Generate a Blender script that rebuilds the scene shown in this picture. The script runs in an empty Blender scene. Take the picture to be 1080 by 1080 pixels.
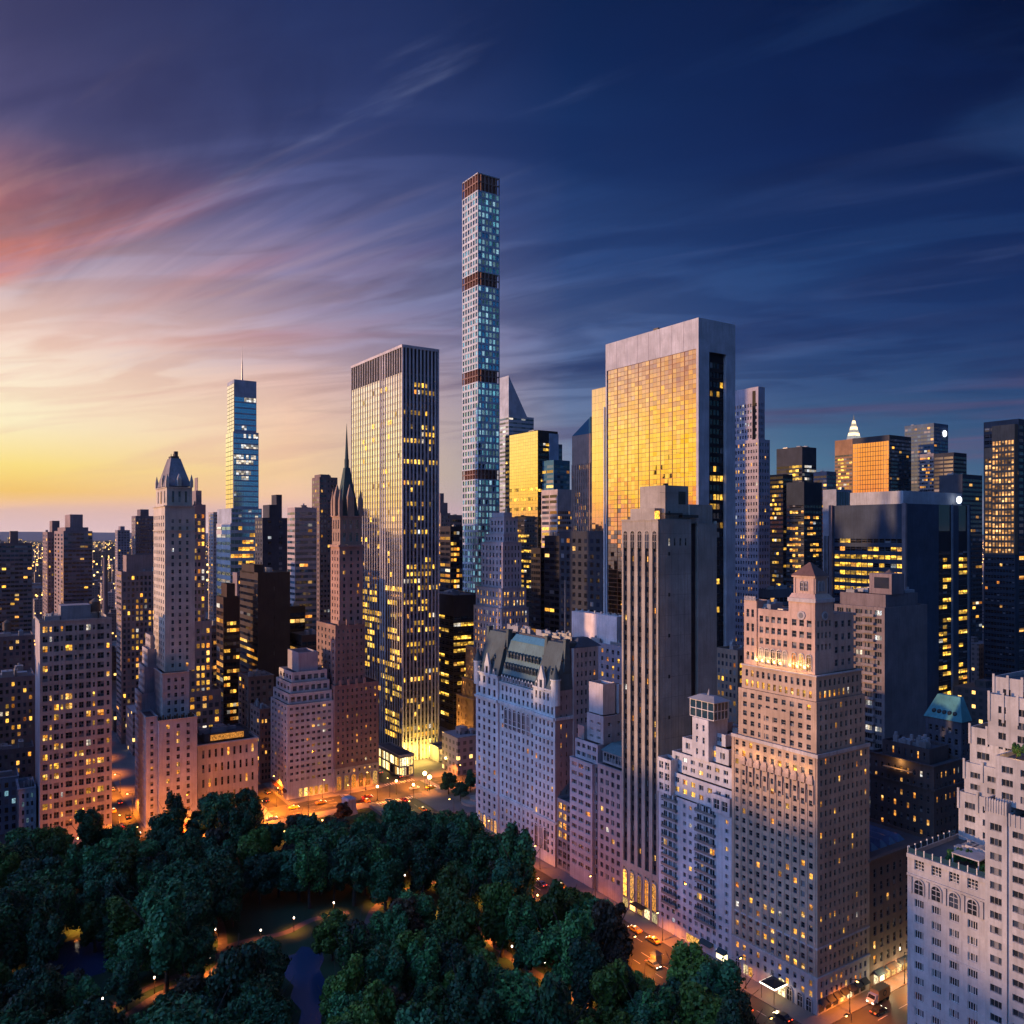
import bpy, math, random
import numpy as np
R = random.Random(7)
S = bpy.context.scene
COL = S.collection
# ------------------------------------------------------------------ camera
F, HZ, CAMH = 872.0, 562.0, 120.0            # focal length and horizon in px of a 1080 frame, eye height in m
cam = bpy.data.cameras.new('camera'); camo = bpy.data.objects.new('camera', cam); COL.objects.link(camo)
camo.location = (0, 0, CAMH); camo.rotation_euler = (math.pi/2, 0, 0)
cam.sensor_width = 36; cam.lens = F/1080*36; cam.shift_y = 22/1080; cam.clip_start = 1; cam.clip_end = 90000
S.camera = camo
S.view_settings.view_transform = 'Standard'; S.view_settings.look = 'None'
S.view_settings.exposure = 0.0; S.view_settings.gamma = 1.0
S.cycles.use_denoising = True
S.cycles.max_bounces = 5; S.cycles.diffuse_bounces = 2; S.cycles.glossy_bounces = 3; S.cycles.transmission_bounces = 2
S.cycles.volume_bounces = 0; S.cycles.transparent_max_bounces = 6
S.cycles.caustics_reflective = False; S.cycles.caustics_refractive = False
S.cycles.sample_clamp_indirect = 3.0

def lin(c):
    return tuple((v/255/12.92 if v/255 <= .04045 else ((v/255+.055)/1.055)**2.4) for v in c)

# ------------------------------------------------------------------ world: dawn sky
SUN_AZ, SUN_EL = -98.0, 3.6
W = bpy.data.worlds.new('World'); S.world = W; W.use_nodes = True
nt = W.node_tree; N = nt.nodes; LK = nt.links; N.clear()
def nd(t, **k):
    n = N.new(t)
    for a, b in k.items(): setattr(n, a, b)
    return n
def mth(op, a, b=None, c=None, clamp=False):
    n = nd('ShaderNodeMath', operation=op, use_clamp=clamp)
    for i, v in enumerate((a, b, c)):
        if v is None: continue
        if isinstance(v, (int, float)): n.inputs[i].default_value = v
        else: LK.new(v, n.inputs[i])
    return n.outputs[0]
def mapr(v, a, b, c=0., d=1., smooth=True):
    n = nd('ShaderNodeMapRange', interpolation_type='SMOOTHSTEP' if smooth else 'LINEAR')
    LK.new(v, n.inputs['Value'])
    for k, x in (('From Min', a), ('From Max', b), ('To Min', c), ('To Max', d)): n.inputs[k].default_value = x
    return n.outputs[0]
def mixc(f, a, b):
    n = nd('ShaderNodeMix', data_type='RGBA')
    for s, v in ((n.inputs['Factor'], f), (n.inputs['A'], a), (n.inputs['B'], b)):
        if isinstance(v, (int, float)): s.default_value = v
        elif isinstance(v, tuple): s.default_value = (*v, 1)
        else: LK.new(v, s)
    return n.outputs['Result']
def ramp(v, stops):
    n = nd('ShaderNodeValToRGB'); e = n.color_ramp.elements
    while len(e) > 1: e.remove(e[-1])
    e[0].position = stops[0][0]; e[0].color = (*stops[0][1], 1)
    for p, c in stops[1:]:
        q = e.new(p); q.color = (*c, 1)
    LK.new(v, n.inputs[0]); return n.outputs[0]
tc = nd('ShaderNodeTexCoord'); sx = nd('ShaderNodeSeparateXYZ'); LK.new(tc.outputs['Generated'], sx.inputs[0])
az = mth('MULTIPLY', mth('ARCTAN2', sx.outputs[0], sx.outputs[1]), 57.2958)
el = mth('MULTIPLY', mth('ARCSINE', sx.outputs[2]), 57.2958)
elf = mth('DIVIDE', mth('ADD', el, 10.0), 100.0, clamp=True)         # -10..90 deg -> 0..1
def st(pairs, k=1.0):                                                # (elevation deg, sRGB)
    return ramp(elf, [((e+10)/100, tuple(v*k for v in lin(c))) for e, c in pairs])
STN = [
 (-180, st([(-10,(20,26,45)),(0,(46,74,130)),(10,(44,80,140)),(30,(48,88,160)),(60,(70,100,175)),(90,(50,75,140))], 1.15)),
 (-158, st([(-10,(20,26,45)),(0,(50,74,130)),(10,(48,76,140)),(30,(52,84,160)),(60,(50,90,160)),(90,(45,75,145))], 1.15)),
 (-128, st([(-10,(60,60,75)),(0,(150,165,210)),(10,(135,178,240)),(30,(120,176,245)),(60,(80,130,210)),(90,(45,75,145))], 3.6)),
 (-104, st([(-10,(60,60,75)),(0,(190,160,185)),(5,(205,180,180)),(14,(150,165,225)),(30,(125,165,250)),(60,(90,130,220)),(90,(45,75,145))], 2.6)),
 (-82,  st([(-10,(90,50,30)),(0,(205,82,12)),(1.6,(238,130,8)),(3.4,(252,188,6)),(6,(255,200,30)),(8.5,(240,172,80)),(11,(190,132,100)),(14,(140,108,120)),(20,(112,108,145)),(35,(80,98,155)),(60,(60,90,165)),(90,(45,75,145))], 1.3)),
 (-58,  st([(-10,(90,60,50)),(0,(250,190,130)),(2,(255,210,110)),(5,(255,232,160)),(10,(255,226,190)),(14,(232,196,188)),(20,(150,135,165)),(35,(70,80,130)),(60,(55,85,155)),(90,(45,75,145))], 1.45)),
 (-31,  st([(-10,(90,80,90)),(-.5,(255,222,218)),(.6,(255,216,204)),(1.6,(255,204,158)),(2.4,(250,200,105)),(4,(255,226,130)),(6.5,(255,240,198)),(9,(255,236,208)),(12,(246,218,204)),(15,(215,186,192)),(19,(150,130,155)),(24,(88,85,128)),(28,(62,64,104)),(33,(46,48,84)),(60,(60,85,150)),(90,(50,75,140))])),
 (-15,  st([(-10,(90,80,95)),(0,(250,212,216)),(1.6,(250,200,176)),(4,(248,208,160)),(7,(246,206,176)),(10,(228,190,180)),(13,(190,168,185)),(15,(158,148,180)),(20,(100,106,155)),(26,(62,74,124)),(31,(42,56,104)),(36,(32,46,92)),(60,(55,80,145)),(90,(50,75,140))])),
 (4,    st([(-10,(60,70,100)),(0,(140,150,175)),(5,(122,136,165)),(9,(98,118,158)),(13,(76,100,150)),(18,(46,74,128)),(24,(24,52,104)),(30,(12,38,86)),(36,(12,32,74)),(60,(50,75,140)),(90,(50,75,140))])),
 (19,   st([(-10,(40,55,85)),(0,(96,136,160)),(5,(74,112,144)),(9,(56,84,130)),(13,(40,68,120)),(18,(24,54,106)),(24,(12,36,86)),(30,(4,24,66)),(36,(1,16,52)),(60,(35,60,120)),(90,(50,75,140))])),
 (33,   st([(-10,(30,45,75)),(0,(72,108,142)),(6,(44,76,120)),(12,(22,52,104)),(18,(12,38,88)),(26,(3,20,60)),(34,(0,10,40)),(60,(30,55,110)),(90,(50,75,140))])),
 (100,  st([(-10,(15,20,35)),(0,(60,116,150)),(14,(52,112,155)),(30,(36,80,140)),(60,(40,72,140)),(90,(50,75,140))])),
 (180,  st([(-10,(20,26,45)),(0,(46,74,130)),(10,(44,80,140)),(30,(48,88,160)),(60,(70,100,175)),(90,(50,75,140))], 1.15)),
]
c = STN[0][1]
for (a0, _), (a1, r1) in zip(STN, STN[1:]):
    c = mixc(mapr(az, a0, a1, smooth=False), c, r1)
# thin clouds lying on a high flat layer
den = mth('ADD', mth('MAXIMUM', sx.outputs[2], 0.0), 0.10)
cx = mth('DIVIDE', sx.outputs[0], den); cy = mth('DIVIDE', sx.outputs[1], den)
cv = nd('ShaderNodeCombineXYZ'); LK.new(cx, cv.inputs[0]); LK.new(cy, cv.inputs[1])
def cloud(rot, sc, seed, nscale, detail=6, dist=.6, rough=.55):
    m0 = nd('ShaderNodeMapping'); m0.inputs['Rotation'].default_value = (0, 0, math.radians(rot)); LK.new(cv.outputs[0], m0.inputs[0])
    m = nd('ShaderNodeMapping'); m.inputs['Scale'].default_value = (*sc, 1)
    m.inputs['Location'].default_value = (seed, seed*.7, 0)
    LK.new(m0.outputs[0], m.inputs[0])
    n = nd('ShaderNodeTexNoise'); n.inputs['Scale'].default_value = nscale; n.inputs['Detail'].default_value = detail
    n.inputs['Roughness'].default_value = rough; n.inputs['Distortion'].default_value = dist
    LK.new(m.outputs[0], n.inputs['Vector']); return n.outputs['Fac']
n1 = cloud(22, (.42, 1.3), 3.1, .8, dist=1.5, detail=5, rough=.5)
n2 = cloud(26, (.45, 1.6), 9.4, 1.0, dist=.8, detail=8)
n3 = cloud(30, (.5, 1.5), 21.0, .8, dist=.9, detail=8, rough=.6)
vis = mapr(az, -86, -56)
leftw = mth('MULTIPLY', mapr(az, 8, -30), vis)
rightw = mapr(az, -20, 14)
m1 = mth('MULTIPLY', mth('MULTIPLY', mapr(n1, .39, .57), leftw), mth('MULTIPLY', mapr(el, 11, 14), mapr(el, 23.5, 17)))
c = mixc(mth('MULTIPLY', m1, .82), c, mixc(mapr(az, -8, -32), lin((150, 96, 116)), lin((238, 134, 98))))
m2 = mth('MULTIPLY', mapr(n2, .47, .68), mth('MULTIPLY', mapr(el, 2, 6), mapr(el, 24, 12)))
c = mixc(mth('MULTIPLY', mth('MULTIPLY', m2, leftw), .4), c, lin((226, 168, 158)))
c = mixc(mth('MULTIPLY', mth('MULTIPLY', m2, rightw), .85), c, mixc(mapr(el, 12, 5), lin((34, 54, 102)), lin((92, 86, 122))))
m3 = mapr(n3, .40, .68)
c = mixc(mth('MULTIPLY', mth('MULTIPLY', mth('MULTIPLY', m3, vis), mapr(el, 11, 18)), .72), c, mixc(mapr(az, -12, -34), lin((14, 28, 70)), lin((64, 64, 104))))
m4 = mth('MULTIPLY', mapr(n2, .50, .40), mth('MULTIPLY', mapr(el, 8, 14), mapr(el, 40, 22)))
c = mixc(mth('MULTIPLY', mth('MULTIPLY', m4, vis), .30), c, mixc(mapr(az, -8, 16), lin((150, 160, 200)), lin((46, 80, 134))))
# low grey-violet cloud bank on the left horizon
m5 = mth('MULTIPLY', mapr(cloud(0, (.2, .5), 5.5, .6, dist=.2), .42, .58), mth('MULTIPLY', mapr(el, -.5, .4), mapr(el, 2.6, 1.2)))
c = mixc(mth('MULTIPLY', mth('MULTIPLY', m5, vis), .5), c, lin((212, 176, 186)))
n4 = cloud(14, (.55, 1.5), 40.0, 1.7, dist=1.6, detail=5, rough=.5)
m6 = mth('MULTIPLY', mth('MULTIPLY', mapr(n4, .42, .62), vis), mth('MULTIPLY', mapr(el, 5, 11), mapr(el, 42, 26)))
c = mixc(mth('MULTIPLY', m6, .38), c, mixc(mapr(az, 2, -30), lin((14, 38, 88)), mixc(mapr(el, 22, 10), lin((44, 48, 90)), lin((222, 168, 146)))))
n5 = cloud(30, (.4, 2.4), 61.0, 1.7, dist=.7, detail=8)
m7 = mth('MULTIPLY', mth('MULTIPLY', mapr(n5, .52, .70), vis), mth('MULTIPLY', mapr(el, 4, 8), mapr(el, 30, 18)))
c = mixc(mth('MULTIPLY', m7, .13), c, mixc(mapr(az, 6, -24), lin((96, 116, 168)), lin((240, 196, 178))))
sky = nd('ShaderNodeTexSky', sky_type='NISHITA', sun_disc=False)
sky.sun_elevation = math.radians(SUN_EL); sky.sun_rotation = math.radians(SUN_AZ); sky.altitude = 0; sky.dust_density = 2
bg1 = nd('ShaderNodeBackground'); LK.new(sky.outputs[0], bg1.inputs[0]); bg1.inputs[1].default_value = .0005
bg2 = nd('ShaderNodeBackground'); LK.new(c, bg2.inputs[0]); bg2.inputs[1].default_value = 1.0
ad = nd('ShaderNodeAddShader'); LK.new(bg1.outputs[0], ad.inputs[0]); LK.new(bg2.outputs[0], ad.inputs[1])
ow = nd('ShaderNodeOutputWorld'); LK.new(ad.outputs[0], ow.inputs[0])
# ------------------------------------------------------------------ sun, just over the horizon
sl = bpy.data.lights.new('sun', 'SUN'); so = bpy.data.objects.new('sun', sl); COL.objects.link(so)
sl.energy = 4.6; sl.angle = math.radians(1.2); sl.color = (1, .54, .25)
so.rotation_euler = (math.radians(90-SUN_EL), 0, math.radians(180-SUN_AZ))

# ------------------------------------------------------------------ frames of reference
TH = math.atan2(580, 872)                     # the street grid is turned by this angle
U = (-math.sin(TH), math.cos(TH)); V = (math.cos(TH), math.sin(TH))
OX, OY = (862-540)/F*205.2, 205.2             # grid origin: corner of the brown hotel
def G(x, y):                                  # grid metres (x south, y east) -> world
    return (OX+V[0]*x+U[0]*y, OY+V[1]*x+U[1]*y)
def toG(X, Y):
    X -= OX; Y -= OY; return (X*V[0]+Y*V[1], X*U[0]+Y*U[1])
def gp(px, py, z=0.0):                        # ground point seen at px,py
    D = F*(CAMH-z)/(py-HZ); return ((px-540)/F*D, D)
def gG(px, py, z=0.0): return toG(*gp(px, py, z))
def proj(X, Y, Z): return (540+F*X/Y, HZ+F*(CAMH-Z)/Y)

# ------------------------------------------------------------------ mesh builder
class MB:
    def __init__(s): s.v = []; s.f = []; s.m = []
    def quad(s, a, b, c, d, m=0):
        i = len(s.v); s.v += [a, b, c, d]; s.f.append((i, i+1, i+2, i+3)); s.m.append(m)
    def poly(s, pts, m=0):
        i = len(s.v); s.v += list(pts); s.f.append(tuple(range(i, i+len(pts)))); s.m.append(m)
    def box(s, x0, x1, y0, y1, z0, z1, m=0, top=None, bottom=True):
        i = len(s.v)
        s.v += [(x0,y0,z0),(x1,y0,z0),(x1,y1,z0),(x0,y1,z0),(x0,y0,z1),(x1,y0,z1),(x1,y1,z1),(x0,y1,z1)]
        fs = [(0,1,5,4),(1,2,6,5),(2,3,7,6),(3,0,4,7),(4,5,6,7)] + ([(3,2,1,0)] if bottom else [])
        for k, f in enumerate(fs):
            s.f.append(tuple(i+q for q in f)); s.m.append(top if (top is not None and k == 4) else m)
    def frus(s, r0, z0, r1, z1, m=0, cap=True):   # r = (x0,x1,y0,y1)
        i = len(s.v)
        for r, z in ((r0, z0), (r1, z1)):
            s.v += [(r[0],r[2],z),(r[1],r[2],z),(r[1],r[3],z),(r[0],r[3],z)]
        for f in ((0,1,5,4),(1,2,6,5),(2,3,7,6),(3,0,4,7)) + (((4,5,6,7),) if cap else ()):
            s.f.append(tuple(i+q for q in f)); s.m.append(m)
    def cyl(s, x, y, z0, z1, r0, r1=None, n=10, m=0, cap=True):
        r1 = r0 if r1 is None else r1; i = len(s.v)
        for z, r in ((z0, r0), (z1, r1)):
            for k in range(n):
                a = 2*math.pi*k/n; s.v.append((x+r*math.cos(a), y+r*math.sin(a), z))
        for k in range(n):
            q = (k+1) % n; s.f.append((i+k, i+q, i+n+q, i+n+k)); s.m.append(m)
        if cap: s.f.append(tuple(i+n+k for k in range(n))); s.m.append(m)
    def ball(s, x, y, z, r, m=0, n=8, k=5, sz=1.0):
        i = len(s.v)
        for a in range(k+1):
            t = math.pi*a/k
            for b in range(n):
                p = 2*math.pi*b/n
                s.v.append((x+r*math.sin(t)*math.cos(p), y+r*math.sin(t)*math.sin(p), z+r*sz*math.cos(t)))
        for a in range(k):
            for b in range(n):
                q = (b+1) % n
                s.f.append((i+a*n+b, i+(a+1)*n+b, i+(a+1)*n+q, i+a*n+q)); s.m.append(m)
    def tube(s, p, q, r0, r1, n=6, m=0):
        p = np.array(p, float); q = np.array(q, float); d = q-p; d /= np.linalg.norm(d)
        a = np.cross(d, (0, 0, 1) if abs(d[2]) < .9 else (1, 0, 0)); a /= np.linalg.norm(a); b = np.cross(d, a)
        i = len(s.v)
        for c0, r in ((p, r0), (q, r1)):
            for k in range(n):
                t = 2*math.pi*k/n; s.v.append(tuple(c0+r*(a*math.cos(t)+b*math.sin(t))))
        for k in range(n):
            w = (k+1) % n; s.f.append((i+k, i+w, i+n+w, i+n+k)); s.m.append(m)
    def mesh(s, name, mats):
        me = bpy.data.meshes.new(name); me.from_pydata(s.v, [], s.f)
        for m in mats: me.materials.append(m)
        if len(mats) > 1: me.polygons.foreach_set('material_index', s.m)
        me.update(); return me
    def obj(s, name, mats, parent=None, **props):
        if not s.f: return None
        if not isinstance(mats, (list, tuple)): mats = [mats]
        return link(name, s.mesh(name, mats), parent, **props)
def link(name, me, parent=None, loc=None, rz=None, **props):
    o = bpy.data.objects.new(name, me); COL.objects.link(o)
    if parent is not None: o.parent = parent
    if loc is not None: o.location = loc
    if rz is not None: o.rotation_euler = (0, 0, rz)
    for k, v in props.items(): o[k] = v
    return o
def thing(name, label, cat, loc=(0, 0, 0), rz=0.0, group=None):
    o = link(name, None, None, loc, rz, label=label, category=cat)
    if group: o['group'] = group
    return o

REG = {}
ORD = ['leftmost', 'second', 'third', 'fourth', 'fifth', 'sixth', 'seventh', 'eighth', 'ninth', 'tenth', 'eleventh', 'twelfth', 'thirteenth', 'fourteenth', 'fifteenth', 'sixteenth', 'seventeenth', 'eighteenth', 'nineteenth', 'twentieth']+['%s' % w for w in ('twenty-first', 'twenty-second', 'twenty-third', 'twenty-fourth', 'twenty-fifth', 'twenty-sixth', 'twenty-seventh', 'twenty-eighth')]
def reg(o, what, where): REG.setdefault((what, where), []).append(o); return o
def label_all():
    # look-alikes near one landmark are told apart by their order from the left
    for (what, where), L in REG.items():
        L.sort(key=lambda o: o.location.x/max(o.location.y, 1))
        for i, o in enumerate(L):
            o['label'] = '%s %s' % (what, where) if len(L) == 1 else ('leftmost %s %s' % (what, where) if i == 0 else '%s %s from the left %s' % (ORD[min(i, 27)], what, where))
# ------------------------------------------------------------------ materials
class MT:
    def __init__(s, name):
        s.mat = bpy.data.materials.new(name); s.mat.use_nodes = True; s.t = s.mat.node_tree; s.n = s.t.nodes; s.n.clear()
        s.out = s.n.new('ShaderNodeOutputMaterial')
    def new(s, t, inp=None, **k):
        n = s.n.new(t)
        for a, b in k.items(): setattr(n, a, b)
        for a, b in (inp or {}).items():
            if hasattr(b, 'links'): s.t.links.new(b, n.inputs[a])
            else: n.inputs[a].default_value = b
        return n
    def mix(s, f, a, b, blend='MIX'):
        n = s.n.new('ShaderNodeMix'); n.data_type = 'RGBA'; n.blend_type = blend
        for k, v in (('Factor', f), ('A', a), ('B', b)):
            i = n.inputs[k] if k == 'Factor' else [q for q in n.inputs if q.name == k and q.type == 'RGBA'][0]
            if hasattr(v, 'links'): s.t.links.new(v, i)
            else: i.default_value = v if isinstance(v, (int, float)) else (*v[:3], 1)
        return [q for q in n.outputs if q.type == 'RGBA'][0]
    def math(s, op, a, b=0.0, clamp=False):
        n = s.n.new('ShaderNodeMath'); n.operation = op; n.use_clamp = clamp
        for i, v in enumerate((a, b)):
            if hasattr(v, 'links'): s.t.links.new(v, n.inputs[i])
            else: n.inputs[i].default_value = v
        return n.outputs[0]
    def noise(s, scale, vec=None, detail=4, rough=.6):
        n = s.new('ShaderNodeTexNoise', {'Scale': scale, 'Detail': detail, 'Roughness': rough})
        if vec is not None: s.t.links.new(vec, n.inputs['Vector'])
        return n.outputs['Fac']
    def coord(s, scale=None):
        t = s.new('ShaderNodeTexCoord').outputs['Object']
        if scale: t = s.new('ShaderNodeMapping', {'Vector': t, 'Scale': scale}).outputs[0]
        return t
    def mr(s, v, a, b, c=0., d=1.):
        return s.new('ShaderNodeMapRange', {'Value': v, 'From Min': a, 'From Max': b, 'To Min': c, 'To Max': d}).outputs[0]
    def surf(s, sh): s.t.links.new(sh, s.out.inputs['Surface']); return s.mat
def wall(name, col, rough=.85, var=.28, streak=True, bump=.0):
    """stone, brick or concrete with blotches, floor-to-floor tone shifts and rain streaks"""
    m = MT(name); o = m.coord()
    a = m.noise(.12, o, 5); b = m.noise(1.7, o, 4); s = m.noise(1.0, m.coord((1.3, 1.3, .09)), 4)
    base = m.mix(m.mr(a, .3, .7), tuple(v*(1-var) for v in col), tuple(v*(1+var) for v in col))
    base = m.mix(m.mr(m.noise(.035, m.coord((1, 1, 2.2)), 3), .45, .62, 0, .30), base, (col[0]*.62, col[1]*.60, col[2]*.60))
    base = m.mix(m.mr(b, .35, .65, 0, .35), base, tuple(v*.72 for v in col))
    if streak: base = m.mix(m.mr(s, .48, .70, 0, .55), base, (col[0]*.55, col[1]*.53, col[2]*.5))
    p = m.new('ShaderNodeBsdfPrincipled', {'Base Color': base, 'Roughness': rough, 'Specular IOR Level': .3})
    return m.surf(p.outputs[0])
def rnd_node(m):
    i = m.new('ShaderNodeNewGeometry').outputs['Random Per Island']; o = m.new('ShaderNodeObjectInfo').outputs['Random']
    return m.math('FRACT', m.math('ADD', i, m.math('MULTIPLY', o, 7.31)))
def glass_dark(name='window_glass', tint=(.018, .022, .03), curtain=.16, rough=.06, spec=.9):
    """unlit window: dark room behind glass, some with pale blinds or curtains"""
    m = MT(name); r = rnd_node(m)
    c1 = m.mix(m.math('GREATER_THAN', r, 1-curtain), tint, (.20, .20, .21))
    c1 = m.mix(m.math('LESS_THAN', r, .25), c1, (tint[0]*2.4, tint[1]*2.6, tint[2]*2.8))
    p = m.new('ShaderNodeBsdfPrincipled', {'Base Color': c1, 'Roughness': rough, 'Specular IOR Level': spec})
    return m.surf(p.outputs[0])
def glass_mirror(name, col=(.75, .75, .78), rough=.03, wob=0.0):
    m = MT(name); r = rnd_node(m)
    p = m.new('ShaderNodeBsdfPrincipled', {'Base Color': m.mix(m.math('MULTIPLY', r, wob or .22), col, tuple(v*.6 for v in col)), 'Metallic': 1.0, 'Roughness': rough})
    return m.surf(p.outputs[0])
def lit_mat(name, cols, strength=1.5, detail=2.0):
    """window with the lamps on inside: lamp glow, furniture and blinds break up the light"""
    m = MT(name); r = rnd_node(m); g = m.new('ShaderNodeNewGeometry')
    cr = m.new('ShaderNodeValToRGB', {'Fac': r}); e = cr.color_ramp.elements
    e[0].color = (*cols[0], 1); e[1].color = (*cols[-1], 1); e[1].position = .98; e[0].position = 0.02
    for k, c in enumerate(cols[1:-1]): q = e.new((k+1)/(len(cols)-1)); q.color = (*c, 1)
    nz = m.noise(detail, g.outputs['Position'], 3, .7)
    st_ = m.math('MULTIPLY', m.mr(nz, .34, .66, .10, 1.75), m.math('MULTIPLY', m.math('ADD', m.math('MULTIPLY', m.math('POWER', m.math('FRACT', m.math('MULTIPLY', r, 13.7)), 1.7), 1.35), .16), strength))
    em = m.new('ShaderNodeEmission', {'Color': cr.outputs[0], 'Strength': st_})
    gl = m.new('ShaderNodeBsdfPrincipled', {'Base Color': (.02, .02, .02, 1), 'Roughness': .1})
    a = m.new('ShaderNodeAddShader'); m.t.links.new(em.outputs[0], a.inputs[0]); m.t.links.new(gl.outputs[0], a.inputs[1])
    mt = m.surf(a.outputs[0]); mt.cycles.emission_sampling = 'NONE'; return mt
def emit(name, col, st, sample=False):
    m = MT(name); mt = m.surf(m.new('ShaderNodeEmission', {'Color': (*col, 1), 'Strength': st}).outputs[0])
    if not sample: mt.cycles.emission_sampling = 'NONE'
    return mt
def plain(name, col, rough=.6, metal=0., var=.15, sc=1.2):
    m = MT(name); c0 = m.mix(m.mr(m.noise(sc, m.coord(), 4), .3, .7), tuple(v*(1-var) for v in col), tuple(v*(1+var) for v in col))
    return m.surf(m.new('ShaderNodeBsdfPrincipled', {'Base Color': c0, 'Roughness': rough, 'Metallic': metal}).outputs[0])
YEL = [(1, .32, .03), (1, .46, .05), (1, .54, .08), (1, .40, .04), (1, .62, .20)]
M = {}
ORA = [(1, .28, .03), (1, .40, .06), (1, .55, .15), (1, .33, .04)]
M = dict(
 glass=glass_dark(), glassblue=glass_dark('blue_window_glass', (.02, .05, .075), .12, .05, 1.0),
 glassblack=glass_dark('black_curtain_glass', (.008, .010, .016), .05, .05, .7),
 goldwin=glass_mirror('bronze_mirror_window', (.85, .42, .16), .08), tealglass=glass_mirror('teal_mirror_window', (.34, .85, .98), .12),
 lit=lit_mat('lit_window', YEL, 1.6), lito=lit_mat('lit_orange_window', ORA, 1.25), litw=lit_mat('lit_white_window', [(.9, .85, .8), (1, .8, .55), (.8, .9, 1)], 1.0),
 litoff=lit_mat('lit_office_window', [(1, .48, .04), (1, .56, .07), (1, .50, .05), (1, .62, .14)], 1.7, .6),
 litblue=lit_mat('pale_blue_lit_window', [(.12, .50, .66), (.5, .85, 1), (.08, .38, .52)], .62),
 shopo=lit_mat('orange_shop_window', [(1, .30, .03), (1, .42, .06), (1, .50, .12)], 2.2), bronzeglow=lit_mat('bronze_reflection_glow', [(.75, .33, .09), (1, .46, .13), (.6, .25, .07), (.9, .5, .2)], 1.5, .12),  # bronze panes: the reflected dawn sky is put in as a glow
 shop=lit_mat('shop_window', [(1, .45, .08), (1, .7, .25), (1, .85, .5)], 3.0),
 frame=plain('window_frame_paint', (.16, .15, .15), .5), framew=plain('white_window_frame', (.55, .53, .52), .5),
 roof=wall('roof_felt', (.09, .09, .10), .9, .35, False), roofpale=wall('pale_roof_gravel', (.30, .30, .31), .9, .3, False),
 gold=glass_mirror('gold_mirror_glass', (1.0, .93, .80), .03, .45),
 steel=plain('galvanised_steel', (.35, .36, .38), .4, .6), darkmetal=plain('dark_metal', (.05, .05, .055), .45, .5),
 black=plain('black_paint', (.02, .02, .022), .4),
 copper=wall('weathered_copper', (.10, .19, .21), .6, .25), slate=wall('blue_slate', (.06, .095, .11), .6, .3),
)
WALLC = {}
def wm(*c):
    k = tuple(round(v, 3) for v in c)
    if k not in WALLC: WALLC[k] = wall('masonry_%d' % len(WALLC), k)
    return WALLC[k]
# ------------------------------------------------------------------ the building kit
# A building's empty stands at its street corner; local x runs along the west front, local y along the north front.
WINCACHE = {}
def win_unit(w, h, sash, gm, lm, fm, far=False):
    """one window: origin in the middle of the opening, x across, facing -y"""
    key = (round(w, 2), round(h, 2), sash, gm.name, fm.name)
    if key in WINCACHE: return WINCACHE[key]
    b = MB(); t = min(.09, w*.08)
    def pane(x0, x1, z0, z1): b.quad((x0, 0, z0), (x1, 0, z0), (x1, 0, z1), (x0, 0, z1), 1)
    nx = max(1, sash[0]); nz = max(1, sash[1])
    for i in range(nx):
        for k in range(nz):
            x0 = -w/2+w*i/nx; z0 = -h/2+h*k/nz; pane(x0, x0+w/nx, z0, z0+h/nz)
    for i in range(nx+1):
        x = -w/2+w*i/nx; a = max(x-t/2, -w/2); b.box(a, min(a+t, w/2), -.07, -.004, -h/2, h/2, 0, bottom=False)
    for k in range(nz+1):
        z = -h/2+h*k/nz; a = max(z-t/2, -h/2); b.box(-w/2+t, w/2-t, -.05, -.004, a, min(a+t, h/2), 0)
    WINCACHE[key] = b.mesh('window', [fm, gm]); return WINCACHE[key]

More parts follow.
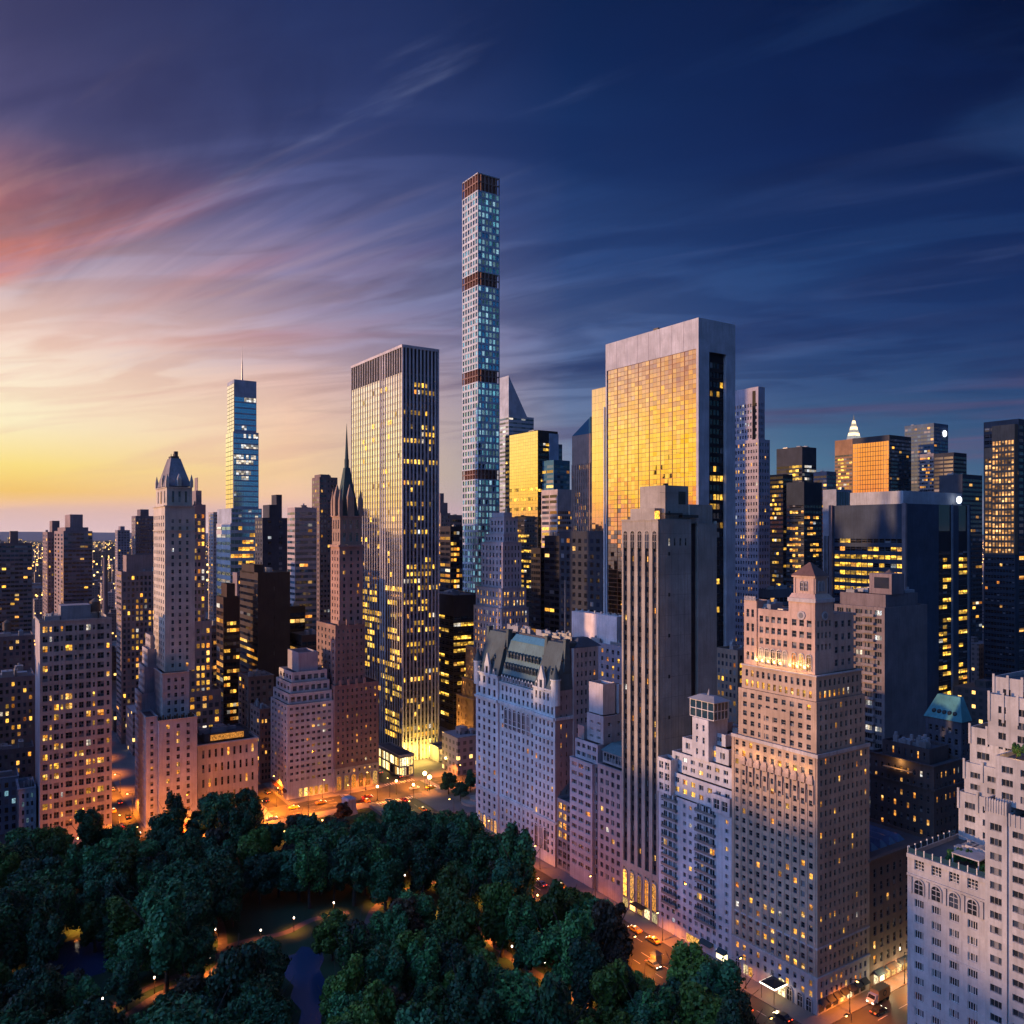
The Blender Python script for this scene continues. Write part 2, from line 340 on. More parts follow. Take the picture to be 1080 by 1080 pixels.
class Bld:
    def __init__(s, name, label, cat, xc, D, xl=None, xr=None, mat=None, near=False, glass='glass', lit='lit', frame='frame', group=None, xy=None, zvis=0):
        if xy is not None: s.X, s.D = xy
        else: s.D = D; s.X = (xc-540)/F*D
        s.L = s.ly(xl) if xl is not None else 20
        s.W = s.lx(xr) if xr is not None else 20
        s.e = thing(name, label, cat, (s.X, s.D, 0), TH, group)
        s.mat = mat; s.near = near; s.wins = []; s.wall = MB(); s.trim = MB(); s.roof = MB(); s.plant = MB()
        s.g = glass; s.l = lit; s.fr = frame; s.mats = [mat]; s.zvis = zvis; s.pier = MB(); s.piermat = None
        s.rng = random.Random(name+label)
    # pixel helpers: where a sight line through px meets the front that lies off metres behind the corner's front
    def ly(s, px, off=0.0):
        X, D = s.X+V[0]*off, s.D+V[1]*off; k = (px-540)/F; q = -U[0]+U[1]*k; return (X-k*D)/q if abs(q) > .03 else 24.0
    def lx(s, px, off=0.0):
        X, D = s.X+U[0]*off, s.D+U[1]*off; k = (px-540)/F; return (k*D-X)/(V[0]-V[1]*k)
    def z(s, py, x=0.0, y=0.0): return CAMH-(py-HZ)*(s.D+V[1]*x+U[1]*y)/F
    def w(s, x, y): return (s.X+V[0]*x+U[0]*y, s.D+V[1]*x+U[1]*y)
    def m(s, mat):
        if mat is None: return 0
        if mat not in s.mats: s.mats.append(mat)
        return s.mats.index(mat)
    def P(s, side, a, z, d):                     # d = depth into the building from the front's plane value
        return (d, a, z) if side == 'N' else (a, d, z)
    def face(s, side, a0, a1, z0, z1, pl, cols=8, fh=3.2, rows=None, wf=.5, hf=.55, lit=.08, mode='rand', rec=.3, ma=.6, mz0=.6, mz1=1.0, sash=None, mat=None, glass=None, litm=None, frm=None, bands=(), skip=None, name='window', pr=None, flush=False):
        if sash is None: sash = (1, 2) if s.near else (1, 1)
        mi = s.m(mat); q = s.wall
        H_ = z1-z0-mz0-mz1; rows = rows or max(1, int(round(H_/fh))); cz = H_/rows; ca = (a1-a0-2*ma)/cols
        w, h = ca*wf, cz*hf; P = s.P
        def Q(b0, b1, c0, c1):
            if b1-b0 < 1e-4 or c1-c0 < 1e-4: return
            q.quad(P(side, b0, c0, pl), P(side, b1, c0, pl), P(side, b1, c1, pl), P(side, b0, c1, pl), mi)
        zz = z0; rw = s.rng; rec = (rec if s.near else .02) if not flush else .005
        for r in range(rows):
            zb = z0+mz0+cz*r+(cz-h)/2; Q(a0, a1, zz, zb); zt = zb+h; zz = zt; aa = a0
            run = None
            if mode == 'rows' and rw.random() < lit:
                n = max(2, int(cols*rw.uniform(.3, 1.0))); c0 = rw.randint(0, cols-n) if cols > n else 0; run = (c0, c0+n)
            for k in range(cols):
                ab = a0+ma+ca*k+(ca-w)/2; Q(aa, ab, zb, zt); aa = ab+w
                if skip and skip(k, r):
                    Q(ab, ab+w, zb, zt); continue
                if s.near:
                    for (p0, p1) in (((ab, zb), (ab+w, zb)), ((ab+w, zb), (ab+w, zt)), ((ab+w, zt), (ab, zt)), ((ab, zt), (ab, zb))):
                        q.quad(P(side, p0[0], p0[1], pl), P(side, p1[0], p1[1], pl), P(side, p1[0], p1[1], pl+rec), P(side, p0[0], p0[1], pl+rec), mi)
                if mode == 'rows': on = (run is not None and run[0] <= k < run[1] and rw.random() < .88) or rw.random() < .03
                elif callable(lit): on = rw.random() < lit(k, r, rows)
                else: on = rw.random() < lit
                if on and litm is None and s.l in ('lit', 'lito', 'litoff'):
                    u = rw.random(); lm_ = 'litw' if u < .07 else ('lito' if u < (.35 if s.l == 'lit' else .12) else s.l)
                else: lm_ = litm or s.l
                s.wins.append((side, ab+w/2, zb+h/2, pl+rec-.01, w, h, sash, on, glass or s.g, lm_, frm or s.fr, pr if pr is not None else 0))
            Q(aa, a1, zb, zt)
        Q(a0, a1, zz, z1)
        return cz
    def blank(s, side, a0, a1, z0, z1, pl, mat=None):
        P = s.P; s.wall.quad(P(side, a0, z0, pl), P(side, a1, z0, pl), P(side, a1, z1, pl), P(side, a0, z1, pl), s.m(mat))
    def tier(s, x0, x1, y0, y1, z0, z1, n=None, w=None, mat=None, parapet=True, roofmat=None, cornice=0.0):
        """a storey block; n and w are the window settings of its north and west fronts (None = blank)"""
        mi = s.m(mat); q = s.wall; c0 = q.__len__ if False else None
        if n is None: s.blank('N', y0, y1, z0, z1, x0, mat)
        else: s.face('N', y0, y1, z0, z1, x0, mat=mat, **n)
        if w is None: s.blank('W', x0, x1, z0, z1, y0, mat)
        else: s.face('W', x0, x1, z0, z1, y0, mat=mat, **w)
        q.quad((x1, y0, z0), (x1, y1, z0), (x1, y1, z1), (x1, y0, z1), mi)
        q.quad((x1, y1, z0), (x0, y1, z0), (x0, y1, z1), (x1, y1, z1), mi)
        if parapet and x1-x0 > 2.5 and y1-y0 > 2.5:
            t = .35; zr = z1-.9
            for a in ((x0, x1, y0, y0+t), (x0, x1, y1-t, y1), (x0, x0+t, y0+t, y1-t), (x1-t, x1, y0+t, y1-t)):
                q.quad((a[0], a[2], z1), (a[1], a[2], z1), (a[1], a[3], z1), (a[0], a[3], z1), mi)
            x, X, y, Y = x0+t, x1-t, y0+t, y1-t
            for p, r in (((x, y), (X, y)), ((X, y), (X, Y)), ((X, Y), (x, Y)), ((x, Y), (x, y))):
                q.quad((*p, zr), (*r, zr), (*r, z1), (*p, z1), mi)
            s.roof.quad((x, y, zr), (X, y, zr), (X, Y, zr), (x, Y, zr))
        else: s.roof.quad((x0, y0, z1), (x1, y0, z1), (x1, y1, z1), (x0, y1, z1))
        if cornice: s.ring(x0, x1, y0, y1, z1-.7*cornice, z1+.003, cornice)
        return s
    def ring(s, x0, x1, y0, y1, z0, z1, pr):
        """a moulding that runs round the street fronts, pr proud of the wall"""
        t = MB() if s.near else s.trim
        t.box(x0-pr, x0-.002, y0-pr, y1, z0, z1); t.box(x0-.002, x1, y0-pr, y0-.002, z0, z1)
        if s.near: t.obj('cornice', getattr(s, 'trimmat', s.mat), s.e)
    def piers(s, side, a0, a1, z0, z1, pl, n, w, d, ends=True):
        for k in range(0 if ends else 1, n+1 if ends else n):
            a = a0+(a1-a0)*k/n
            b0, b1 = (max(a0, a-w/2), min(a1, a+w/2)) if 0 < k < n else ((a0, a0+w) if k == 0 else (a1-w, a1))
            if side == 'N': s.pier.box(pl-d, pl-.003, b0, b1, z0, z1, bottom=False)
            else: s.pier.box(b0, b1, pl-d, pl-.003, z0, z1, bottom=False)
    def clutter(s, x0, x1, y0, y1, z, n=6, tank=False, hmax=4.0, seed=0):
        """plant rooms, ducts and fans on a roof"""
        r = random.Random(seed*17+int(s.X*3)); W_, L_ = x1-x0, y1-y0
        for _ in range(n):
            a, b = W_*r.uniform(.08, .28), L_*r.uniform(.08, .28); h = r.uniform(.8, hmax)
            cx, cy = r.uniform(x0+a/2+.5, x1-a/2-.5), r.uniform(y0+b/2+.5, y1-b/2-.5)
            h *= 1+.01*_
            s.plant.box(cx-a/2, cx+a/2, cy-b/2, cy+b/2, z+.01, z+h, r.randint(0, 1), bottom=False)
            if r.random() < .5: s.plant.cyl(cx, cy, z+h+.01, z+h+r.uniform(.4, 1.2), .5, n=8, m=1)
        if tank:
            cx, cy = (x0+x1)/2, (y0+y1)/2
            tk = MB(); tk.cyl(cx, cy, z+3, z+7, 2.0, n=14); tk.cyl(cx, cy, z+7, z+8.6, 2.2, .1, n=14)
            for sx_ in (-1.3, 1.3):
                for sy_ in (-1.3, 1.3): tk.box(cx+sx_-.12, cx+sx_+.12, cy+sy_-.12, cy+sy_+.12, z, z+3)
            tk.obj('water_tank', plain('tank_wood', (.13, .09, .07), .9), s.e)
    def done(s, wallname='wall'):
        s.wall.obj(wallname, s.mats, s.e); s.roof.obj('roof', s.roofmat if hasattr(s, 'roofmat') else M['roof'], s.e)
        s.trim.obj('stone_trim', getattr(s, 'trimmat', s.mat), s.e)
        if s.plant.f: s.plant.obj('rooftop_plant', [M['steel'], M['roofpale']], s.e)
        if s.pier.f: s.pier.obj('pier', [s.piermat or s.mat], s.e, kind='stuff')
        ws = []
        for wn in s.wins:
            side, a, z, d, w, h = wn[:6]
            X, Y = s.w(d, a) if side == 'N' else s.w(a, d)
            nx, ny = ((-V[0], -V[1]) if side == 'N' else (-U[0], -U[1]))
            dist = math.sqrt(X*X+Y*Y+(z-CAMH)**2); cs = -(X*nx+Y*ny)/dist
            px, py = proj(X, Y, z)
            ok = -5 < px < 1085 and -5 < py < 1085 and z > s.zvis
            ws.append(((w*h*max(cs, 0)/dist**2)*(1 if ok else .001)*(1+wn[11]), wn))
        ws.sort(key=lambda t: -t[0])
        ind = ws[:100] if s.near else []
        rest = ws[100:] if s.near else ws
        for _, wn in ind:
            side, a, z, d, w, h, sash, on, g, l, fr, pr = wn
            me = win_unit(w, h, sash, M[l] if on else M[g], None, M[fr])
            link('window', me, s.e, (d, a, z) if side == 'N' else (a, d, z), (-math.pi/2 if side == 'N' else 0.0))
        if rest:
            b = MB(); mats = []
            def mi(x):
                if x not in mats: mats.append(x)
                return mats.index(x)
            for _, wn in rest:
                side, a, z, d, w, h, sash, on, g, l, fr, pr = wn
                gi = mi(M[l] if on else M[g]); P = s.P
                nz = sash[1] if s.near else 1
                for k in range(nz):
                    z0 = z-h/2+h*k/nz; z1 = z-h/2+h*(k+1)/nz-(.08 if k < nz-1 else 0)
                    b.quad(P(side, a-w/2, z0, d), P(side, a+w/2, z0, d), P(side, a+w/2, z1, d), P(side, a-w/2, z1, d), gi)
                    if k < nz-1: b.quad(P(side, a-w/2, z1, d), P(side, a+w/2, z1, d), P(side, a+w/2, z1+.08, d), P(side, a-w/2, z1+.08, d), mi(M[fr]))
                if s.near and sash[0] > 1:
                    fi = mi(M[fr])
                    for k in range(1, sash[0]):
                        c0 = a-w/2+w*k/sash[0]; b.quad(P(side, c0-.05, z-h/2, d-.03), P(side, c0+.05, z-h/2, d-.03), P(side, c0+.05, z+h/2, d-.03), P(side, c0-.05, z+h/2, d-.03), fi)
            b.obj('window_glass', mats, s.e, kind='stuff')
        return s

def mirror_front(b, side, a0, a1, z0, z1, pl, cols, rows, mat, line=None, lits=(), tilt=.0012, gap=.12, litm='litoff', name='glazing'):
    """a flush mirror-glass curtain wall: every pane hangs a hair off true; thin dark joints between"""
    q = MB(); r = b.rng; ca, cz = (a1-a0)/cols, (z1-z0)/rows
    for i in range(cols):
        for k in range(rows):
            A0, A1, Z0, Z1 = a0+ca*i+gap*.5, a0+ca*(i+1)-gap*.5, z0+cz*k+gap*.5, z0+cz*(k+1)-gap*.5
            ta, tz = r.gauss(0, tilt)*(A1-A0)/2, r.gauss(0, tilt)*(Z1-Z0)/2; o = pl-.12
            on = 1 if (i, k) in lits else 0
            q.quad(b.P(side, A0, Z0, o-ta-tz), b.P(side, A1, Z0, o+ta-tz), b.P(side, A1, Z1, o+ta+tz), b.P(side, A0, Z1, o-ta+tz), on)
    q.obj(name, [mat, M[litm]], b.e)
    b.blank(side, a0, a1, z0, z1, pl-.03, line or M['black'])
# ------------------------------------------------------------------ near buildings along the park
def arch_unit(w, h, pane, fm, band=.25, proud=.25, bars=True):
    """round-headed opening: glass, glazing bars and a raised stone surround; origin bottom centre, facing -y"""
    b = MB(); r = w/2; zs = h-r; pts = [(-r, 0), (r, 0)]+[(r*math.cos(t), zs+r*math.sin(t)) for t in [math.pi*k/10 for k in range(0, 11)]][0:]
    b.poly([(x, -.03, z) for x, z in pts], 1)
    o = [(-r-band, 0)]+[(-(r+band)*math.cos(t), zs+(r+band)*math.sin(t)) for t in [math.pi*k/10 for k in range(11)]]+[(r+band, 0)]
    i = [(-r, 0)]+[(-r*math.cos(t), zs+r*math.sin(t)) for t in [math.pi*k/10 for k in range(11)]]+[(r, 0)]
    for k in range(len(o)-1):
        a, c, d, e = o[k], o[k+1], i[k+1], i[k]
        b.quad((a[0], -proud, a[1]), (c[0], -proud, c[1]), (d[0], -proud, d[1]), (e[0], -proud, e[1]))
        b.quad((a[0], -proud, a[1]), (c[0], -proud, c[1]), (c[0], 0, c[1]), (a[0], 0, a[1]))
        b.quad((e[0], -proud, e[1]), (d[0], -proud, d[1]), (d[0], 0, d[1]), (e[0], 0, e[1]))
    if bars:
        b.box(-.06, .06, -.12, -.035, 0, h, 0); b.box(-r, r, -.11, -.035, zs-.08, zs+.08, 0); b.box(-r, r, -.11, -.035, zs*.5-.06, zs*.5+.06, 0)
    return b.mesh('arched_window', [fm, pane])
def arches(b, side, places, w, h, pl, pane, fm, **k):
    if not places: return
    me = arch_unit(w, h, pane, fm, **k)
    for a, z in places:
        link('arched_window', me, b.e, (pl, a, z) if side == 'N' else (a, pl, z), -math.pi/2 if side == 'N' else 0.0)
def lamp_pt(x, y, z, energy, col=(1, .42, .08), r=.25, name='lamp_glow', parent=None, spot=0):
    l = bpy.data.lights.new(name, 'SPOT' if spot else 'POINT'); l.energy = energy
    if spot: l.spot_size = math.radians(spot); l.spot_blend = .6
    l.color = col; l.shadow_soft_size = r
    o = bpy.data.objects.new(name, l); COL.objects.link(o); o.location = (x, y, z)
    if parent is not None: o.parent = parent
    return o
M['glow'] = emit('lamp_glass_glow', (1, .50, .12), 14); M['gloww'] = emit('white_lamp_glow', (1, .82, .62), 7)
M['glowr'] = emit('tail_lamp_glow', (1, .06, .02), 5)

# ---- brown brick hotel tower with a stepped top on the corner of the avenue
brown = wm(.44, .325, .25); lime = wm(.47, .43, .43)
b = Bld('brick_hotel', 'tall brown brick hotel with lit arcaded crown, stepped top and small lantern tower', 'hotel', 862, 205.2, 771.7, 917, mat=brown, near=True, lit='lit', frame='frame')
L, Wd = b.L, b.W; b.trimmat = lime
b.tier(0, Wd, 0, L, 0, 9, n=dict(cols=11, rows=2, wf=.42, hf=.6, lit=.55, ma=.8, mz0=3.4, mz1=.4, litm='lito'), w=dict(cols=10, rows=2, wf=.45, hf=.6, lit=.35, ma=.8, mz0=3.4, mz1=.4, litm='lito'), mat=lime, parapet=False)
NB = dict(wf=.46, hf=.56, lit=lambda k, r, n: .30 if r < 4 else .16, ma=.7, mz0=.3, mz1=.5)
b.tier(0, Wd, 0, L, 9.01, 64.5, n=dict(cols=11, rows=21, **NB), w=dict(cols=11, rows=21, wf=.42, hf=.56, lit=.085, ma=.7, mz0=.3, mz1=.5))
b.ring(0, Wd, 0, L, 8.8, 9.5, .35); b.ring(0, Wd, 0, L, 16.3, 16.8, .15); b.ring(0, Wd, 0, L, 64.0, 64.9, .3)
for k in range(12):                                   # shallow brick pilasters between the window bays
    y = .7+(L-1.4)*k/11; b.pier.box(-.16, -.003, max(0, y-.28), min(L, y+.28), 9.6, 55.5 if 0 < k < 11 else 63.9, bottom=False)
# the row of small hooded arches near the top of the shaft
hood = MB()
for k in range(10):
    y = .7+(L-1.4)*(k+.5)/11
    hood.box(-.75, -.17, y-.95, y+.95, 57.2+.12*(k % 2), 58.2); hood.box(-.55, -.17, y-1.12, y-.8, 52.3, 57.2); 
    hood.frus((-.75, -.17, y-.95, y+.95), 58.2, (-.3, -.17, y-.5, y+.5), 59.4)
hood.obj('hooded_arch', wm(.40, .30, .26), b.e, kind='stuff')
b.tier(.9, Wd-.6, .9, L-1.6, 64.51, 77.6, n=dict(cols=9, rows=5, wf=.5, hf=.55, lit=.06, ma=1.0, mz0=.2, mz1=.4), w=dict(cols=9, rows=5, wf=.42, hf=.56, lit=.03, ma=.8, mz0=.2, mz1=.4))
b.tier(2.2-1.5, 6, L*.32, L*.66, 64.52, 73.6, n=dict(cols=3, rows=3, wf=.55, hf=.58, lit=0, ma=.5, mz0=.3, mz1=1.6))
b.tier(1.6, Wd-1.2, 1.5, L-2.2, 77.61, 84.2, n=dict(cols=12, rows=2, wf=.46, hf=.62, lit=lambda k, r, n: 1 if r == 0 else .12, ma=.8, mz0=.1, mz1=.9), w=dict(cols=9, rows=2, wf=.46, hf=.62, lit=lambda k, r, n: .95 if r == 0 and k < 7 else 0, ma=.8, mz0=.1, mz1=.9), cornice=.5)
x0, y0 = 2.4, 2.2; yT = b.ly(832.5, 2.4); yL = b.ly(799, 2.4); y1 = L-2.6; xT = 9.6
b.tier(x0, Wd-3, yT, yL, 84.21, 99.6, n=dict(cols=5, rows=3, wf=.62, hf=.56, lit=0, ma=.3, mz0=5.3, mz1=1.2), mat=wm(.50, .35, .285))
b.tier(x0-.4, 8, yL+.01, y1, 84.21, 101.6, n=dict(cols=2, rows=4, wf=.55, hf=.55, lit=0, ma=.5, mz0=.4, mz1=1.5), mat=wm(.50, .35, .285))
b.tier(x0-.3, xT, y0, yT-.01, 84.21, 102.8, n=dict(cols=3, rows=3, wf=.62, hf=.56, lit=0, ma=.6, mz0=5.3, mz1=4.4), w=dict(cols=4, rows=3, wf=.5, hf=.5, lit=0, ma=.6, mz0=5.3, mz1=4.4), mat=wm(.50, .35, .285))
b.tier(xT+.01, Wd-3, y0+.4, yT-.02, 84.21, 99.0, w=dict(cols=3, rows=4, wf=.5, hf=.5, lit=0, ma=.5, mz0=.5, mz1=1.0), mat=wm(.46, .33, .28))
for k in range(8): b.trim.box(x0-.7, x0-.403, yL+.2+k*(y1-yL-.4)/8, yL+.2+(k+.55)*(y1-yL-.4)/8, 101.6, 102.8)
pl_ = [(yT+.3+(yL-yT-.6)*(k+.5)/5, 84.9) for k in range(5)]
arches(b, 'N', pl_, 1.35, 4.2, x0-.01, M['glass'], lime, band=.18)
pl2 = [(y0+.6+(yT-y0-1.2)*(k+.5)/3, 84.9) for k in range(3)]
arches(b, 'N', pl2, 1.35, 4.2, x0-.31, M['lito'], lime, band=.18)
for k, (a, z) in enumerate(pl_+pl2):                   # globe lights between the arches
    q = MB(); X_ = x0-.9; a2 = a+.95; q.ball(X_, a2, 85.9, .26, n=8, k=6); q.box(X_-.05, X_+.6, a2-.05, a2+.05, 85.5, 85.62)
    q.obj('wall_lamp', M['glow'], b.e); lamp_pt(X_-.2, a2, 86.0, 650, (1, .5, .15), .2, parent=b.e)
rw = MB(); rw.cyl(0, 0, 0, .25, 1.15, n=20); rwm = rw.mesh('round_window', [lime])
for side, a in (('N', (y0+yT)/2), ('W', (x0+xT)/2)):
    o = link('round_window', rwm, b.e, (x0-.31, a, 98.9) if side == 'N' else (a, y0-.01, 98.9)); o.rotation_euler = (0, -math.pi/2, 0) if side == 'N' else (math.pi/2, 0, 0)
    g_ = MB(); g_.cyl(0, 0, .26, .28, .72, n=20); g_.obj('pane', M['glass'], o)
b.ring(x0-.3, xT, y0, yT, 102.3, 103.3, .45)
cx0, cx1, cy0, cy1 = x0+.8, xT-1.4, y0+.9, yT-.7
lan = MB(); lan.frus((x0-.2, xT, y0, yT), 103.31, (cx0-.3, cx1+.3, cy0-.3, cy1+.3), 104.4); lan.box(cx0, cx1, cy0, cy1, 104.4, 108.6)
for s_ in (-1, 0, 1):
    lan.box(cx0-.2, cx0-.003, (cy0+cy1)/2+s_*(cy1-cy0)*.44-.22, (cy0+cy1)/2+s_*(cy1-cy0)*.44+.22, 104.5, 108.4) if s_ else None
    lan.box((cx0+cx1)/2+s_*(cx1-cx0)*.44-.22, (cx0+cx1)/2+s_*(cx1-cx0)*.44+.22, cy0-.2, cy0-.003, 104.5, 108.4) if s_ else None
lan.box(cx0-.35, cx1+.35, cy0-.35, cy1+.35, 108.6, 109.0)
lt = lan.obj('lantern_tower', wm(.50, .35, .285), b.e)
arches(b, 'N', [((cy0+cy1)/2-.6, 105.1), ((cy0+cy1)/2+.6, 105.1)], .8, 2.5, cx0-.01, M['glass'], lime, band=.12)
arches(b, 'W', [((cx0+cx1)/2-.7, 105.1), ((cx0+cx1)/2+.7, 105.1)], .8, 2.5, cy0-.01, M['glass'], lime, band=.12)
q = MB(); q.frus((cx0-.5, cx1+.5, cy0-.5, cy1+.5), 109.0, ((cx0+cx1)/2-.2, (cx0+cx1)/2+.2, (cy0+cy1)/2-.2, (cy0+cy1)/2+.2), 112.4); q.obj('tiled_roof', wm(.16, .09, .08), b.e)
b.clutter(x0+1, 16, yT+1, y1-2, 98.7, 5, hmax=2.6)
# street level: arched entrances, canopy
arches(b, 'N', [(L-2.2, 0), (8.2, 0), (2.4, 0), (5.0, 0)], 1.5, 3.6, -.01, M['glass'], lime)
arches(b, 'N', [(10.6, .2)], 2.2, 4.6, -.01, M['shop'], lime)
for a_, c_ in ((L-7.2, L-5.9), (L-5.5, L-4.2), (13.6, 14.7)): q = MB(); q.box(-.06, -.01, a_, c_, .6, 3.0); q.obj('shop_window', M['shop'], b.e)
for k in range(7):
    q = MB(); a = 1.6+k*2.9; q.box(a-1.0, a+1.0, -.06, -.01, .6, 3.0); q.obj('shop_window', M['shop'] if k in (3, 4) else M['glass'], b.e)
    q = MB(); q.frus((a-1.2, a+1.2, -1.5, -.003), 2.95, (a-1.2, a+1.2, -.2, -.003), 3.9); q.obj('awning', plain('dark_awning', (.03, .03, .035), .7), b.e)
cn = MB(); cn.box(-5.2, -.3, 8.8, 13.4, 3.9, 4.25); cn.frus((-5.2, -.3, 8.8, 13.4), 4.26, (-2.8, -2.6, 11, 11.2), 5.0)
co = cn.obj('entrance_canopy', M['black'], b.e); q = MB(); q.box(-5.3, -5.21, 8.8, 13.4, 3.9, 4.2); q.box(-5.3, -.3, 13.41, 13.5, 3.9, 4.2); q.box(-5.3, -.3, 8.7, 8.79, 3.9, 4.2); q.obj('light_strip', emit('canopy_light_strip', (1, .86, .68), 5), co)
for a in (9.1, 13.1): q = MB(); q.cyl(-5.0, a, 0, 3.9, .07, n=6); q.obj('canopy_post', M['darkmetal'], co)
lamp_pt(-2.8, 11, 3.5, 700, (1, .66, .3), .5, parent=b.e)
for k in range(5): lamp_pt(-1.5, 3+k*5.2, 60.6, 160, (1, .5, .14), .2, parent=b.e)
b.zvis = 6; b.done()

# ---- white terraced apartment house with a glass lantern on its roof
wh = wm(.52, .52, .56)
b = Bld('terraced_apartment_house', 'white terraced apartment house with a glazed lantern and planted setbacks', 'apartment house', 773, 0, mat=wh, near=True, xy=G(0, L+.05), frame='framew', zvis=0)
b.L = b.ly(694.5); b.W = 20; l2 = b.L
ya = b.ly(765.5); yb = b.ly(702)
b.tier(0, 20, 0, l2, 0, 41.5, n=dict(cols=12, rows=15, wf=.5, hf=.5, lit=.035, ma=.6, mz0=3.2, mz1=.6, sash=(2, 1), skip=lambda k, r: k in (1, 2, 8, 9, 10) and r > 3), parapet=True)
# balcony bays
for (a, c) in ((.2, .46), (.72, .93)):
    A, C = l2*a, l2*c; q = MB()
    for r in range(12):
        z = 8.4+r*2.85
        q.box(-.95, -.01, A, C, z, z+.18); q.box(-.95, -.87, A, C, z+.19, z+.95, 1); q.box(-.95, -.01, A, A+.08, z+.19, z+.95, 1); q.box(-.95, -.01, C-.08, C, z+.19, z+.95, 1)
        for k in range(3):
            y = A+(C-A)*(k+.5)/3
            ws_ = (C-A)/3*.72; me = win_unit(round(ws_, 2), 1.75, (2, 1), M['lit'] if R.random() < .05 else M['glass'], None, M['framew'])
            link('window', me, b.e, (-.02, y, z+1.3), -math.pi/2)
    q.obj('balcony', [wh, plain('balcony_railing', (.12, .15, .15), .5)], b.e, kind='stuff')
z0 = 41.51
steps = [(1.2, .4, .97, 48.2, 8, 2), (2.6, 2.2, .9, 54.0, 7, 2), (4.0, 4.6, .8, 58.5, 5, 1), (5.6, 7.2, .68, 62.0, 3, 1)]
for i, (x, ys, ye, zt, nc, nr) in enumerate(steps):
    y_e = l2*ye-.3
    b.tier(x, 18, ys, y_e, z0, zt, n=dict(cols=nc, rows=nr, wf=.52, hf=.56, lit=.34, ma=.6, mz0=.5, mz1=.6, sash=(2, 1)), mat=wh); z0 = zt+.01
for (A, C, zt) in ((l2*.80, l2-.1, 52.0), (.3, l2*.24, 46.5)):   # corner bays with sloping glazed tops
    b.tier(-.5, 4, A, C, 41.51, zt, n=dict(cols=2, fh=3.1, wf=.7, hf=.66, lit=.05, ma=.3, mz0=.2, mz1=.5, sash=(2, 2)))
b.tier(2.0, 10, l2*.36, l2*.58, 54.01, 66.0, n=dict(cols=2, rows=3, wf=.3, hf=.5, lit=0, ma=.6, mz0=.4, mz1=.8))
lx0, lx1, ly0, ly1 = 2.4, 8.2, l2*.30, l2*.62
q = MB(); 
for k in range(5):
    for (pp, ax) in ((ly0+(ly1-ly0)*k/4, 0), (lx0+(lx1-lx0)*k/4, 1)):
        if ax == 0: q.box(lx0-.12, lx0+.12, pp-.12, pp+.12, 66.1, 71.2)
        else: q.box(pp-.12, pp+.12, ly0-.12, ly0+.12, 66.1+.01*k, 71.2)
for z in (66.1, 68.6, 71.0): q.box(lx0-.16, lx1, ly0-.16, ly0+.1, z, z+.22); q.box(lx0-.16, lx0+.1, ly0+.12, ly1, z, z+.21)
gr = q.obj('glass_lantern', M['framew'], b.e)
q = MB(); q.box(lx0, lx1, ly0, ly1, 66.02, 71.1); q.obj('pane', M['glassblue'], gr)
q = MB(); q.frus((lx0-.7, lx1+.6, ly0-.7, ly1+.7), 71.3, (lx0+2, lx1-2, ly0+1.8, ly1-1.8), 72.6); q.cyl((lx0+lx1)/2, (ly0+ly1)/2, 72.6, 74.4, .5, .08, n=8); q.obj('lantern_roof', M['roofpale'], b.e)
b.clutter(9, 17, 4, l2-5, 61.3, 7, hmax=3)
for a_, c_ in ((1.5, 5.5), (12, 17)): q = MB(); q.box(-.06, -.01, a_, c_, .6, 2.9); q.obj('shop_window', M['shop'], b.e)
for a_, c_ in ((6.5, 11), (1.5, 4.6)): q = MB(); q.frus((-1.6, -.003, a_, c_), 3.0, (-.3, -.003, a_, c_), 3.9); q.obj('awning', plain('green_awning', (.02, .05, .05), .7), b.e)
b.done()
for k, (x, y, z) in enumerate(((.5, l2*.78, 49), (3, l2*.2, 55), (.6, l2*.3, 48.6))): pass

# ---- dark-striped hotel slab with round-headed bays, blank concrete flank
conc = wm(.35, .32, .285)
yA = b.L+OY*0
pk = toG(b.X, b.D); yk = pk[1]+b.L+.05
b = Bld('hotel_slab', 'tall concrete hotel slab with dark window stripes under round arches', 'hotel', 693.5, 0, mat=conc, near=True, xy=G(0, yk+.1), frame='frame', lit='lito')
b.L = b.ly(655.8); b.W = b.lx(756); Lk = b.L; zt = b.z(549); zs = b.z(562)
stripe = wm(.045, .04, .045)
b.tier(.5, b.W, 0, Lk, 0, 15, mat=conc, n=dict(cols=5, rows=1, wf=.1, hf=.1, lit=0, skip=lambda k, r: True), parapet=False)
c5 = Lk/5
for k in range(5):
    a0, a1 = k*c5+.75, (k+1)*c5-.75
    b.face('N', a0, a1, 15.0, zt-7, .62, cols=2, fh=3.15, wf=.84, hf=.55, lit=.12, ma=.05, mz0=.2, mz1=.2, mat=stripe, sash=(1, 1))
for k in range(6):                                     # the pale piers between the stripes
    y = k*c5; w_ = .75
    b.pier.box(0, .7, max(0, y-w_), min(Lk, y+w_), 0, zt, bottom=False)
b.blank('N', 0, Lk, zt-4.2, zt, .02); b.blank('N', 0, Lk, 13.2, 15.2, .02)
arches(b, 'N', [((k+.5)*c5, zt-8.6) for k in range(5)], c5-1.5, 5.4, .05, M['glass'], conc, band=.5, proud=.07)
arches(b, 'N', [((k+.5)*c5, 4.0) for k in range(5)], c5-1.6, 8.4, -.01, M['shopo'], conc, band=.4)
q = MB(); [q.box(-.07, -.01, (k+.12)*c5, (k+.8)*c5, .5, 3.2) for k in range(5)]; q.obj('shop_window', M['shop'], b.e)
q = MB(); q.box(-2.2, -.003, Lk*.3, Lk*.62, 3.4, 3.8); q.obj('entrance_canopy', M['black'], b.e)
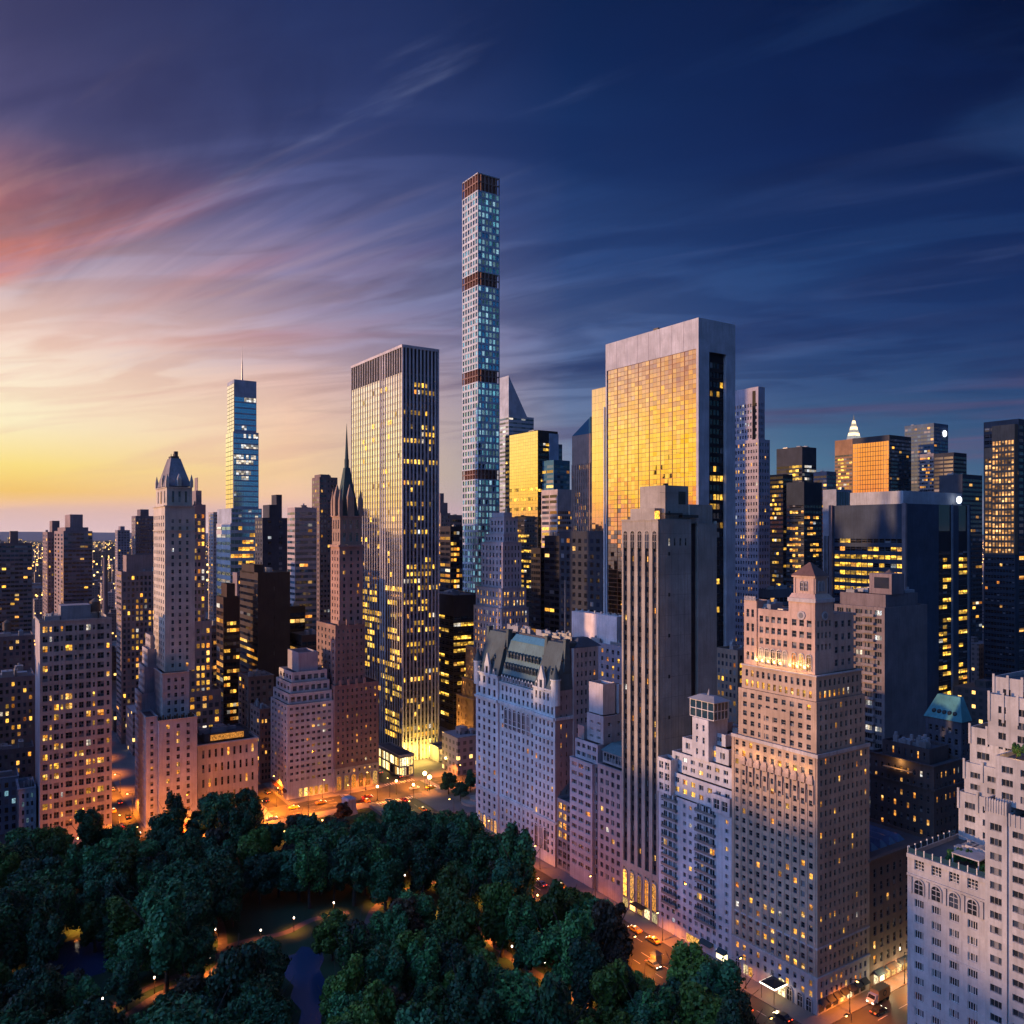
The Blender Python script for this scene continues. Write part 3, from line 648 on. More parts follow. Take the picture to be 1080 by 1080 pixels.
g0, g1 = b.lx(729), b.lx(736)
b.face('W', 0, g0, zt-8.6, zt-4.6, 0, cols=5, rows=1, wf=.32, hf=.6, lit=.35, ma=1.2, mz0=.1, mz1=.1, skip=lambda k, r: k in (0,))
b.blank('W', 0, g0, 0, zt-8.6, 0); b.blank('W', 0, g0, zt-4.6, zt, 0)
q = MB()
for k in range(1, 24): z = k*6.3; q.box(.8, g0, -.025, -.003, z, z+.07); z = z if z > 60 else 0
for k in range(1, 5): q.box(g0*k/5, g0*k/5+.06, -.03, -.003, 40, zt-9)
q.obj('panel_joint', wm(.16, .14, .145), b.e)
for k in range(7): q = MB(); q.box(g0*.3, g0*.3+.8, -.05, -.003, 50+k*12.6, 51.1+k*12.6); q.obj('vent', M['black'], b.e)
b.blank('W', g0, g1, 0, zt, 1.2, wm(.03, .03, .035)); b.blank('N', 0, 1.2, 0, zt, g1)
b.face('W', g0+.8, g1-.6, 20, zt-3, 1.1, cols=1, fh=3.15, wf=.8, hf=.5, lit=.10, ma=.05, mat=stripe)
b.blank('W', g1, b.W, 0, zs+3, 0)
b.wall.quad((b.W, 0, 0), (b.W, Lk, 0), (b.W, Lk, zt), (b.W, 0, zt)); b.wall.quad((0, Lk, 0), (b.W, Lk, 0), (b.W, Lk, zt), (0, Lk, zt))
b.roof.quad((0, 0, zt-.6), (g0, 0, zt-.6), (g0, Lk, zt-.6), (0, Lk, zt-.6)); b.roof.quad((g0, 0, zs+2.9), (b.W, 0, zs+2.9), (b.W, Lk, zs+2.9), (g0, Lk, zs+2.9))
b.trim.box(-.2, g0, -.02, Lk, zt+.001, zt+.5)
# roof boxes
ph = MB(); ph.box(4.5, 14.5, 1.6, Lk*.78, zt-.6, zt+11.0); ph.box(1.6, 4.49, 3.2, Lk*.86, zt-.6, zt+3.9); ph.box(14.51, b.W-1, 1.0, Lk*.8, zs+3, zs+9)
ph.obj('penthouse', conc, b.e)
q = MB(); q.box(10.2, 13.2, 1.5, 1.58, zt+5.2, zt+9.2); q.obj('louvre', M['black'], b.e)
q = MB(); q.box(2.4, 9.8, -.6, 1.3, zt+1.9, zt+2.4); q.box(10, 17, -.4, 1.2, zt+1.0, zt+1.9); q.obj('window_cleaning_cradle', M['darkmetal'], b.e)
q = MB(); q.box(1.5, 1.58, 1.0, 3.1, zt+.4, zt+3.0); q.obj('lit_panel', M['lit'], b.e)
b.zvis = 10; b.done()
ypl = toG(b.X, b.D)[1]+b.L

# ---- grey brick block with a green terrace roof
gb = wm(.36, .30, .31)
b = Bld('brick_apartment_block', 'grey-brown brick block with a green terrace roof beside the striped hotel slab', 'apartment block', 655.5, 0, mat=gb, near=True, xy=G(.4, ypl+.1))
b.L = b.ly(630.5); b.W = 18; zt = b.z(814)
b.tier(0, 18, 0, b.L, 0, zt, n=dict(cols=4, fh=3.0, wf=.55, hf=.55, lit=.06, ma=.7, mz0=5, mz1=.8, sash=(2, 1)), cornice=.3)
b.tier(2.2, 18, 0, b.L, zt+.01, zt+4.2, n=dict(cols=8, rows=1, wf=.8, hf=.7, lit=0, ma=.3, mz0=.2, mz1=.3))
q = MB(); q.frus((1.2, 18, 0, b.L), zt+4.2, (6, 18, 0, b.L), zt+6.0); q.obj('terrace_roof', M['copper'], b.e)
b.zvis = 10; b.done(); y_n = toG(b.X, b.D)[1]+b.L
# ---- white-window block with a stepped penthouse tower
ww = wm(.42, .40, .44)
b = Bld('stepped_apartment_block', 'pale banded apartment block with a stepped white penthouse tower', 'apartment block', 630.3, 0, mat=ww, near=True, xy=G(.2, y_n+.1), frame='framew')
b.L = b.ly(601); b.W = 18; zt = b.z(808); Lw = b.L
b.tier(0, 18, 2.6, Lw, 0, zt, n=dict(cols=3, fh=2.95, wf=.72, hf=.5, lit=.05, ma=.5, mz0=4.5, mz1=.6, sash=(3, 1)), cornice=.25)
b.face('N', 0, 2.6, 0, zt, .9, cols=1, fh=2.95, wf=.8, hf=.72, lit=.03, ma=.1, mz0=4.5, mz1=.6, mat=wm(.16, .17, .2), sash=(2, 1))
b.blank('W', 0, 18, 0, zt, 0); b.roof.quad((.9, 0, zt-.02), (18, 0, zt-.02), (18, 2.6, zt-.02), (.9, 2.6, zt-.02))
b.tier(1.2, 17, 1.2, Lw-1.5, zt+.01, zt+6.6, n=dict(cols=4, rows=2, wf=.66, hf=.55, lit=0, ma=.4, mz0=.3, mz1=.5, sash=(2, 1)))
b.tier(3.2, 17, .6, Lw-5.5, zt+6.61, zt+16, n=dict(cols=2, rows=3, wf=.5, hf=.35, lit=0, ma=.6, mz0=.5, mz1=1.6), w=dict(cols=3, rows=2, wf=.3, hf=.3, lit=0), mat=wm(.40, .36, .38))
b.tier(4.5, 10, 2.4, Lw-5.0, zt+16.01, zt+26.5, mat=wm(.50, .46, .48)); b.tier(10.6, 13.5, 1.2, 4.2, zt+16.01, zt+26, mat=wm(.38, .34, .36))
q = MB(); q.box(2.0, 3.1, Lw-5.4, Lw-2, zt+6.61, zt+11.2); q.obj('greenhouse', M['glassblue'], b.e)
b.clutter(5, 15, 1.5, Lw-6, zt+15.2, 5, hmax=2.2); b.zvis = 8; b.done(); y_n = toG(b.X, b.D)[1]+b.L
# ---- low lit glass infill
b = Bld('infill_building', 'narrow low building with big orange lit windows beside the chateau hotel', 'building', 601, 0, mat=wm(.25, .25, .28), near=True, xy=G(1.2, y_n+.1), lit='lito')
b.L = b.ly(587.6); b.W = 14; zt = b.z(848)
b.tier(0, 14, 0, b.L, 0, zt, n=dict(cols=3, rows=7, wf=.78, hf=.7, lit=lambda k, r, n: .95 if k > 0 and 2 < r < 7 else 0, ma=.3, mz0=.5, mz1=.8, sash=(2, 2)))
b.zvis = 8; b.done(); y_n = toG(b.X, b.D)[1]+b.L

# ---- the grand chateau hotel
pw = wm(.60, .63, .63)
b = Bld('chateau_hotel', 'grand white chateau hotel with green-blue mansard roof, dormers and corner gables', 'hotel', 587, 0, mat=pw, near=True, xy=G(.4, y_n+.15), frame='frame', lit='lito')
b.L = b.ly(502); Lp = b.L; b.W = b.lx(604); zb = b.z(869); zc = b.z(759); ze = b.z(736)
b.trimmat = pw
ya, yb = b.ly(562.5), b.ly(525)
for (A, C, n, pl, sp) in ((0, ya, 5, 0, 1), (ya, yb, 8, .9, 1), (yb, Lp, 4, 0, 1)):
    b.face('N', A, C, 0, zb, pl, cols=n, rows=4, wf=.42, hf=.62, lit=.10, ma=.6, mz0=3.5, mz1=.6, sash=(1, 2))
    b.face('N', A, C, zb, zc, pl, cols=n, rows=11, wf=.42, hf=.58, lit=.06, ma=.6, mz0=.3, mz1=.6, sash=(1, 2) if n != 8 else (2, 2))
    b.face('N', A, C, zc, ze+(2.2 if pl == 0 else 0), pl, cols=n, rows=2, wf=.42, hf=.6, lit=0, ma=.6, mz0=.5, mz1=.4)
    for (z, h, p) in ((zb-.3, .8, .35), (zc-.5, 1.0, .8), (zc-8.2, .35, .2), (ze-.3+(2.2 if pl == 0 else 0), .6, .5)):
        b.trim.box(pl-p, pl-.003, A, C-.002, z, z+h)
b.blank('W', .9, .0, 0, ze, ya); 
for yy in (ya, yb): b.wall.quad((0, yy, 0), (.9, yy, 0), (.9, yy, ze+2.2), (0, yy, ze+2.2))
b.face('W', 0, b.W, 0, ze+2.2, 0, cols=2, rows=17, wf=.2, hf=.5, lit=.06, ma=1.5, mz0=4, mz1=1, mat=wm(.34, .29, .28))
b.trim.box(-.003, b.W, -.5, -.003, zc-.5, zc+.5); b.trim.box(0, b.W, -.35, -.003, zb-.3, zb+.5)
XM = b.lx(630)-1.5; b.wall.quad((0, Lp, 0), (XM, Lp, 0), (XM, Lp, ze), (0, Lp, ze)); b.wall.quad((XM, 0, 0), (XM, Lp, 0), (XM, Lp, ze), (XM, 0, ze))
XM = b.lx(630)-1.5
arches(b, 'N', [(ya+(yb-ya)*(k+.5)/8*1.0, zc-9.5) for k in range(1, 7)], 1.9, 8.0, .88, M['glass'], pw, band=.3, proud=.25)
arches(b, 'N', [(ya-2.0-2.9*k, 4.2) for k in range(3)], 1.7, 8.4, -.01, M['glass'], pw, band=.3)
arches(b, 'N', [(yb+1.5+2.7*k, .3) for k in range(5)], 1.7, 5.0, -.01, M['shopo'], pw, band=.3)
q = MB(); z1 = ze+.02; zr = b.z(690); 
q.frus((.9, XM, ya, yb), z1, (6.2, XM-2, ya, yb), zr+.8, 0)
q.frus((0, XM, 0, ya-.01), ze+2.22, (5.6, XM-3, 1.8, ya-1.6), zr+3.2, 1); q.frus((0, XM, yb+.01, Lp), ze+2.22, (5.6, XM-3, yb+1.6, Lp-1.8), zr+3.2, 1)
q.obj('mansard_roof', [M['copper'], M['slate']], b.e)
q = MB(); q.frus((5.8, 8.5, ya+1, yb-1), zr+.6, (8.2, 8.6, ya+1, yb-1), zr+3.0); q.obj('roof_skylight', plain('blue_roof_glass', (.08, .22, .31), .25), b.e)
q = MB(); q.box(8.6, XM-2, ya-1, yb+1, zr, zr+2.2, 0); q.box(9, XM-3, 3, Lp-3, zr+2.21, zr+3.5, 0); q.obj('flat_roof', M['roof'], b.e)
dm = MB()                                             # one dormer: cheeks, gable, dark light
dm.box(-.9, 1.2, -.55, .55, 0, 1.7, 0); dm.poly([(-.9, -.65, 1.7), (-.9, .65, 1.7), (-.9, 0, 2.6)], 0); dm.quad((-.95, -.7, 1.65), (1.6, -.7, 1.65), (1.6, 0, 2.65), (-.95, 0, 2.65), 2); dm.quad((-.95, .7, 1.65), (1.6, .7, 1.65), (1.6, 0, 2.65), (-.95, 0, 2.65), 2)
dm.quad((-.93, -.36, .2), (-.93, .36, .2), (-.93, .36, 1.6), (-.93, -.36, 1.6), 1)
dmm = dm.mesh('dormer', [pw, M['glass'], M['slate']])
dmd = bpy.data.meshes.new('dormer'); dd = MB(); dd.v, dd.f, dd.m = dm.v, dm.f, dm.m; dmd = dd.mesh('dormer', [M['slate'], M['glass'], M['slate']])
def roof_x(z, za, zb_, xa, xb): return xa+(xb-xa)*(z-za)/(zb_-za)
for r, (n, zz) in enumerate(((11, z1+.8), (11, z1+5.3), (10, z1+9.6))):
    for k in range(n):
        y = ya+1.0+(yb-ya-2)*(k+.5)/n
        link('dormer', dmm if r == 0 else dmd, b.e, (roof_x(zz, z1, zr+.8, .9, 6.2)+.35, y, zz))
for A, C in ((0, ya), (yb, Lp)):
    for k in range(3): link('dormer', dmm, b.e, (.7, A+(C-A)*(k+.5)/3, ze+2.3))
    for k in range(2): link('dormer', dmd, b.e, (2.6, A+(C-A)*(k+1)/3, ze+7.2))
    # stone gable in the middle of each pavilion
    g_ = MB(); m_ = (A+C)/2+(1.2 if A == 0 else -1); g_.box(-.6, .4, m_-1.9, m_+1.9, ze+1.6, ze+6.2); g_.frus((-.6, .4, m_-1.7, m_+1.7), ze+6.2, (-.5, .3, m_-.15, m_+.15), ze+10.6); g_.quad((-.63, m_-.8, ze+2.6), (-.63, m_+.8, ze+2.6), (-.63, m_+.8, ze+5.4), (-.63, m_-.8, ze+5.4), 1)
    g_.obj('gable', [pw, M['glass']], b.e)
# turrets at the two street corners and by the pavilions' inner edges
tr = MB(); tr.cyl(0, 0, 0, 9, 1.7, n=14); tr.cyl(0, 0, 9, 9.5, 2.0, n=14); tm = tr.mesh('turret', [pw])
tc_ = MB(); tc_.cyl(0, 0, 9.5, 14.5, 1.8, .12, n=14); tcm = tc_.mesh('turret_cap', [M['slate']])
for (x, y, z) in ((.6, Lp-.6, ze-3), (.9, .9, ze-3)):
    o = link('turret', tm, b.e, (x, y, z)); link('turret_cap', tcm, o)
for y in (yb+.9, ya-.9, 1.2, Lp-1.2):
    q = MB(); q.frus((4.2, 7.2, y-.9, y+.9), zr-7, (5.2, 7.0, y-.7, y+.7), zr+4.2); q.box(5.0, 7.2, y-1.0, y+1.0, zr+4.21, zr+4.8); q.obj('chimney', M['slate'], b.e)
    rg = MB(); rg.ball(4.1, y, zr-2.6, .55, n=8, k=6)
    rg.obj('round_dormer', M['black'], b.e)
# the rear wing, taller, seen over the court
xr0, xr1 = b.W+.02, b.lx(630)
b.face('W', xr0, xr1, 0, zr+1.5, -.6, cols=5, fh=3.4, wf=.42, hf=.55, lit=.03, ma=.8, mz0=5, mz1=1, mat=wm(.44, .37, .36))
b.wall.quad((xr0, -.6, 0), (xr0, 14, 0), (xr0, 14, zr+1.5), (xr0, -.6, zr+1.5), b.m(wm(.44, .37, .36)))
b.roof.quad((xr0, -.6, zr+1.4), (xr1, -.6, zr+1.4), (xr1, 30, zr+1.4), (xr0, 30, zr+1.4))
b.wall.quad((xr1, -.6, 0), (xr1, 30, 0), (xr1, 30, zr+1.4), (xr1, -.6, zr+1.4))
q = MB(); q.frus((xr0+2, xr1+2, 0, 9), zr+1.5, (xr0+5, xr1-2, 3, 6), zr+4.6); q.obj('hipped_roof', wm(.07, .08, .1), b.e)
b.clutter(9.5, XM-4, 4, Lp/2, zr+3.4, 14, hmax=2.4, seed=5); b.clutter(9.5, XM-4, Lp/2, Lp-6, zr+3.4, 16, hmax=2.4, seed=6); b.clutter(xr0+1, xr1-1, 12, 28, zr+1.5, 12, hmax=3, seed=8)
q = MB(); q.cyl(9, 6, zr+3, zr+26, .12, .05, n=6); q.obj('flagpole', M['steel'], b.e)
b.zvis = 5; b.done(); PLAZA = b

# ---- roof-garden block and big white deco tower, right foreground
rg_ = wm(.39, .38, .39)
b = Bld('roof_garden_block', 'pink-white block with arched top windows and a planted roof garden', 'apartment block', 1037, 0, mat=rg_, near=True, xy=G(0, -40.6), frame='framew', zvis=0)
b.L = b.ly(957); Lr = b.L; zt = b.z(927)
b.tier(0, 22, 0, Lr, 0, zt-8.6, n=dict(cols=4, rows=11, wf=.52, hf=.5, lit=0, ma=.8, mz0=1.5, mz1=.3, sash=(4, 1)), parapet=False)
b.tier(0, 22, 0, Lr, zt-8.59, zt, n=dict(cols=4, rows=1, wf=.56, hf=.86, lit=0, ma=.8, mz0=5.2, mz1=.8, sash=(3, 3), litm='lito'))
b.ring(0, 22, 0, Lr, zt-4.9, zt-4.4, .25); b.ring(0, 22, 0, Lr, zt-.9, zt+.05, .35); b.ring(0, 22, 0, Lr, 28.4, 28.7, .1); b.ring(0, 22, 0, Lr, 14.4, 14.7, .1)
c4 = (Lr-1.6)/4
arches(b, 'N', [(.8+c4*(k+.5), zt-8.5) for k in range(4)], c4*.5, 3.2, -.01, M['glass'], rg_, band=.35)
for k in range(5): y = .8+c4*k; b.trim.box(-.3, -.004, max(.0, y-.35), min(Lr, y+.35), zt-8.6, zt-5.0)
ra = MB()
for k in range(10):
    y = Lr*k/9; ra.box(.05, .3, max(0, y-.1), min(Lr, y+.1), zt+.06, zt+1.5)
for k in range(8): x = .4+k*2.4; ra.box(x-.1, x+.1, Lr-.3, Lr-.05, zt+.06, zt+1.5)
ro = ra.obj('railing_post', M['framew'], b.e, kind='stuff'); q = MB(); q.box(.15, .19, 0, Lr, zt+.1, zt+1.2); q.box(.2, 20, Lr-.2, Lr-.16, zt+.1, zt+1.2); q.obj('railing_glass', M['glassblue'], b.e)
q = MB()
for (x, y) in ((3, 3), (3, 8.5), (8, 3), (8, 8.5), (13, 5)): q.box(x-.12, x+.12, y-.12, y+.12, zt-.9, zt+1.9)
q.box(2.8, 8.2, 2.8, 8.7, zt+1.9, zt+2.15); q.box(9.0, 9.2, 3, 9, zt-.9, zt+2.4); q.obj('pergola', wm(.45, .42, .42), b.e)
b.clutter(10, 21, 1, Lr-2, zt-.9, 7, hmax=2); b.zvis = 6; b.done(); RG = b
wt = wm(.39, .385, .395)
b = Bld('deco_tower', 'big white stepped art-deco tower with banded windows and planted terraces', 'tower', 1037, 0, mat=wt, near=True, xy=G(0, -40.7), frame='frame')
xp = -24
zf = b.z(841)
b.tier(-.6, 16, -4.3, -.02, 0, zf, n=dict(cols=1, fh=3.05, wf=.62, hf=.5, lit=0, ma=.3, mz0=1.0, mz1=4.0, sash=(3, 1)), w=dict(cols=4, fh=3, wf=.4, hf=.5, lit=0), parapet=True)
b.tier(-.2, 16, xp, -4.32, 0, b.z(852), n=dict(cols=4, fh=3.05, wf=.84, hf=.46, lit=0, ma=.5, mz0=1.0, mz1=2.4, sash=(4, 1)), parapet=True)
for k in range(9): b.pier.box(-.75, -.605, -4.3+k*.52, -4.3+k*.52+.22, zf-2.6, zf+.3, bottom=False)
for k in range(20): b.pier.box(-.35, -.205, -4.5-k*.95-.3, -4.5-k*.95, b.z(856)-1.6, b.z(852)+.2, bottom=False)
b.tier(1.2, 20, xp, -1.2, zf-1, b.z(796), n=dict(cols=6, fh=3.05, wf=.6, hf=.52, lit=0, ma=.5, mz0=.5, mz1=1.2, sash=(3, 1)))
# wings stepping up behind the garden block
W1 = [(1011, 834), (1017, 803), (1023, 766)]
off = 20.5; ym = -1.0
for i, (pxl, py) in enumerate(W1):
    o_ = off+i*.6; yl = b.ly(pxl, o_); zt2 = b.z(py, o_, yl)
    b.tier(o_, 44, ym-i*.1, yl, 0 if i == 0 else b.z(W1[i-1][1], off, yl)-.4, zt2, n=dict(cols=4 if i < 2 else 3, fh=3.05, wf=.58, hf=.5, lit=0, ma=.6, mz0=.4, mz1=1.4, sash=(3, 1)))
    for k in range(5): yy = ym+(yl-ym)*k/4; b.pier.box(o_-.25, o_-.003, yy-.25, yy+.25, zt2-4, zt2+.8, bottom=False)
o_ = 10; 
for pxl, py, o_ in ((1042, 731, 12), (1047, 713, 14)):
    yl = b.ly(pxl, o_); b.tier(o_, 44, xp, yl, b.z(800), b.z(py, o_, yl), n=dict(cols=7, fh=3.3, wf=.4, hf=.52, lit=0, ma=1.0, mz0=1.0, mz1=1.8, sash=(2, 1)))
    for k in range(8): yy = yl+(xp-yl)*k/10; b.pier.box(o_-.22, o_-.003, yy-.5, yy, b.z(py, o_, yl)-6, b.z(py, o_, yl)+.6, bottom=False)
DECO = b
b.zvis = 0; b.done()
# lit branches of the terrace shrubs
# ------------------------------------------------------------------ everything further back
def simple(name, label, cat, xl, xc, xr, yt, D, mat, N=None, Wf=None, near=False, tiers=(), lit='lit', glass='glass', frame='frame', cl=4, done=True, tank=False, corn=0.0, base=0, group=None, zvis=10, Lmin=None, Wmin=None):
    """a tower given by its sight lines: left edge, corner, right edge, top and distance. tiers = extra blocks (x0,x1,y0,y1,top py, N, W)"""
    b = Bld(name, label, cat, xc, D, xl, xr, mat=mat, near=near, lit=lit, glass=glass, frame=frame, group=group, zvis=zvis)
    if Lmin: b.L = max(b.L, Lmin)
    if Wmin: b.W = max(b.W, Wmin)
    zt = b.z(yt); b.zt = zt
    b.tier(0, b.W, 0, b.L, base, zt, n=N, w=Wf, cornice=corn)
    zz = zt
    for (x0, x1, y0, y1, py, n2, w2) in tiers:
        z2 = b.z(py); b.tier(b.W*x0, b.W*x1, b.L*y0, b.L*y1, zz-.9 if z2 > zz else zz, z2, n=n2, w=w2); 
    if cl: b.clutter(.5, b.W-.5, .5, b.L-.5, zt-.9, cl, hmax=3.2, tank=tank)
    if done: b.done()
    return b
def off(c, **k): d = dict(cols=c, fh=3.9, wf=.9, hf=.55, lit=.3, mode='rows', ma=.3, mz0=3, mz1=3); d.update(k); return d
def res(c, **k): d = dict(cols=c, fh=3.1, wf=.5, hf=.55, lit=.1, ma=.6, mz0=1, mz1=1.5); d.update(k); return d

# ---- supertall square grid tower
gw = wm(.50, .55, .62)
b = Bld('supertall_tower', 'very tall slender square tower with a grid of windows and dark open bands', 'skyscraper', 504, 700, 487.5, 527, mat=gw, near=True, lit='litblue', glass='tealglass')
zt = b.z(181.5); Lq, Wq = b.L, b.W; bands = [(181.5, 200), (286, 300), (389, 402), (495, 505)]
z_prev = 0; segs = []
zs_ = [(b.z(a), b.z(c)) for a, c in bands]
segs = [(zs_[0][1], zs_[1][0]), (zs_[1][1], zs_[2][0]), (zs_[2][1], zs_[3][0]), (zs_[3][1], 0)]
for (zh, zl) in segs:
    n = max(1, int(round((zh-zl)/5.6)))
    b.tier(0, Wq, 0, Lq, zl, zh, n=dict(cols=6, rows=n, wf=.66, hf=.68, lit=.5, ma=.3, mz0=.1, mz1=.1, rec=.6, sash=(2, 1)), w=dict(cols=6, rows=n, wf=.66, hf=.68, lit=.8, ma=.3, mz0=.1, mz1=.1, rec=.6, sash=(2, 1)), parapet=False)
bq = MB(); q = MB()
for (zh, zl) in zs_:
    bq = MB()
    q.box(1.6, Wq-1.6, 1.6, Lq-1.6, zl+.01, zh-.01, 0)
    for s in range(7):
        a, c = Lq*s/6, Wq*s/6
        bq.box(0, .9, max(0, a-.55), min(Lq, a+.55), zl, zh, bottom=False); bq.box(max(.91, c-.55), min(Wq, c+.55), 0, .9, zl, zh, bottom=False)
    mid = (zh+zl)/2; bq.box(.1, .8, .1, Lq-.1, mid-.5, mid+.5); bq.box(.81, Wq-.1, .1, .8, mid-.49, mid+.49); bq.obj('open_band', wm(.27, .165, .14), b.e)
q.obj('open_mechanical_core', wm(.26, .12, .09), b.e); b.piermat = gw
b.pier.box(0, Wq, 0, Lq, zt-.8, zt); b.zvis = 60; b.done()

# ---- white striped marble office tower with pavilions at its foot
mb_ = wm(.56, .53, .55)
b = Bld('marble_office_tower', 'white marble office tower of vertical piers with rows of yellow lit floors', 'office tower', 424.3, 432, 370.5, 463, mat=wm(.10, .095, .10), near=True, lit='litoff', glass='glassblack', zvis=6)
zt = b.z(366); Lg, Wg = b.L, b.W; yn = b.ly(401.5); yn2 = b.ly(406)
lo = lambda k, r, n: 0
def litrow(seed, lows, n):
    rr = random.Random(seed); d = {}
    def f(k, r, rows):
        if r not in d:
            fr = r/rows; p = .9 if fr < .45 else .5
            if rr.random() < (.74 if fr < .45 else (.42 if fr < .97 else 0)):
                w_ = int(n*rr.uniform(.35, 1)); c0 = rr.randint(0, max(0, n-w_)); d[r] = (c0, c0+w_, rr.uniform(.6, .97))
            else: d[r] = (0, 0, 0)
        a = d[r]; return a[2] if a[0] <= k < a[1] else .05
    return f
fl = 52; ztop = zt-13; z00 = 11
b.face('W', 0, Wg, z00, ztop, .35, cols=10, rows=fl, wf=.72, hf=.62, lit=litrow(5, 0, 10), ma=.2, mz0=.3, mz1=.3, sash=(1, 1), pr=0)
def gmn(A, C, n, pl, s, sd):
    q = MB(); r = random.Random(sd); rows = fl; cz = (ztop-z00)/rows; ca = (C-A)/n; lr = litrow(sd, 0, n)
    for k in range(n):
        for j in range(rows):
            y0, y1, z0, z1 = A+ca*k+.1, A+ca*(k+1)-.1, z00+cz*j+.05, z00+cz*(j+1)-.05
            on = r.random() < lr(k, j, rows)*(1.0 if j < rows*.42 else .25)
            t = r.gauss(0, .0012); q.quad((pl+.06-t, y0, z0), (pl+.06+t, y1, z0), (pl+.06+t, y1, z1-cz*.32), (pl+.06-t, y0, z1-cz*.32), 1 if on else 0)
            q.quad((pl+.06, y0, z1-cz*.32), (pl+.06, y1, z1-cz*.32), (pl+.06, y1, z1), (pl+.06, y0, z1), 2)
    q.obj('glazing', [glass_mirror('tower_mirror', (.97, .95, .92), .05), M['litoff'], glass_mirror('spandrel_mirror', (.78, .72, .68), .12)], b.e)
gmn(0, yn, 9, 0, 1, 3); gmn(yn2, Lg, 14, 0, 1, 4)
b.blank('N', 0, yn, 0, ztop, .12, wm(.05, .05, .05)); b.blank('N', yn2, Lg, 0, ztop, .12, wm(.05, .05, .05))
b.face('N', yn, yn2, z00, ztop, 2.4, cols=1, rows=fl, wf=.8, hf=.6, lit=.28, ma=.1, sash=(1, 1)); b.blank('W', 0, 2.4, 0, zt, yn2, mb_)
b.piermat = mb_
b.piers('N', 0, yn, 0, zt, .05, 9, .5, .22); b.piers('N', yn2, Lg, 0, zt, .05, 14, .5, .22); b.piers('W', 0, Wg, 0, zt, .35, 10, .8, .6)
b.blank('N', 0, Lg, ztop, zt, .1, wm(.03, .03, .035)); b.blank('W', 0, Wg, ztop, zt, .3, wm(.03, .03, .035))
b.pier.box(-.35, Wg, -.35, Lg, zt+.002, zt+1.4); b.wall.quad((Wg, 0, 0), (Wg, Lg, 0), (Wg, Lg, zt), (Wg, 0, zt)); b.wall.quad((0, Lg, 0), (Wg, Lg, 0), (Wg, Lg, zt), (0, Lg, zt))
# glowing lobby
q = MB(); 
for k in range(10): q.box(Wg*k/10+.95, Wg*(k+1)/10-.1, .6, .8, .2, z00-1)
q.box(.4, .6, .8, yn, .2, z00-1); q.obj('lobby_glazing', lit_mat('lobby_light', [(1, .62, .08), (1, .72, .18), (1, .66, .12)], 3.2, .4), b.e)
b.clutter(4, Wg-3, 10, Lg-6, zt+1.4, 5, hmax=2.6); b.done(); GM = b
for k in range(3): x, y = b.w(2+k*8, -6); lamp_pt(x, y, 5.5, 9000, (1, .62, .12), .8)
# showroom pavilions either side
for nm, pa, pb, yo, D_, lb in (('glass_pavilion', 397, 421, 0, 405, 'low flat-roofed glass pavilion glowing white beside the marble tower'), ('glass_pavilion', 463, 484, 0, 432, 'low orange lit glass pavilion right of the marble tower')):
    p = Bld(nm, lb, 'pavilion', pb if pb < 430 else pa, D_, pa if pb < 430 else None, None if pb < 430 else pb, mat=wm(.35, .33, .33), near=True, lit='shop', frame='frame')
    if pb < 430: p.W = 8
    else: p.L = 10
    zz = p.z(797 if pb < 430 else 788)
    p.tier(0, p.W, 0, p.L, 0, zz, n=dict(cols=5, rows=2, wf=.86, hf=.86, lit=.9, ma=.3, mz0=.3, mz1=1.2, sash=(2, 1)) if pb < 430 else None, w=dict(cols=6, rows=2, wf=.86, hf=.86, lit=.9, ma=.3, mz0=.3, mz1=1.2, sash=(1, 1)))
    p.ring(0, p.W, 0, p.L, zz-.8, zz+.2, .8); p.zvis = 0; p.done()

# ---- mirror-fronted travertine slab
tv = wm(.46, .46, .50)
b = Bld('mirror_glass_skyscraper', 'broad pale slab skyscraper with a huge gold-reflecting glass front', 'skyscraper', 736.7, 345, 638.7, 775.5, mat=tv, near=True, lit='litoff', glass='glassblack', zvis=20)
zt = b.z(334.7); Ls, Wd = b.L, b.W; zg = b.z(367)
b.blank('N', 0, Ls, zg, zt, 0); b.blank('N', 0, 1.3, 0, zg, 0); b.blank('N', Ls-.9, Ls, 0, zg, 0)
r_ = random.Random(3); lits = set([(7, 45), (6, 45), (3, 46)]+[(7, 46)])
cols, rows = 8, 48
lits = set()
mirror_front(b, 'N', 1.3, Ls-.9, 0, zg, .55, cols*3, rows*2, M['gold'], M['black'], {(i*3+u, k*2+w_) for i, k in lits for u in range(3) for w_ in range(2)}, tilt=.011, gap=.08)
q = MB()
for k in range(2*rows+1): z = zg*k/rows/2; h_ = .12 if k % 2 else .2; q.box(.30, .40, 1.3, Ls-.9, z-h_/2, z+h_/2)
for k in range(1, cols): y = 1.3+(Ls-2.2)*k/cols; q.box(.27, .299, y-.1, y+.1, 0, zg)
q.obj('glazing_bar', plain('bronze_mullion', (.22, .10, .06), .4, .4), b.e, kind='stuff')
for y_ in (1.3, Ls-.9): b.wall.quad((0, y_, 0), (.55, y_, 0), (.55, y_, zg), (0, y_, zg))
b.wall.quad((0, 1.3, zg), (0, Ls-.9, zg), (.55, Ls-.9, zg), (.55, 1.3, zg))
g0, g1 = b.lx(748), b.lx(766); zw = b.z(369)
b.blank('W', 0, g0, 0, zt, 0); b.blank('W', g1, Wd, 0, zt, 0); b.blank('W', g0, g1, zw, zt, 0)
b.face('W', g0, g1, 0, zw, 1.6, cols=5, rows=48, wf=.94, hf=.6, lit=.26, mode='rows', ma=.1, mz0=1, mz1=3, mat=wm(.02, .02, .025), sash=(1, 1))
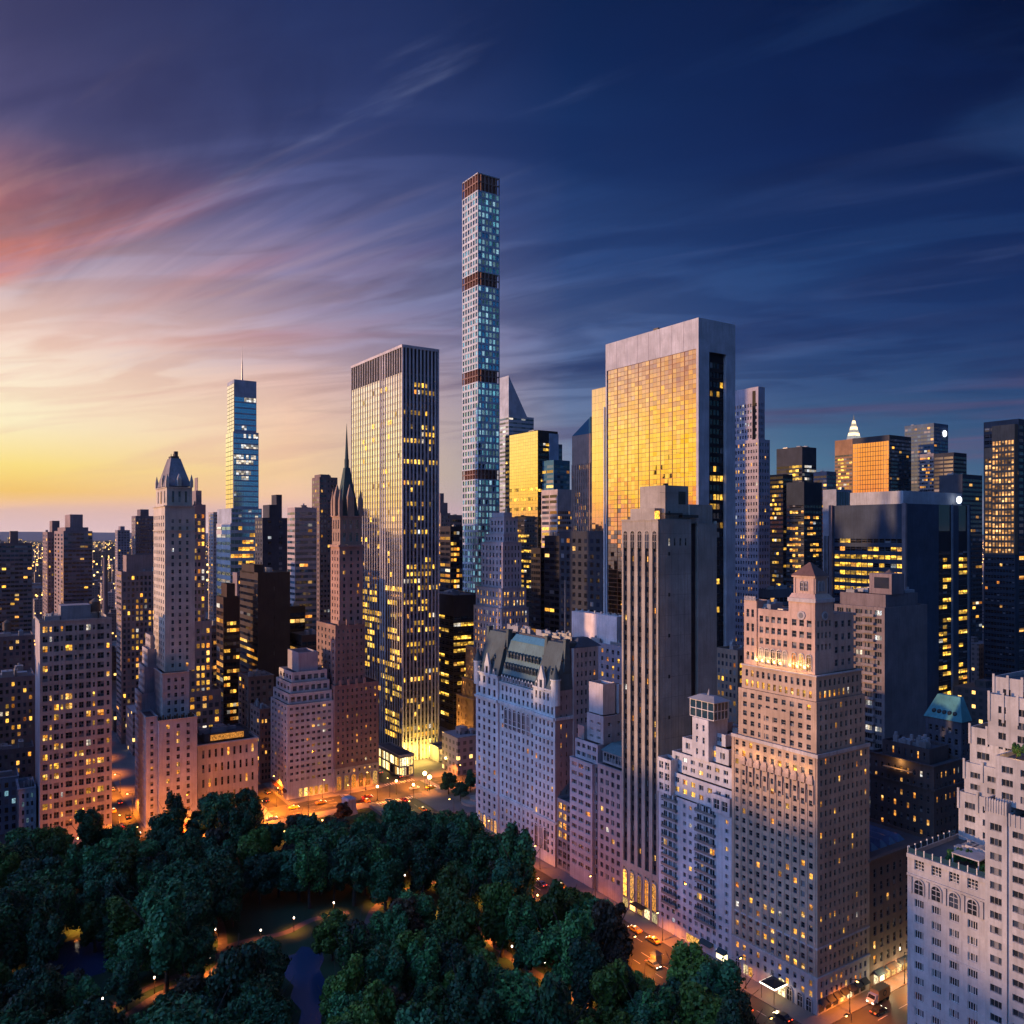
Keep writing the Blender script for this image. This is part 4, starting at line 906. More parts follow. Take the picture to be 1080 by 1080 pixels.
for x_ in (g0, g1): b.wall.quad((x_, 0, 0), (x_, 1.6, 0), (x_, 1.6, zw), (x_, 0, zw))
b.wall.quad((Wd, 0, 0), (Wd, Ls, 0), (Wd, Ls, zt), (Wd, 0, zt)); b.wall.quad((0, Ls, 0), (Wd, Ls, 0), (Wd, Ls, zt), (0, Ls, zt))
b.roof.quad((0, 0, zt-.01), (Wd, 0, zt-.01), (Wd, Ls, zt-.01), (0, Ls, zt-.01))
for k in range(1, 8): b.trim.box(-.05, -.003, 1.3+(Ls-2.2)*k/8-.04, 1.3+(Ls-2.2)*k/8+.04, zg, zt-.2)
b.trimmat = plain('panel_joint', (.2, .17, .19), .8)
q = MB(); q.box(3, 5, Ls*.42, Ls*.7, zt, zt+1.1); q.box(2.6, 5.4, Ls*.45, Ls*.5, zt, zt+1.7); q.obj('roof_crane_rail', M['darkmetal'], b.e)
q = MB(); q.cyl(-.5, Ls+.3, 0, b.z(410), .45, n=8); q.obj('flank_fin', M['framew'], b.e)
b.done(); SOLOW = b
# its yellow-reflecting neighbour behind
b = Bld('mirror_office_tower', 'mirror-glass tower edge glowing bright yellow behind the broad slab', 'office tower', 655, 520, 624.3, 668, mat=wm(.2, .2, .22), near=False)
zt = b.z(404); b.tier(0, b.W, 0, b.L, 0, zt, n=dict(cols=1, rows=1, wf=.01, hf=.01, skip=lambda k, r: True)); mirror_front(b, 'N', .3, b.L-.2, 0, zt-.3, -.05, 8, 46, glass_mirror('yellow_mirror', (.95, .9, .75), .03), gap=.1, tilt=.003); b.done()
# brown striped tower with a slanted roof
b = simple('striped_office_tower', 'brown stone tower with window stripes and a slanting glass roof', 'office tower', 603.3, 622.8, 624.2, 457, 445, wm(.30, .215, .185), N=off(9, fh=3.7, wf=.52, hf=.6, lit=.34, mz1=16, ma=.8), Wf=off(4), cl=0, done=False, glass='glassblack')
b.piermat = wm(.33, .23, .2); b.piers('N', 0, b.L, 0, b.zt-16, 0, 10, .5, .4)
q = MB(); x0, x1, y0, y1, z = 0, b.W, 0, b.L, b.zt; q.poly([(x0, y1, z), (x0, y0, z), (x0, y0, z+9)]); q.quad((x0, y1, z), (x0, y0, z+9), (x1, y0, z+9), (x1, y1, z)); q.quad((x0, y0, z), (x1, y0, z), (x1, y0, z+9), (x0, y0, z+9)); q.obj('slanted_roof', M['glassblue'], b.e); b.done()
# slant-topped tower
b = Bld('slant_topped_tower', 'tall silver tower with a steeply slanted roof behind the supertall tower', 'skyscraper', 536.5, 800, 527, 563, mat=wm(.46, .50, .56), glass='glassblue', lit='litw')
zh, zl = b.z(396), b.z(438); xs = b.lx(556)
b.tier(0, b.W, 0, b.L, 0, zl, n=off(3, fh=4, wf=.98, hf=.48, lit=.5, litm='litw', mz1=1), w=off(6, fh=4, wf=.98, hf=.4, lit=.02, mz1=1), parapet=False)
q = MB(); q.poly([(0, 0, zl), (xs, 0, zl), (0, 0, zh)]); q.poly([(0, b.L, zl), (xs, b.L, zl), (0, b.L, zh)]); q.quad((0, 0, zl), (0, b.L, zl), (0, b.L, zh), (0, 0, zh)); q.quad((xs, 0, zl), (xs, b.L, zl), (0, b.L, zh), (0, 0, zh)); q.obj('slanted_crown', wm(.42, .46, .54), b.e)
b.done()
# gold and black office block
b = Bld('black_glass_tower', 'black glass tower with one face mirroring gold, left of the slanted-roof tower', 'office tower', 567.5, 650, 533, 588.3, mat=wm(.03, .028, .03), near=True, lit='litoff', glass='glassblack', zvis=40)
zt = b.z(453.5); b.tier(0, b.W, 0, b.L, 0, zt, n=None, w=off(8, fh=4, wf=.97, hf=.5, lit=.36, mz0=2, mz1=9))
gl_ = glass_mirror('amber_mirror', (.95, .84, .55), .03)
ygold = b.L*.86
mirror_front(b, 'N', .2, ygold, b.z(545), zt-.4, -.05, 12, 26, gl_, tilt=.002, lits={(i, j) for j in (2, 5, 8) for i in range(12) if (i*7+j) % 3})
b.face('N', 0, b.L, 0, b.z(545), -.08, cols=12, fh=4, wf=.95, hf=.5, lit=.5, mode='rows', mz0=2, mz1=1, flush=True); b.face('N', ygold, b.L, b.z(545), zt, -.08, cols=2, fh=4, wf=.9, hf=.5, lit=.3, mode='rows', flush=True); b.blank('W', -.08, 0, 0, zt, 0)
q = MB(); q.box(b.W*.55, b.W+.5, -.4, -.05, zt-30, zt-2); q.obj('pale_panel', wm(.35, .42, .52), b.e); b.clutter(1, b.W-1, 2, b.L-2, zt, 4, hmax=2); b.done()

# ---- spire-topped residential hotel
br = wm(.42, .27, .23)
b = Bld('spired_hotel', 'slender brown brick hotel tower with a steep green copper spire', 'hotel', 358, 386, 348.8, 382.6, mat=br, near=True, lit='lito', zvis=8)
Ln, Wn = b.L, b.W; zA = b.z(544); zB = b.z(576)
xe = b.lx(396.5); ye = b.ly(339); z1 = b.z(659); z2 = b.z(744)
bx0 = -3.5
b.tier(bx0, xe, -3, ye, 11, z2+10, n=res(6, wf=.36, lit=.03), w=res(9, wf=.36, lit=.09, hf=.5), mat=wm(.27, .175, .16))
b.tier(bx0-.2, xe, -3.2, ye, 0, 11, n=res(6, rows=2), w=dict(cols=8, rows=1, wf=.4, hf=.5, lit=.2, mz0=7.5, mz1=.5), mat=wm(.42, .35, .31), parapet=False)
arches(b, 'W', [(bx0+2+(xe-bx0-4)*k/5, 1.0) for k in range(6)], 2.2, 6.3, -3.22, M['lito'], wm(.42, .35, .31), band=.35)
b.tier(bx0+.8, xe-6.5, -1.8, ye-.6, z2+10.01, z1, n=res(5, wf=.36, lit=.02), w=res(6, wf=.36, lit=.04, hf=.5), mat=wm(.30, .20, .175))
b.tier(0, Wn, 0, Ln, z1+.01, zB, n=res(3, wf=.34, fh=3.2, lit=.02), w=res(3, wf=.34, fh=3.2, lit=.05, sash=(2, 1)))
b.ring(0, Wn, 0, Ln, zB-.5, zB+.6, .7)
b.tier(.5, Wn-.5, .5, Ln-.5, zB+.61, zA, n=dict(cols=3, rows=2, wf=.4, hf=.7, lit=0), w=dict(cols=3, rows=2, wf=.4, hf=.7, lit=0), mat=wm(.36, .25, .20), cornice=.5)
cxm, cym = Wn/2, Ln/2
zs0, zs1, zs2 = b.z(545), b.z(492), b.z(458)
q = MB(); q.frus((1.4, Wn-1.4, 1.2, Ln-1.2), zA, (cxm-1.2, cxm+1.2, cym-1.2, cym+1.2), zs1); q.cyl(cxm, cym, zs1, zs1+4, 1.1, n=10); q.cyl(cxm, cym, zs1+4, zs2+6, .9, .05, n=10); q.obj('copper_spire', wm(.06, .10, .10), b.e)
for (x, y) in ((.8, .8), (Wn-.8, .8), (.8, Ln-.8), (Wn-.8, Ln-.8)):
    q = MB(); q.box(x-.8, x+.8, y-.8, y+.8, zA, zA+7); q.frus((x-.8, x+.8, y-.8, y+.8), zA+7.01, (x-.05, x+.05, y-.05, y+.05), zA+13); q.obj('pinnacle', wm(.36, .25, .2), b.e)
for (x, y) in ((cxm, 1.2), (1.2, cym)):
    q = MB(); q.box(x-1.6, x+1.6, y-1.0, y+1.6, zA, zA+9); q.frus((x-1.6, x+1.6, y-1, y+1.6), zA+9.01, (x-.1, x+.1, y+.2, y+.4), zA+15); q.obj('stone_dormer', wm(.38, .27, .21), b.e)
for zz, xx in ((z1, 1), (z2+10, 0)):
    for k in range(4): b.trim.box(bx0+2+k*4, bx0+3.2+k*4, -2.4 if xx else -3.4, -1.82 if xx else -3.02, zz-.4, zz+2.4)
b.done(); SHERRY = b

# ---- mansard-topped limestone hotel tower
pr = wm(.58, .51, .43)
b = Bld('limestone_hotel_tower', 'limestone hotel tower with a slate mansard crown and terraced lower wings', 'hotel', 174, 343, 162, 205.5, mat=pr, near=True, lit='lito', frame='frame', zvis=10)
Ln, Wn = b.L, b.W; zs = b.z(709); z53 = b.z(533)
b.tier(0, Wn, 0, Ln, zs, z53, n=dict(cols=5, fh=3.0, wf=.36, hf=.55, lit=.02, ma=.7, mz0=1, mz1=3.5), w=dict(cols=3, fh=3.0, wf=.34, hf=.52, lit=.06, ma=1.6, mz0=1, mz1=5, sash=(2, 2)), cornice=.6)
b.ring(0, Wn, 0, Ln, b.z(560), b.z(560)+.5, .3)
zc1 = b.z(513); b.tier(.9, Wn-.9, .9, Ln-.9, z53+.01, zc1, n=dict(cols=3, rows=1, wf=.3, hf=.8, lit=.0, ma=1.0), w=dict(cols=3, rows=1, wf=.35, hf=.75, lit=0, ma=1.2), cornice=.5)
arches(b, 'N', [(Ln/2, z53+1.0)], 1.3, 5.2, .88, M['lit'], pr, band=.2)
zc2 = b.z(481); q = MB(); q.frus((1.1, Wn-1.1, 1.1, Ln-1.1), zc1+.4, (Wn*.34, Wn*.66, Ln*.34, Ln*.66), zc2); q.obj('mansard_roof', wm(.24, .22, .24), b.e)
q = MB(); q.box(Wn*.36, Wn*.64, Ln*.4, Ln*.6, zc2, zc2+1.0); q.box(Wn*.5, Wn*.62, Ln*.44, Ln*.52, zc2+1, zc2+3.2); [q.box(Wn*.36+k*.9, Wn*.36+k*.9+.2, Ln*.4, Ln*.4+.2, zc2+1, zc2+1.9) for k in range(3)]; q.obj('roof_chimney', wm(.12, .1, .1), b.e)
for (x, y) in ((1.1, 1.1), (Wn-1.1, 1.1), (1.1, Ln-1.1)):
    q = MB(); q.box(x-.6, x+.6, y-.6, y+.6, zc1, zc1+2.5); q.frus((x-.6, x+.6, y-.6, y+.6), zc1+2.51, (x-.06, x+.06, y-.06, y+.06), zc1+5.4); q.obj('urn_pinnacle', pr, b.e)
for (x, y) in ((Wn/2, 1.7), (1.7, Ln/2)):
    q = MB(); q.box(x-.8, x+.8, y-.9, y+1, zc1+.4, zc1+3.6); q.frus((x-.8, x+.8, y-.9, y+1), zc1+3.61, (x-.1, x+.1, y, y+.2), zc1+5.6); q.obj('stone_dormer', pr, b.e)
# lower blocks
x2 = b.lx(198); x3 = b.lx(207)
xl2 = -1.0; xA = b.W*0-3.5
yl1 = b.ly(148); 
b.tier(-1.5, x2, -2.6, 14, 0, zs, n=res(5, wf=.32, lit=.08), w=res(3, wf=.42, lit=.02, sash=(2, 2), ma=1.2), mat=wm(.46, .44, .43), cornice=.4)
b.tier(-3.5, b.lx(208, -6), -6, 12, 0, b.z(756), n=res(6, wf=.32, lit=.08), w=res(3, wf=.32, lit=.1, sash=(2, 2), ma=1.6), mat=wm(.46, .46, .47), cornice=.4)
b.tier(-8, -3.51, -4, 12, 0, b.z(752), n=res(5, wf=.32, lit=.08), w=res(1, wf=.4, lit=.02, ma=.8), mat=wm(.43, .43, .45), cornice=.3)
for i, (py, a) in enumerate(((735, 12), (708, 15.5), (690, 19), (676, 23))):
    b.tier(-7+i*1.8, 9+i, a, a+16-i*1.5, 0, b.z(py), n=dict(cols=6, fh=3.0, wf=.5, hf=.5, lit=.15, ma=.4, mz0=1, mz1=.8, litm='lito'), w=None, mat=wm(.44, .40, .42))
q = MB(); [q.box(-3.9+k*.9, -3.4+k*.9, -6.3+.4*(k % 2), -5.6, b.z(756)-.2, b.z(756)+1.0+.5*(k % 3)) for k in range(16)]; q.obj('terrace_hedge', plain('terrace_foliage', (.02, .035, .02), .9), b.e)
b.done()
# tower right behind it with lit windows
b = simple('brick_residential_tower', 'stepped brick tower with clusters of lit windows right behind the limestone hotel', 'apartment tower', 200, 203, 217, 532, 402, wm(.30, .24, .25), N=res(2), Wf=dict(cols=3, fh=3.4, wf=.62, hf=.58, lit=.42, ma=.4, mz0=2, mz1=4), done=False, near=False, Lmin=14)
b.tier(2, b.W-1.5, 2, 10, b.zt-.5, b.z(517), w=dict(cols=3, rows=1, wf=.3, hf=.6, lit=0)); b.tier(3, b.W-3, 3, 9, b.z(517)-.5, b.z(503))
b.tier(-2, b.lx(222), -2.5, 12, 0, b.z(655), w=dict(cols=4, fh=3.6, wf=.6, hf=.6, lit=.5, ma=.6, mz0=2, mz1=3)); b.tier(-3, b.lx(231), -4, 12, 0, b.z(728), w=dict(cols=5, fh=3.6, wf=.62, hf=.6, lit=.6, ma=.6, mz0=2, mz1=2))
b.done()

# ---- gridded apartment slab on the avenue, far left
gs = wm(.42, .38, .34)
b = Bld('gridded_apartment_slab', 'brown concrete apartment slab with a grid of square windows, many lit, at the park edge', 'apartment block', 42, 317, 37.5, 118, mat=gs, near=True, lit='lit', zvis=12)
zt = b.z(656); Wn = b.W; b.L = 24
cw = [1, .5, 1, .5, 1.4, .5, 1, 1, .5, 1.4, .7]
tot = sum(cw); x = 0; b.blank('N', 0, b.L, 0, zt, 0, wm(.46, .40, .42)); rows = 21
lf = {(r, k) for r in range(rows) for k in range(11) if b.rng.random() < .2}
x = .5; sc = (Wn-1)/tot
b.blank('W', 0, .5, 0, zt, 0); b.blank('W', Wn-.5, Wn, 0, zt, 0)
for k, c_ in enumerate(cw):
    A, C = x, x+c_*sc; x = C
    b.face('W', A, C, 0, zt, 0, cols=1, rows=rows, wf=.66 if c_ >= 1 else .55, hf=.62 if c_ >= 1 else .5, lit=(lambda kk: (lambda a, r, n: 1 if (r, kk) in lf else 0))(k), ma=0, mz0=5, mz1=1.2, sash=(2, 2) if c_ >= 1 else (1, 2), glass='glass')
b.roof.quad((0, 0, zt-.9), (Wn, 0, zt-.9), (Wn, b.L, zt-.9), (0, b.L, zt-.9))
b.wall.quad((Wn, 0, 0), (Wn, b.L, 0), (Wn, b.L, zt), (Wn, 0, zt)); b.ring(0, Wn, 0, b.L, zt-.4, zt+.4, .3)
a_, c_ = b.lx(65), b.lx(97); q = MB(); q.box(a_, c_, 4, 14, zt-.9, zt+5.5); q.obj('penthouse', wm(.36, .30, .30), b.e)
b.clutter(1, Wn-1, 2, 22, zt-.9, 16, hmax=2.5); b.clutter(Wn*.7, Wn-2, 6, 16, zt-.9, 2, hmax=2, tank=True); b.done()

# ---- club house, white setback block and their neighbours
cl_ = wm(.56, .53, .47)
b = Bld('club_mansion', 'low pale stone palazzo with a lit rooftop terrace behind the park trees', 'mansion', 208.5, 350, None, 272, mat=cl_, near=True, lit='lito', zvis=8)
b.L = 22; zt = b.z(786)
b.tier(0, b.W, 0, b.L, 0, zt, n=res(5), w=dict(cols=9, rows=4, wf=.36, hf=.56, lit=.22, ma=1, mz0=4, mz1=1.2), cornice=1.0)
q = MB(); q.box(b.W*.25, b.W*.8, 4, 4.6, zt+.1, zt+2.4); q.obj('lit_terrace', M['lito'], b.e); b.tier(b.W*.15, b.W*.9, 4.8, 18, zt-.5, zt+3.0, mat=wm(.08, .08, .09)); b.clutter(2, b.W-3, 6, 20, zt+2.1, 14, hmax=2.4); b.done()
wb = wm(.60, .58, .56)
b = Bld('setback_apartment_house', 'white brick apartment house with setback balconied top, at the lit street corner', 'apartment house', 303, 371, 285.5, 352, mat=wb, near=True, lit='lito', zvis=8)
zt = b.z(744); Wn, Ln = b.W, b.L
b.tier(0, Wn, 0, Ln, 0, zt, n=dict(cols=5, fh=3.0, wf=.45, hf=.45, lit=.1, ma=.6, mz0=7, mz1=.5, sash=(2, 1)), w=dict(cols=8, fh=3.0, wf=.58, hf=.42, lit=.12, ma=.7, mz0=7, mz1=.5, sash=(2, 1)))
for i, py in enumerate((733, 722, 711)):
    b.tier(1.0+i*1.1, Wn-.5-i*.8, 1.0+i*1.0, Ln-.5-i, b.z(744-11*i)+.01, b.z(py), n=dict(cols=4, rows=1, wf=.6, hf=.6, lit=0), w=dict(cols=7-i, rows=1, wf=.66, hf=.62, lit=.06, mz0=.2, mz1=.8))
b.tier(Wn*.3, Wn*.72, 4, Ln*.8, b.z(711)-.5, b.z(691), mat=wm(.40, .37, .40))
q = MB(); [q.box(Wn*k/9+.5, Wn*(k+1)/9-.4, -.08, -.01, .6, 4.2) for k in range(2, 8)]; q.obj('shop_window', M['shopo'], b.e)
q = MB(); [q.frus((-1.2, -.003, Ln*k/6+.4, Ln*(k+1)/6-.4), 3.4, (-.2, -.003, Ln*k/6+.4, Ln*(k+1)/6-.4), 4.4) for k in range(6)]; q.obj('awning', plain('red_awning', (.10, .03, .02), .7), b.e)
b.done()
simple('brick_side_building', 'brown brick building with a pale roof in front of the dark tower', 'building', 256, 262, 289, 714, 412, wm(.22, .16, .15), N=res(3), Wf=res(4, lit=.08), near=False, cl=6, corn=.4, Lmin=18)
simple('brick_side_building', 'narrow brown building left of the white setback house', 'building', 272, 274, 287, 748, 396, wm(.24, .18, .17), N=res(3), Wf=res(3, lit=.15), cl=3, corn=.4, Lmin=16)
simple('terrace_building', 'low building with glowing windows between club and limestone hotel', 'building', 222, 230, 258, 775, 398, wm(.2, .14, .13), N=res(2, lit=.5), Wf=res(5, lit=.45, litm='lito'), cl=5, lit='lito', Lmin=14)
# far-left low blocks
simple('brick_apartment_house', 'dark brick house with scattered lit windows left of the gridded slab', 'apartment house', -40, -10, 37, 716, 350, wm(.25, .19, .2), N=res(4), Wf=res(7, lit=.3), cl=8, Lmin=20)
simple('brick_apartment_house', 'older brown block behind, with water tank, far left', 'apartment house', -40, -20, 36, 673, 420, wm(.2, .15, .16), N=res(4), Wf=res(8, lit=.05), cl=6, tank=True, Lmin=20)
simple('town_house', 'low town house with teal lit top floor at the far left park edge', 'town house', -60, -38, 20, 826, 322, wm(.25, .3, .36), N=None, Wf=res(7, lit=.3, litm='litblue', hf=.6), cl=8, corn=.5, Lmin=16)
simple('town_house', 'small town house with pale blue front beside the gridded slab', 'town house', 18, 20, 38, 832, 318, wm(.3, .34, .38), N=None, Wf=res(3, lit=.3, litm='litblue'), cl=4, corn=.5, Lmin=16)
simple('town_house', 'dark roofed house behind the pale blue town houses', 'town house', -30, -5, 36, 792, 340, wm(.16, .15, .18), N=None, Wf=res(6, lit=.1), cl=9, Lmin=16)

# ---- left background towers
simple('balcony_tower', 'brown balcony tower at the far left edge', 'apartment tower', -30, -8, 34, 573, 560, wm(.22, .165, .17), N=res(6), Wf=dict(cols=9, fh=3, wf=.92, hf=.5, lit=.03, ma=.3), tiers=((.45, .65, .2, .6, 560, None, None),), cl=2, Lmin=25)
simple('residential_tower', 'left of the pair of balcony towers', 'apartment tower', 45, 50, 70, 561, 660, wm(.25, .19, .2), N=res(3), Wf=res(6, lit=.03), tiers=((.3, .7, .2, .7, 549, None, None),), cl=2, Lmin=20)
simple('residential_tower', 'pale flanked balcony tower with a round-windowed top box, left skyline', 'apartment tower', 57, 67, 97.5, 560, 600, wm(.29, .22, .23), N=res(3, lit=.02), Wf=dict(cols=7, fh=3, wf=.92, hf=.45, lit=.03, ma=.3), tiers=((.1, .9, .1, .9, 556, None, None), (.3, .75, .2, .7, 542, None, None)), cl=1, Lmin=20)
simple('residential_tower', 'distant grey tower left of the limestone hotel', 'apartment tower', 122, 124, 137, 559, 1000, wm(.28, .25, .3), N=res(2), Wf=res(4, lit=.03), tiers=((.25, .6, .1, .9, 555, None, None),), cl=0, Lmin=20)
simple('residential_tower', 'dark slab tower with a top box just left of the limestone hotel', 'apartment tower', 140.5, 143, 165, 544, 700, wm(.18, .15, .18), N=res(2), Wf=res(9, lit=.02, wf=.6), tiers=((.25, .65, .1, .9, 537, None, None),), cl=0, Lmin=20)
simple('residential_tower', 'brown gridded tower with a blank top block left of the limestone hotel', 'apartment tower', 123, 128, 170, 603, 470, wm(.30, .225, .215), N=dict(cols=2, fh=3.2, wf=.9, hf=.45, lit=.06), Wf=dict(cols=9, fh=3.3, wf=.55, hf=.6, lit=lambda k, r, n: .55 if .3 < r/n < .85 and k > 2 else .12, ma=.5, mz0=2, mz1=2), tiers=((.15, 1, .2, .9, 586, None, None),), cl=5, Lmin=18, tank=True)
simple('residential_tower', 'thin white tower left of the mirrored tower with a mast', 'apartment tower', 222, 225, 234, 540, 720, wm(.45, .40, .40), N=res(2), Wf=res(4, lit=.03), cl=1, Lmin=18)
simple('brick_office', 'red-lit low office between the background towers', 'office building', 219, 221, 236, 660, 470, wm(.22, .13, .1), N=None, Wf=off(4, lit=.6, litm='lito', fh=3.6, mz1=1), cl=3, Lmin=18)
q = MB(); x, y = gp(111, 700)[0], 0
st_ = thing('chimney_stack', 'thin brick chimney stack in the haze, left skyline', 'chimney', ((111-540)/F*900, 900, 0)); q.cyl(0, 0, 0, 94, 3.0, 2.2, n=14); q.obj('shaft', wm(.2, .15, .16), st_)
# tower with a mast
bg_ = wm(.38, .42, .50)
b = Bld('glass_tower', 'slim blue glass tower with a tall mast and pale lit left edge', 'skyscraper', 247, 650, 239.8, 270.5, mat=bg_, near=True, glass='tealglass', lit='litw', zvis=40)
zt = b.z(400); zm = b.z(455); zp = b.z(536)
b.tier(0, b.W, 0, b.L, zm, zt, n=off(3, lit=0), w=off(9, lit=.2, fh=4.2, wf=.96, hf=.74, mz1=13, mz0=1), cornice=0)
b.tier(-.8, b.lx(272.5), -.8, b.L+1.5, zp, zm, n=None, w=off(10, lit=.35, fh=4.2, wf=.96, hf=.74, mz0=1, mz1=1))
mirror_front(b, 'N', 0, b.L+1.4, zp, zm, -.8, 3, 16, glass_mirror('pale_mirror', (.95, .9, .85), .05), gap=.5); mirror_front(b, 'N', 0, b.L-.1, zm, zt-3, -.02, 3, 13, glass_mirror('pale_mirror_upper', (.95, .9, .85), .05), gap=.5)
b.tier(-3, b.lx(275), -3, b.ly(233), b.z(552), zp-.1, w=off(9, fh=4.2, lit=0, mz0=0, mz1=0))
b.tier(-4, b.lx(274), -4, b.ly(233.5), 0, b.z(552), n=off(3, fh=6, wf=.98, hf=.42, lit=.3, litm='litw', mz0=1, mz1=1), w=off(8, fh=5.4, wf=.98, hf=.55, lit=.5, litm='lit', mz0=1, mz1=1), mat=wm(.58, .55, .55))
q = MB(); q.cyl(b.W*.45, 6, zt, b.z(378), .7, .4, n=8); q.cyl(b.W*.45, 6, b.z(378), b.z(362), .3, .1, n=6); q.obj('mast', M['steel'], b.e); b.done()
simple('navy_tower', 'dark navy block with a bronze stepped top in front of the sunrise', 'office tower', 274, 277, 303, 546, 560, wm(.055, .06, .085), N=res(3), Wf=dict(cols=2, fh=3.6, wf=.3, hf=.5, lit=.04, ma=1, litm='litw'), tiers=((.3, .8, .1, .9, 532, None, None), (.62, .85, .2, .8, 521, None, None)), cl=1, Lmin=18)
simple('banded_office', 'white banded office tower between the dark blocks and the brown slab', 'office tower', 303, 311, 334, 535, 500, wm(.46, .38, .38), N=off(3, fh=3.5, wf=.98, hf=.45, lit=.03, mz0=1, mz1=2), Wf=off(5, fh=3.5, wf=.98, hf=.5, lit=.05, mz0=1, mz1=2), glass='glassblue', cl=5)
simple('brown_slab_tower', 'brown slab tower left of the spired hotel', 'apartment tower', 329, 337, 356, 503, 560, wm(.20, .15, .15), N=res(3, lit=.03), Wf=dict(cols=5, fh=3.4, wf=.5, hf=.5, lit=.1, ma=.5), tiers=((.1, .6, .1, .9, 500, None, None),), cl=1)
simple('dark_lit_tower', 'near-black tower with lit rows on its left face', 'office tower', 253, 272, 306, 604, 440, wm(.055, .04, .038), N=off(5, fh=3.7, wf=.98, hf=.4, lit=.45, mz0=2, mz1=3), Wf=off(1, lit=0, wf=.01), cl=2, glass='glassblack', tiers=((.0, .3, .2, .9, 596, None, None),))
simple('dark_lit_tower', 'slim black tower with stacked yellow lit floors right of the limestone hotel', 'office tower', 233, 235.5, 253, 630, 430, wm(.06, .035, .03), N=off(2, lit=.4), Wf=off(5, fh=3.6, wf=.95, hf=.5, lit=.7, mz0=14, mz1=12), cl=0, glass='glassblack', tiers=((.25, .75, .1, .9, 616, None, None),), Lmin=14)
simple('pyramid_roofed_house', 'small building with pointed roof before the mirrored mast tower', 'building', 248, 250, 262, 604, 520, wm(.25, .2, .22), N=None, Wf=res(3), cl=0, Lmin=10)
simple('dark_glass_office', 'dark brown office with bright lit rows right of the black towers', 'office tower', 297, 300, 322, 640, 470, wm(.05, .035, .03), N=off(2), Wf=off(4, lit=.35, fh=3.6), cl=3, glass='glassblack', Lmin=18)
simple('low_dark_block', 'dark block behind the white setback house', 'office building', 300, 318, 350, 670, 450, wm(.07, .05, .055), N=off(3, lit=.1), Wf=off(6, lit=.08), cl=4, glass='glassblack')
# right of the marble tower
simple('ornate_topped_tower', 'grey stone tower with an ornate stepped top right of the marble tower', 'office tower', 456, 465, 475, 541, 640, wm(.24, .2, .22), N=res(4), Wf=res(4, lit=.02), tiers=((0, .8, .1, .9, 530, None, None), (.1, .5, .2, .8, 520, None, None)), cl=0)
simple('grey_office_tower', 'flat grey tower in the gap left of the supertall tower', 'office tower', 465, 474, 487.5, 543, 680, wm(.2, .19, .23), N=off(4), Wf=off(5, lit=.1, fh=4), cl=1)
simple('dark_glass_office', 'dark glass office with stacked yellow windows left of the supertall tower', 'office tower', 470, 475, 488, 555, 610, wm(.04, .035, .045), N=off(2), Wf=off(4, lit=.75, fh=4, wf=.85), cl=1, glass='glassblack', Lmin=16)
simple('ribbon_window_office', 'dark office with long yellow ribbon windows between marble tower and stepped tower', 'office building', 440, 478, 512, 628, 500, wm(.05, .045, .05), N=off(9, lit=.6, fh=3.9, wf=.95, mz1=12), Wf=off(9, lit=.6, fh=3.9, wf=.95, mz1=12), near=True, cl=6, glass='glassblack', lit='litoff')
# stepped grey deco tower
sq = wm(.48, .41, .43)
b = Bld('stepped_deco_tower', 'grey art-deco tower stepping outward, lower floors glowing orange', 'office tower', 529, 434.5, None, None, mat=sq, near=True, lit='lit', zvis=12)
T = [(516.5, 546, 545, 3, 10), (511, 546.5, 563, 5, 4), (507.5, 550, 572, 5, 11), (501.8, 555, 621, 7, 4), (499.5, 557.5, 642, 8, 20)]
zprev = b.z(545)
for i, (xl, xr, py, n_, _) in enumerate(T):
    zt = b.z(py); zb_ = b.z(T[i+1][2]) if i+1 < len(T) else 0; o = (len(T)-1-i)*1.2
    lt = (0, 0, .10, .8, .5)[i]
    b.tier(o, b.lx(xr, o), o, b.ly(xl, o), zb_+.01 if zb_ else 0, zt, n=dict(cols=n_+1, fh=3.7, wf=.38, hf=.62, lit=lt, ma=.7, mz0=.3, mz1=1.2), w=dict(cols=n_, fh=3.7, wf=.38, hf=.62, lit=lt, ma=.7, mz0=.3, mz1=1.2), cornice=0.25)
b.tier(5.5, b.lx(540, 6), 6, b.ly(520, 6), b.z(545), b.z(540)); q = MB(); q.box(8, 10, 7, 9, b.z(541), b.z(535)); q.obj('roof_box', wm(.4, .3, .2), b.e)
orr = wm(.42, .30, .22)
for (xl, py, dy) in ((491, 688, 0), (487, 725, 0), (481.5, 746, 0)):
    b.tier(-1.5-dy, 20, b.ly(502), b.ly(xl, -1.5), 0, b.z(py), n=dict(cols=5, fh=4.2, wf=.42, hf=.6, lit=.3, ma=.6, mz0=8, mz1=1.2, litm='lito'), mat=orr, cornice=.4)
b.done()
x, y = b.w(-9, b.ly(492)); lamp_pt(x, y, 7, 9000, (1, .45, .08), 1.0); lamp_pt(x-8, y+9, 7, 7000, (1, .45, .08), 1.0)
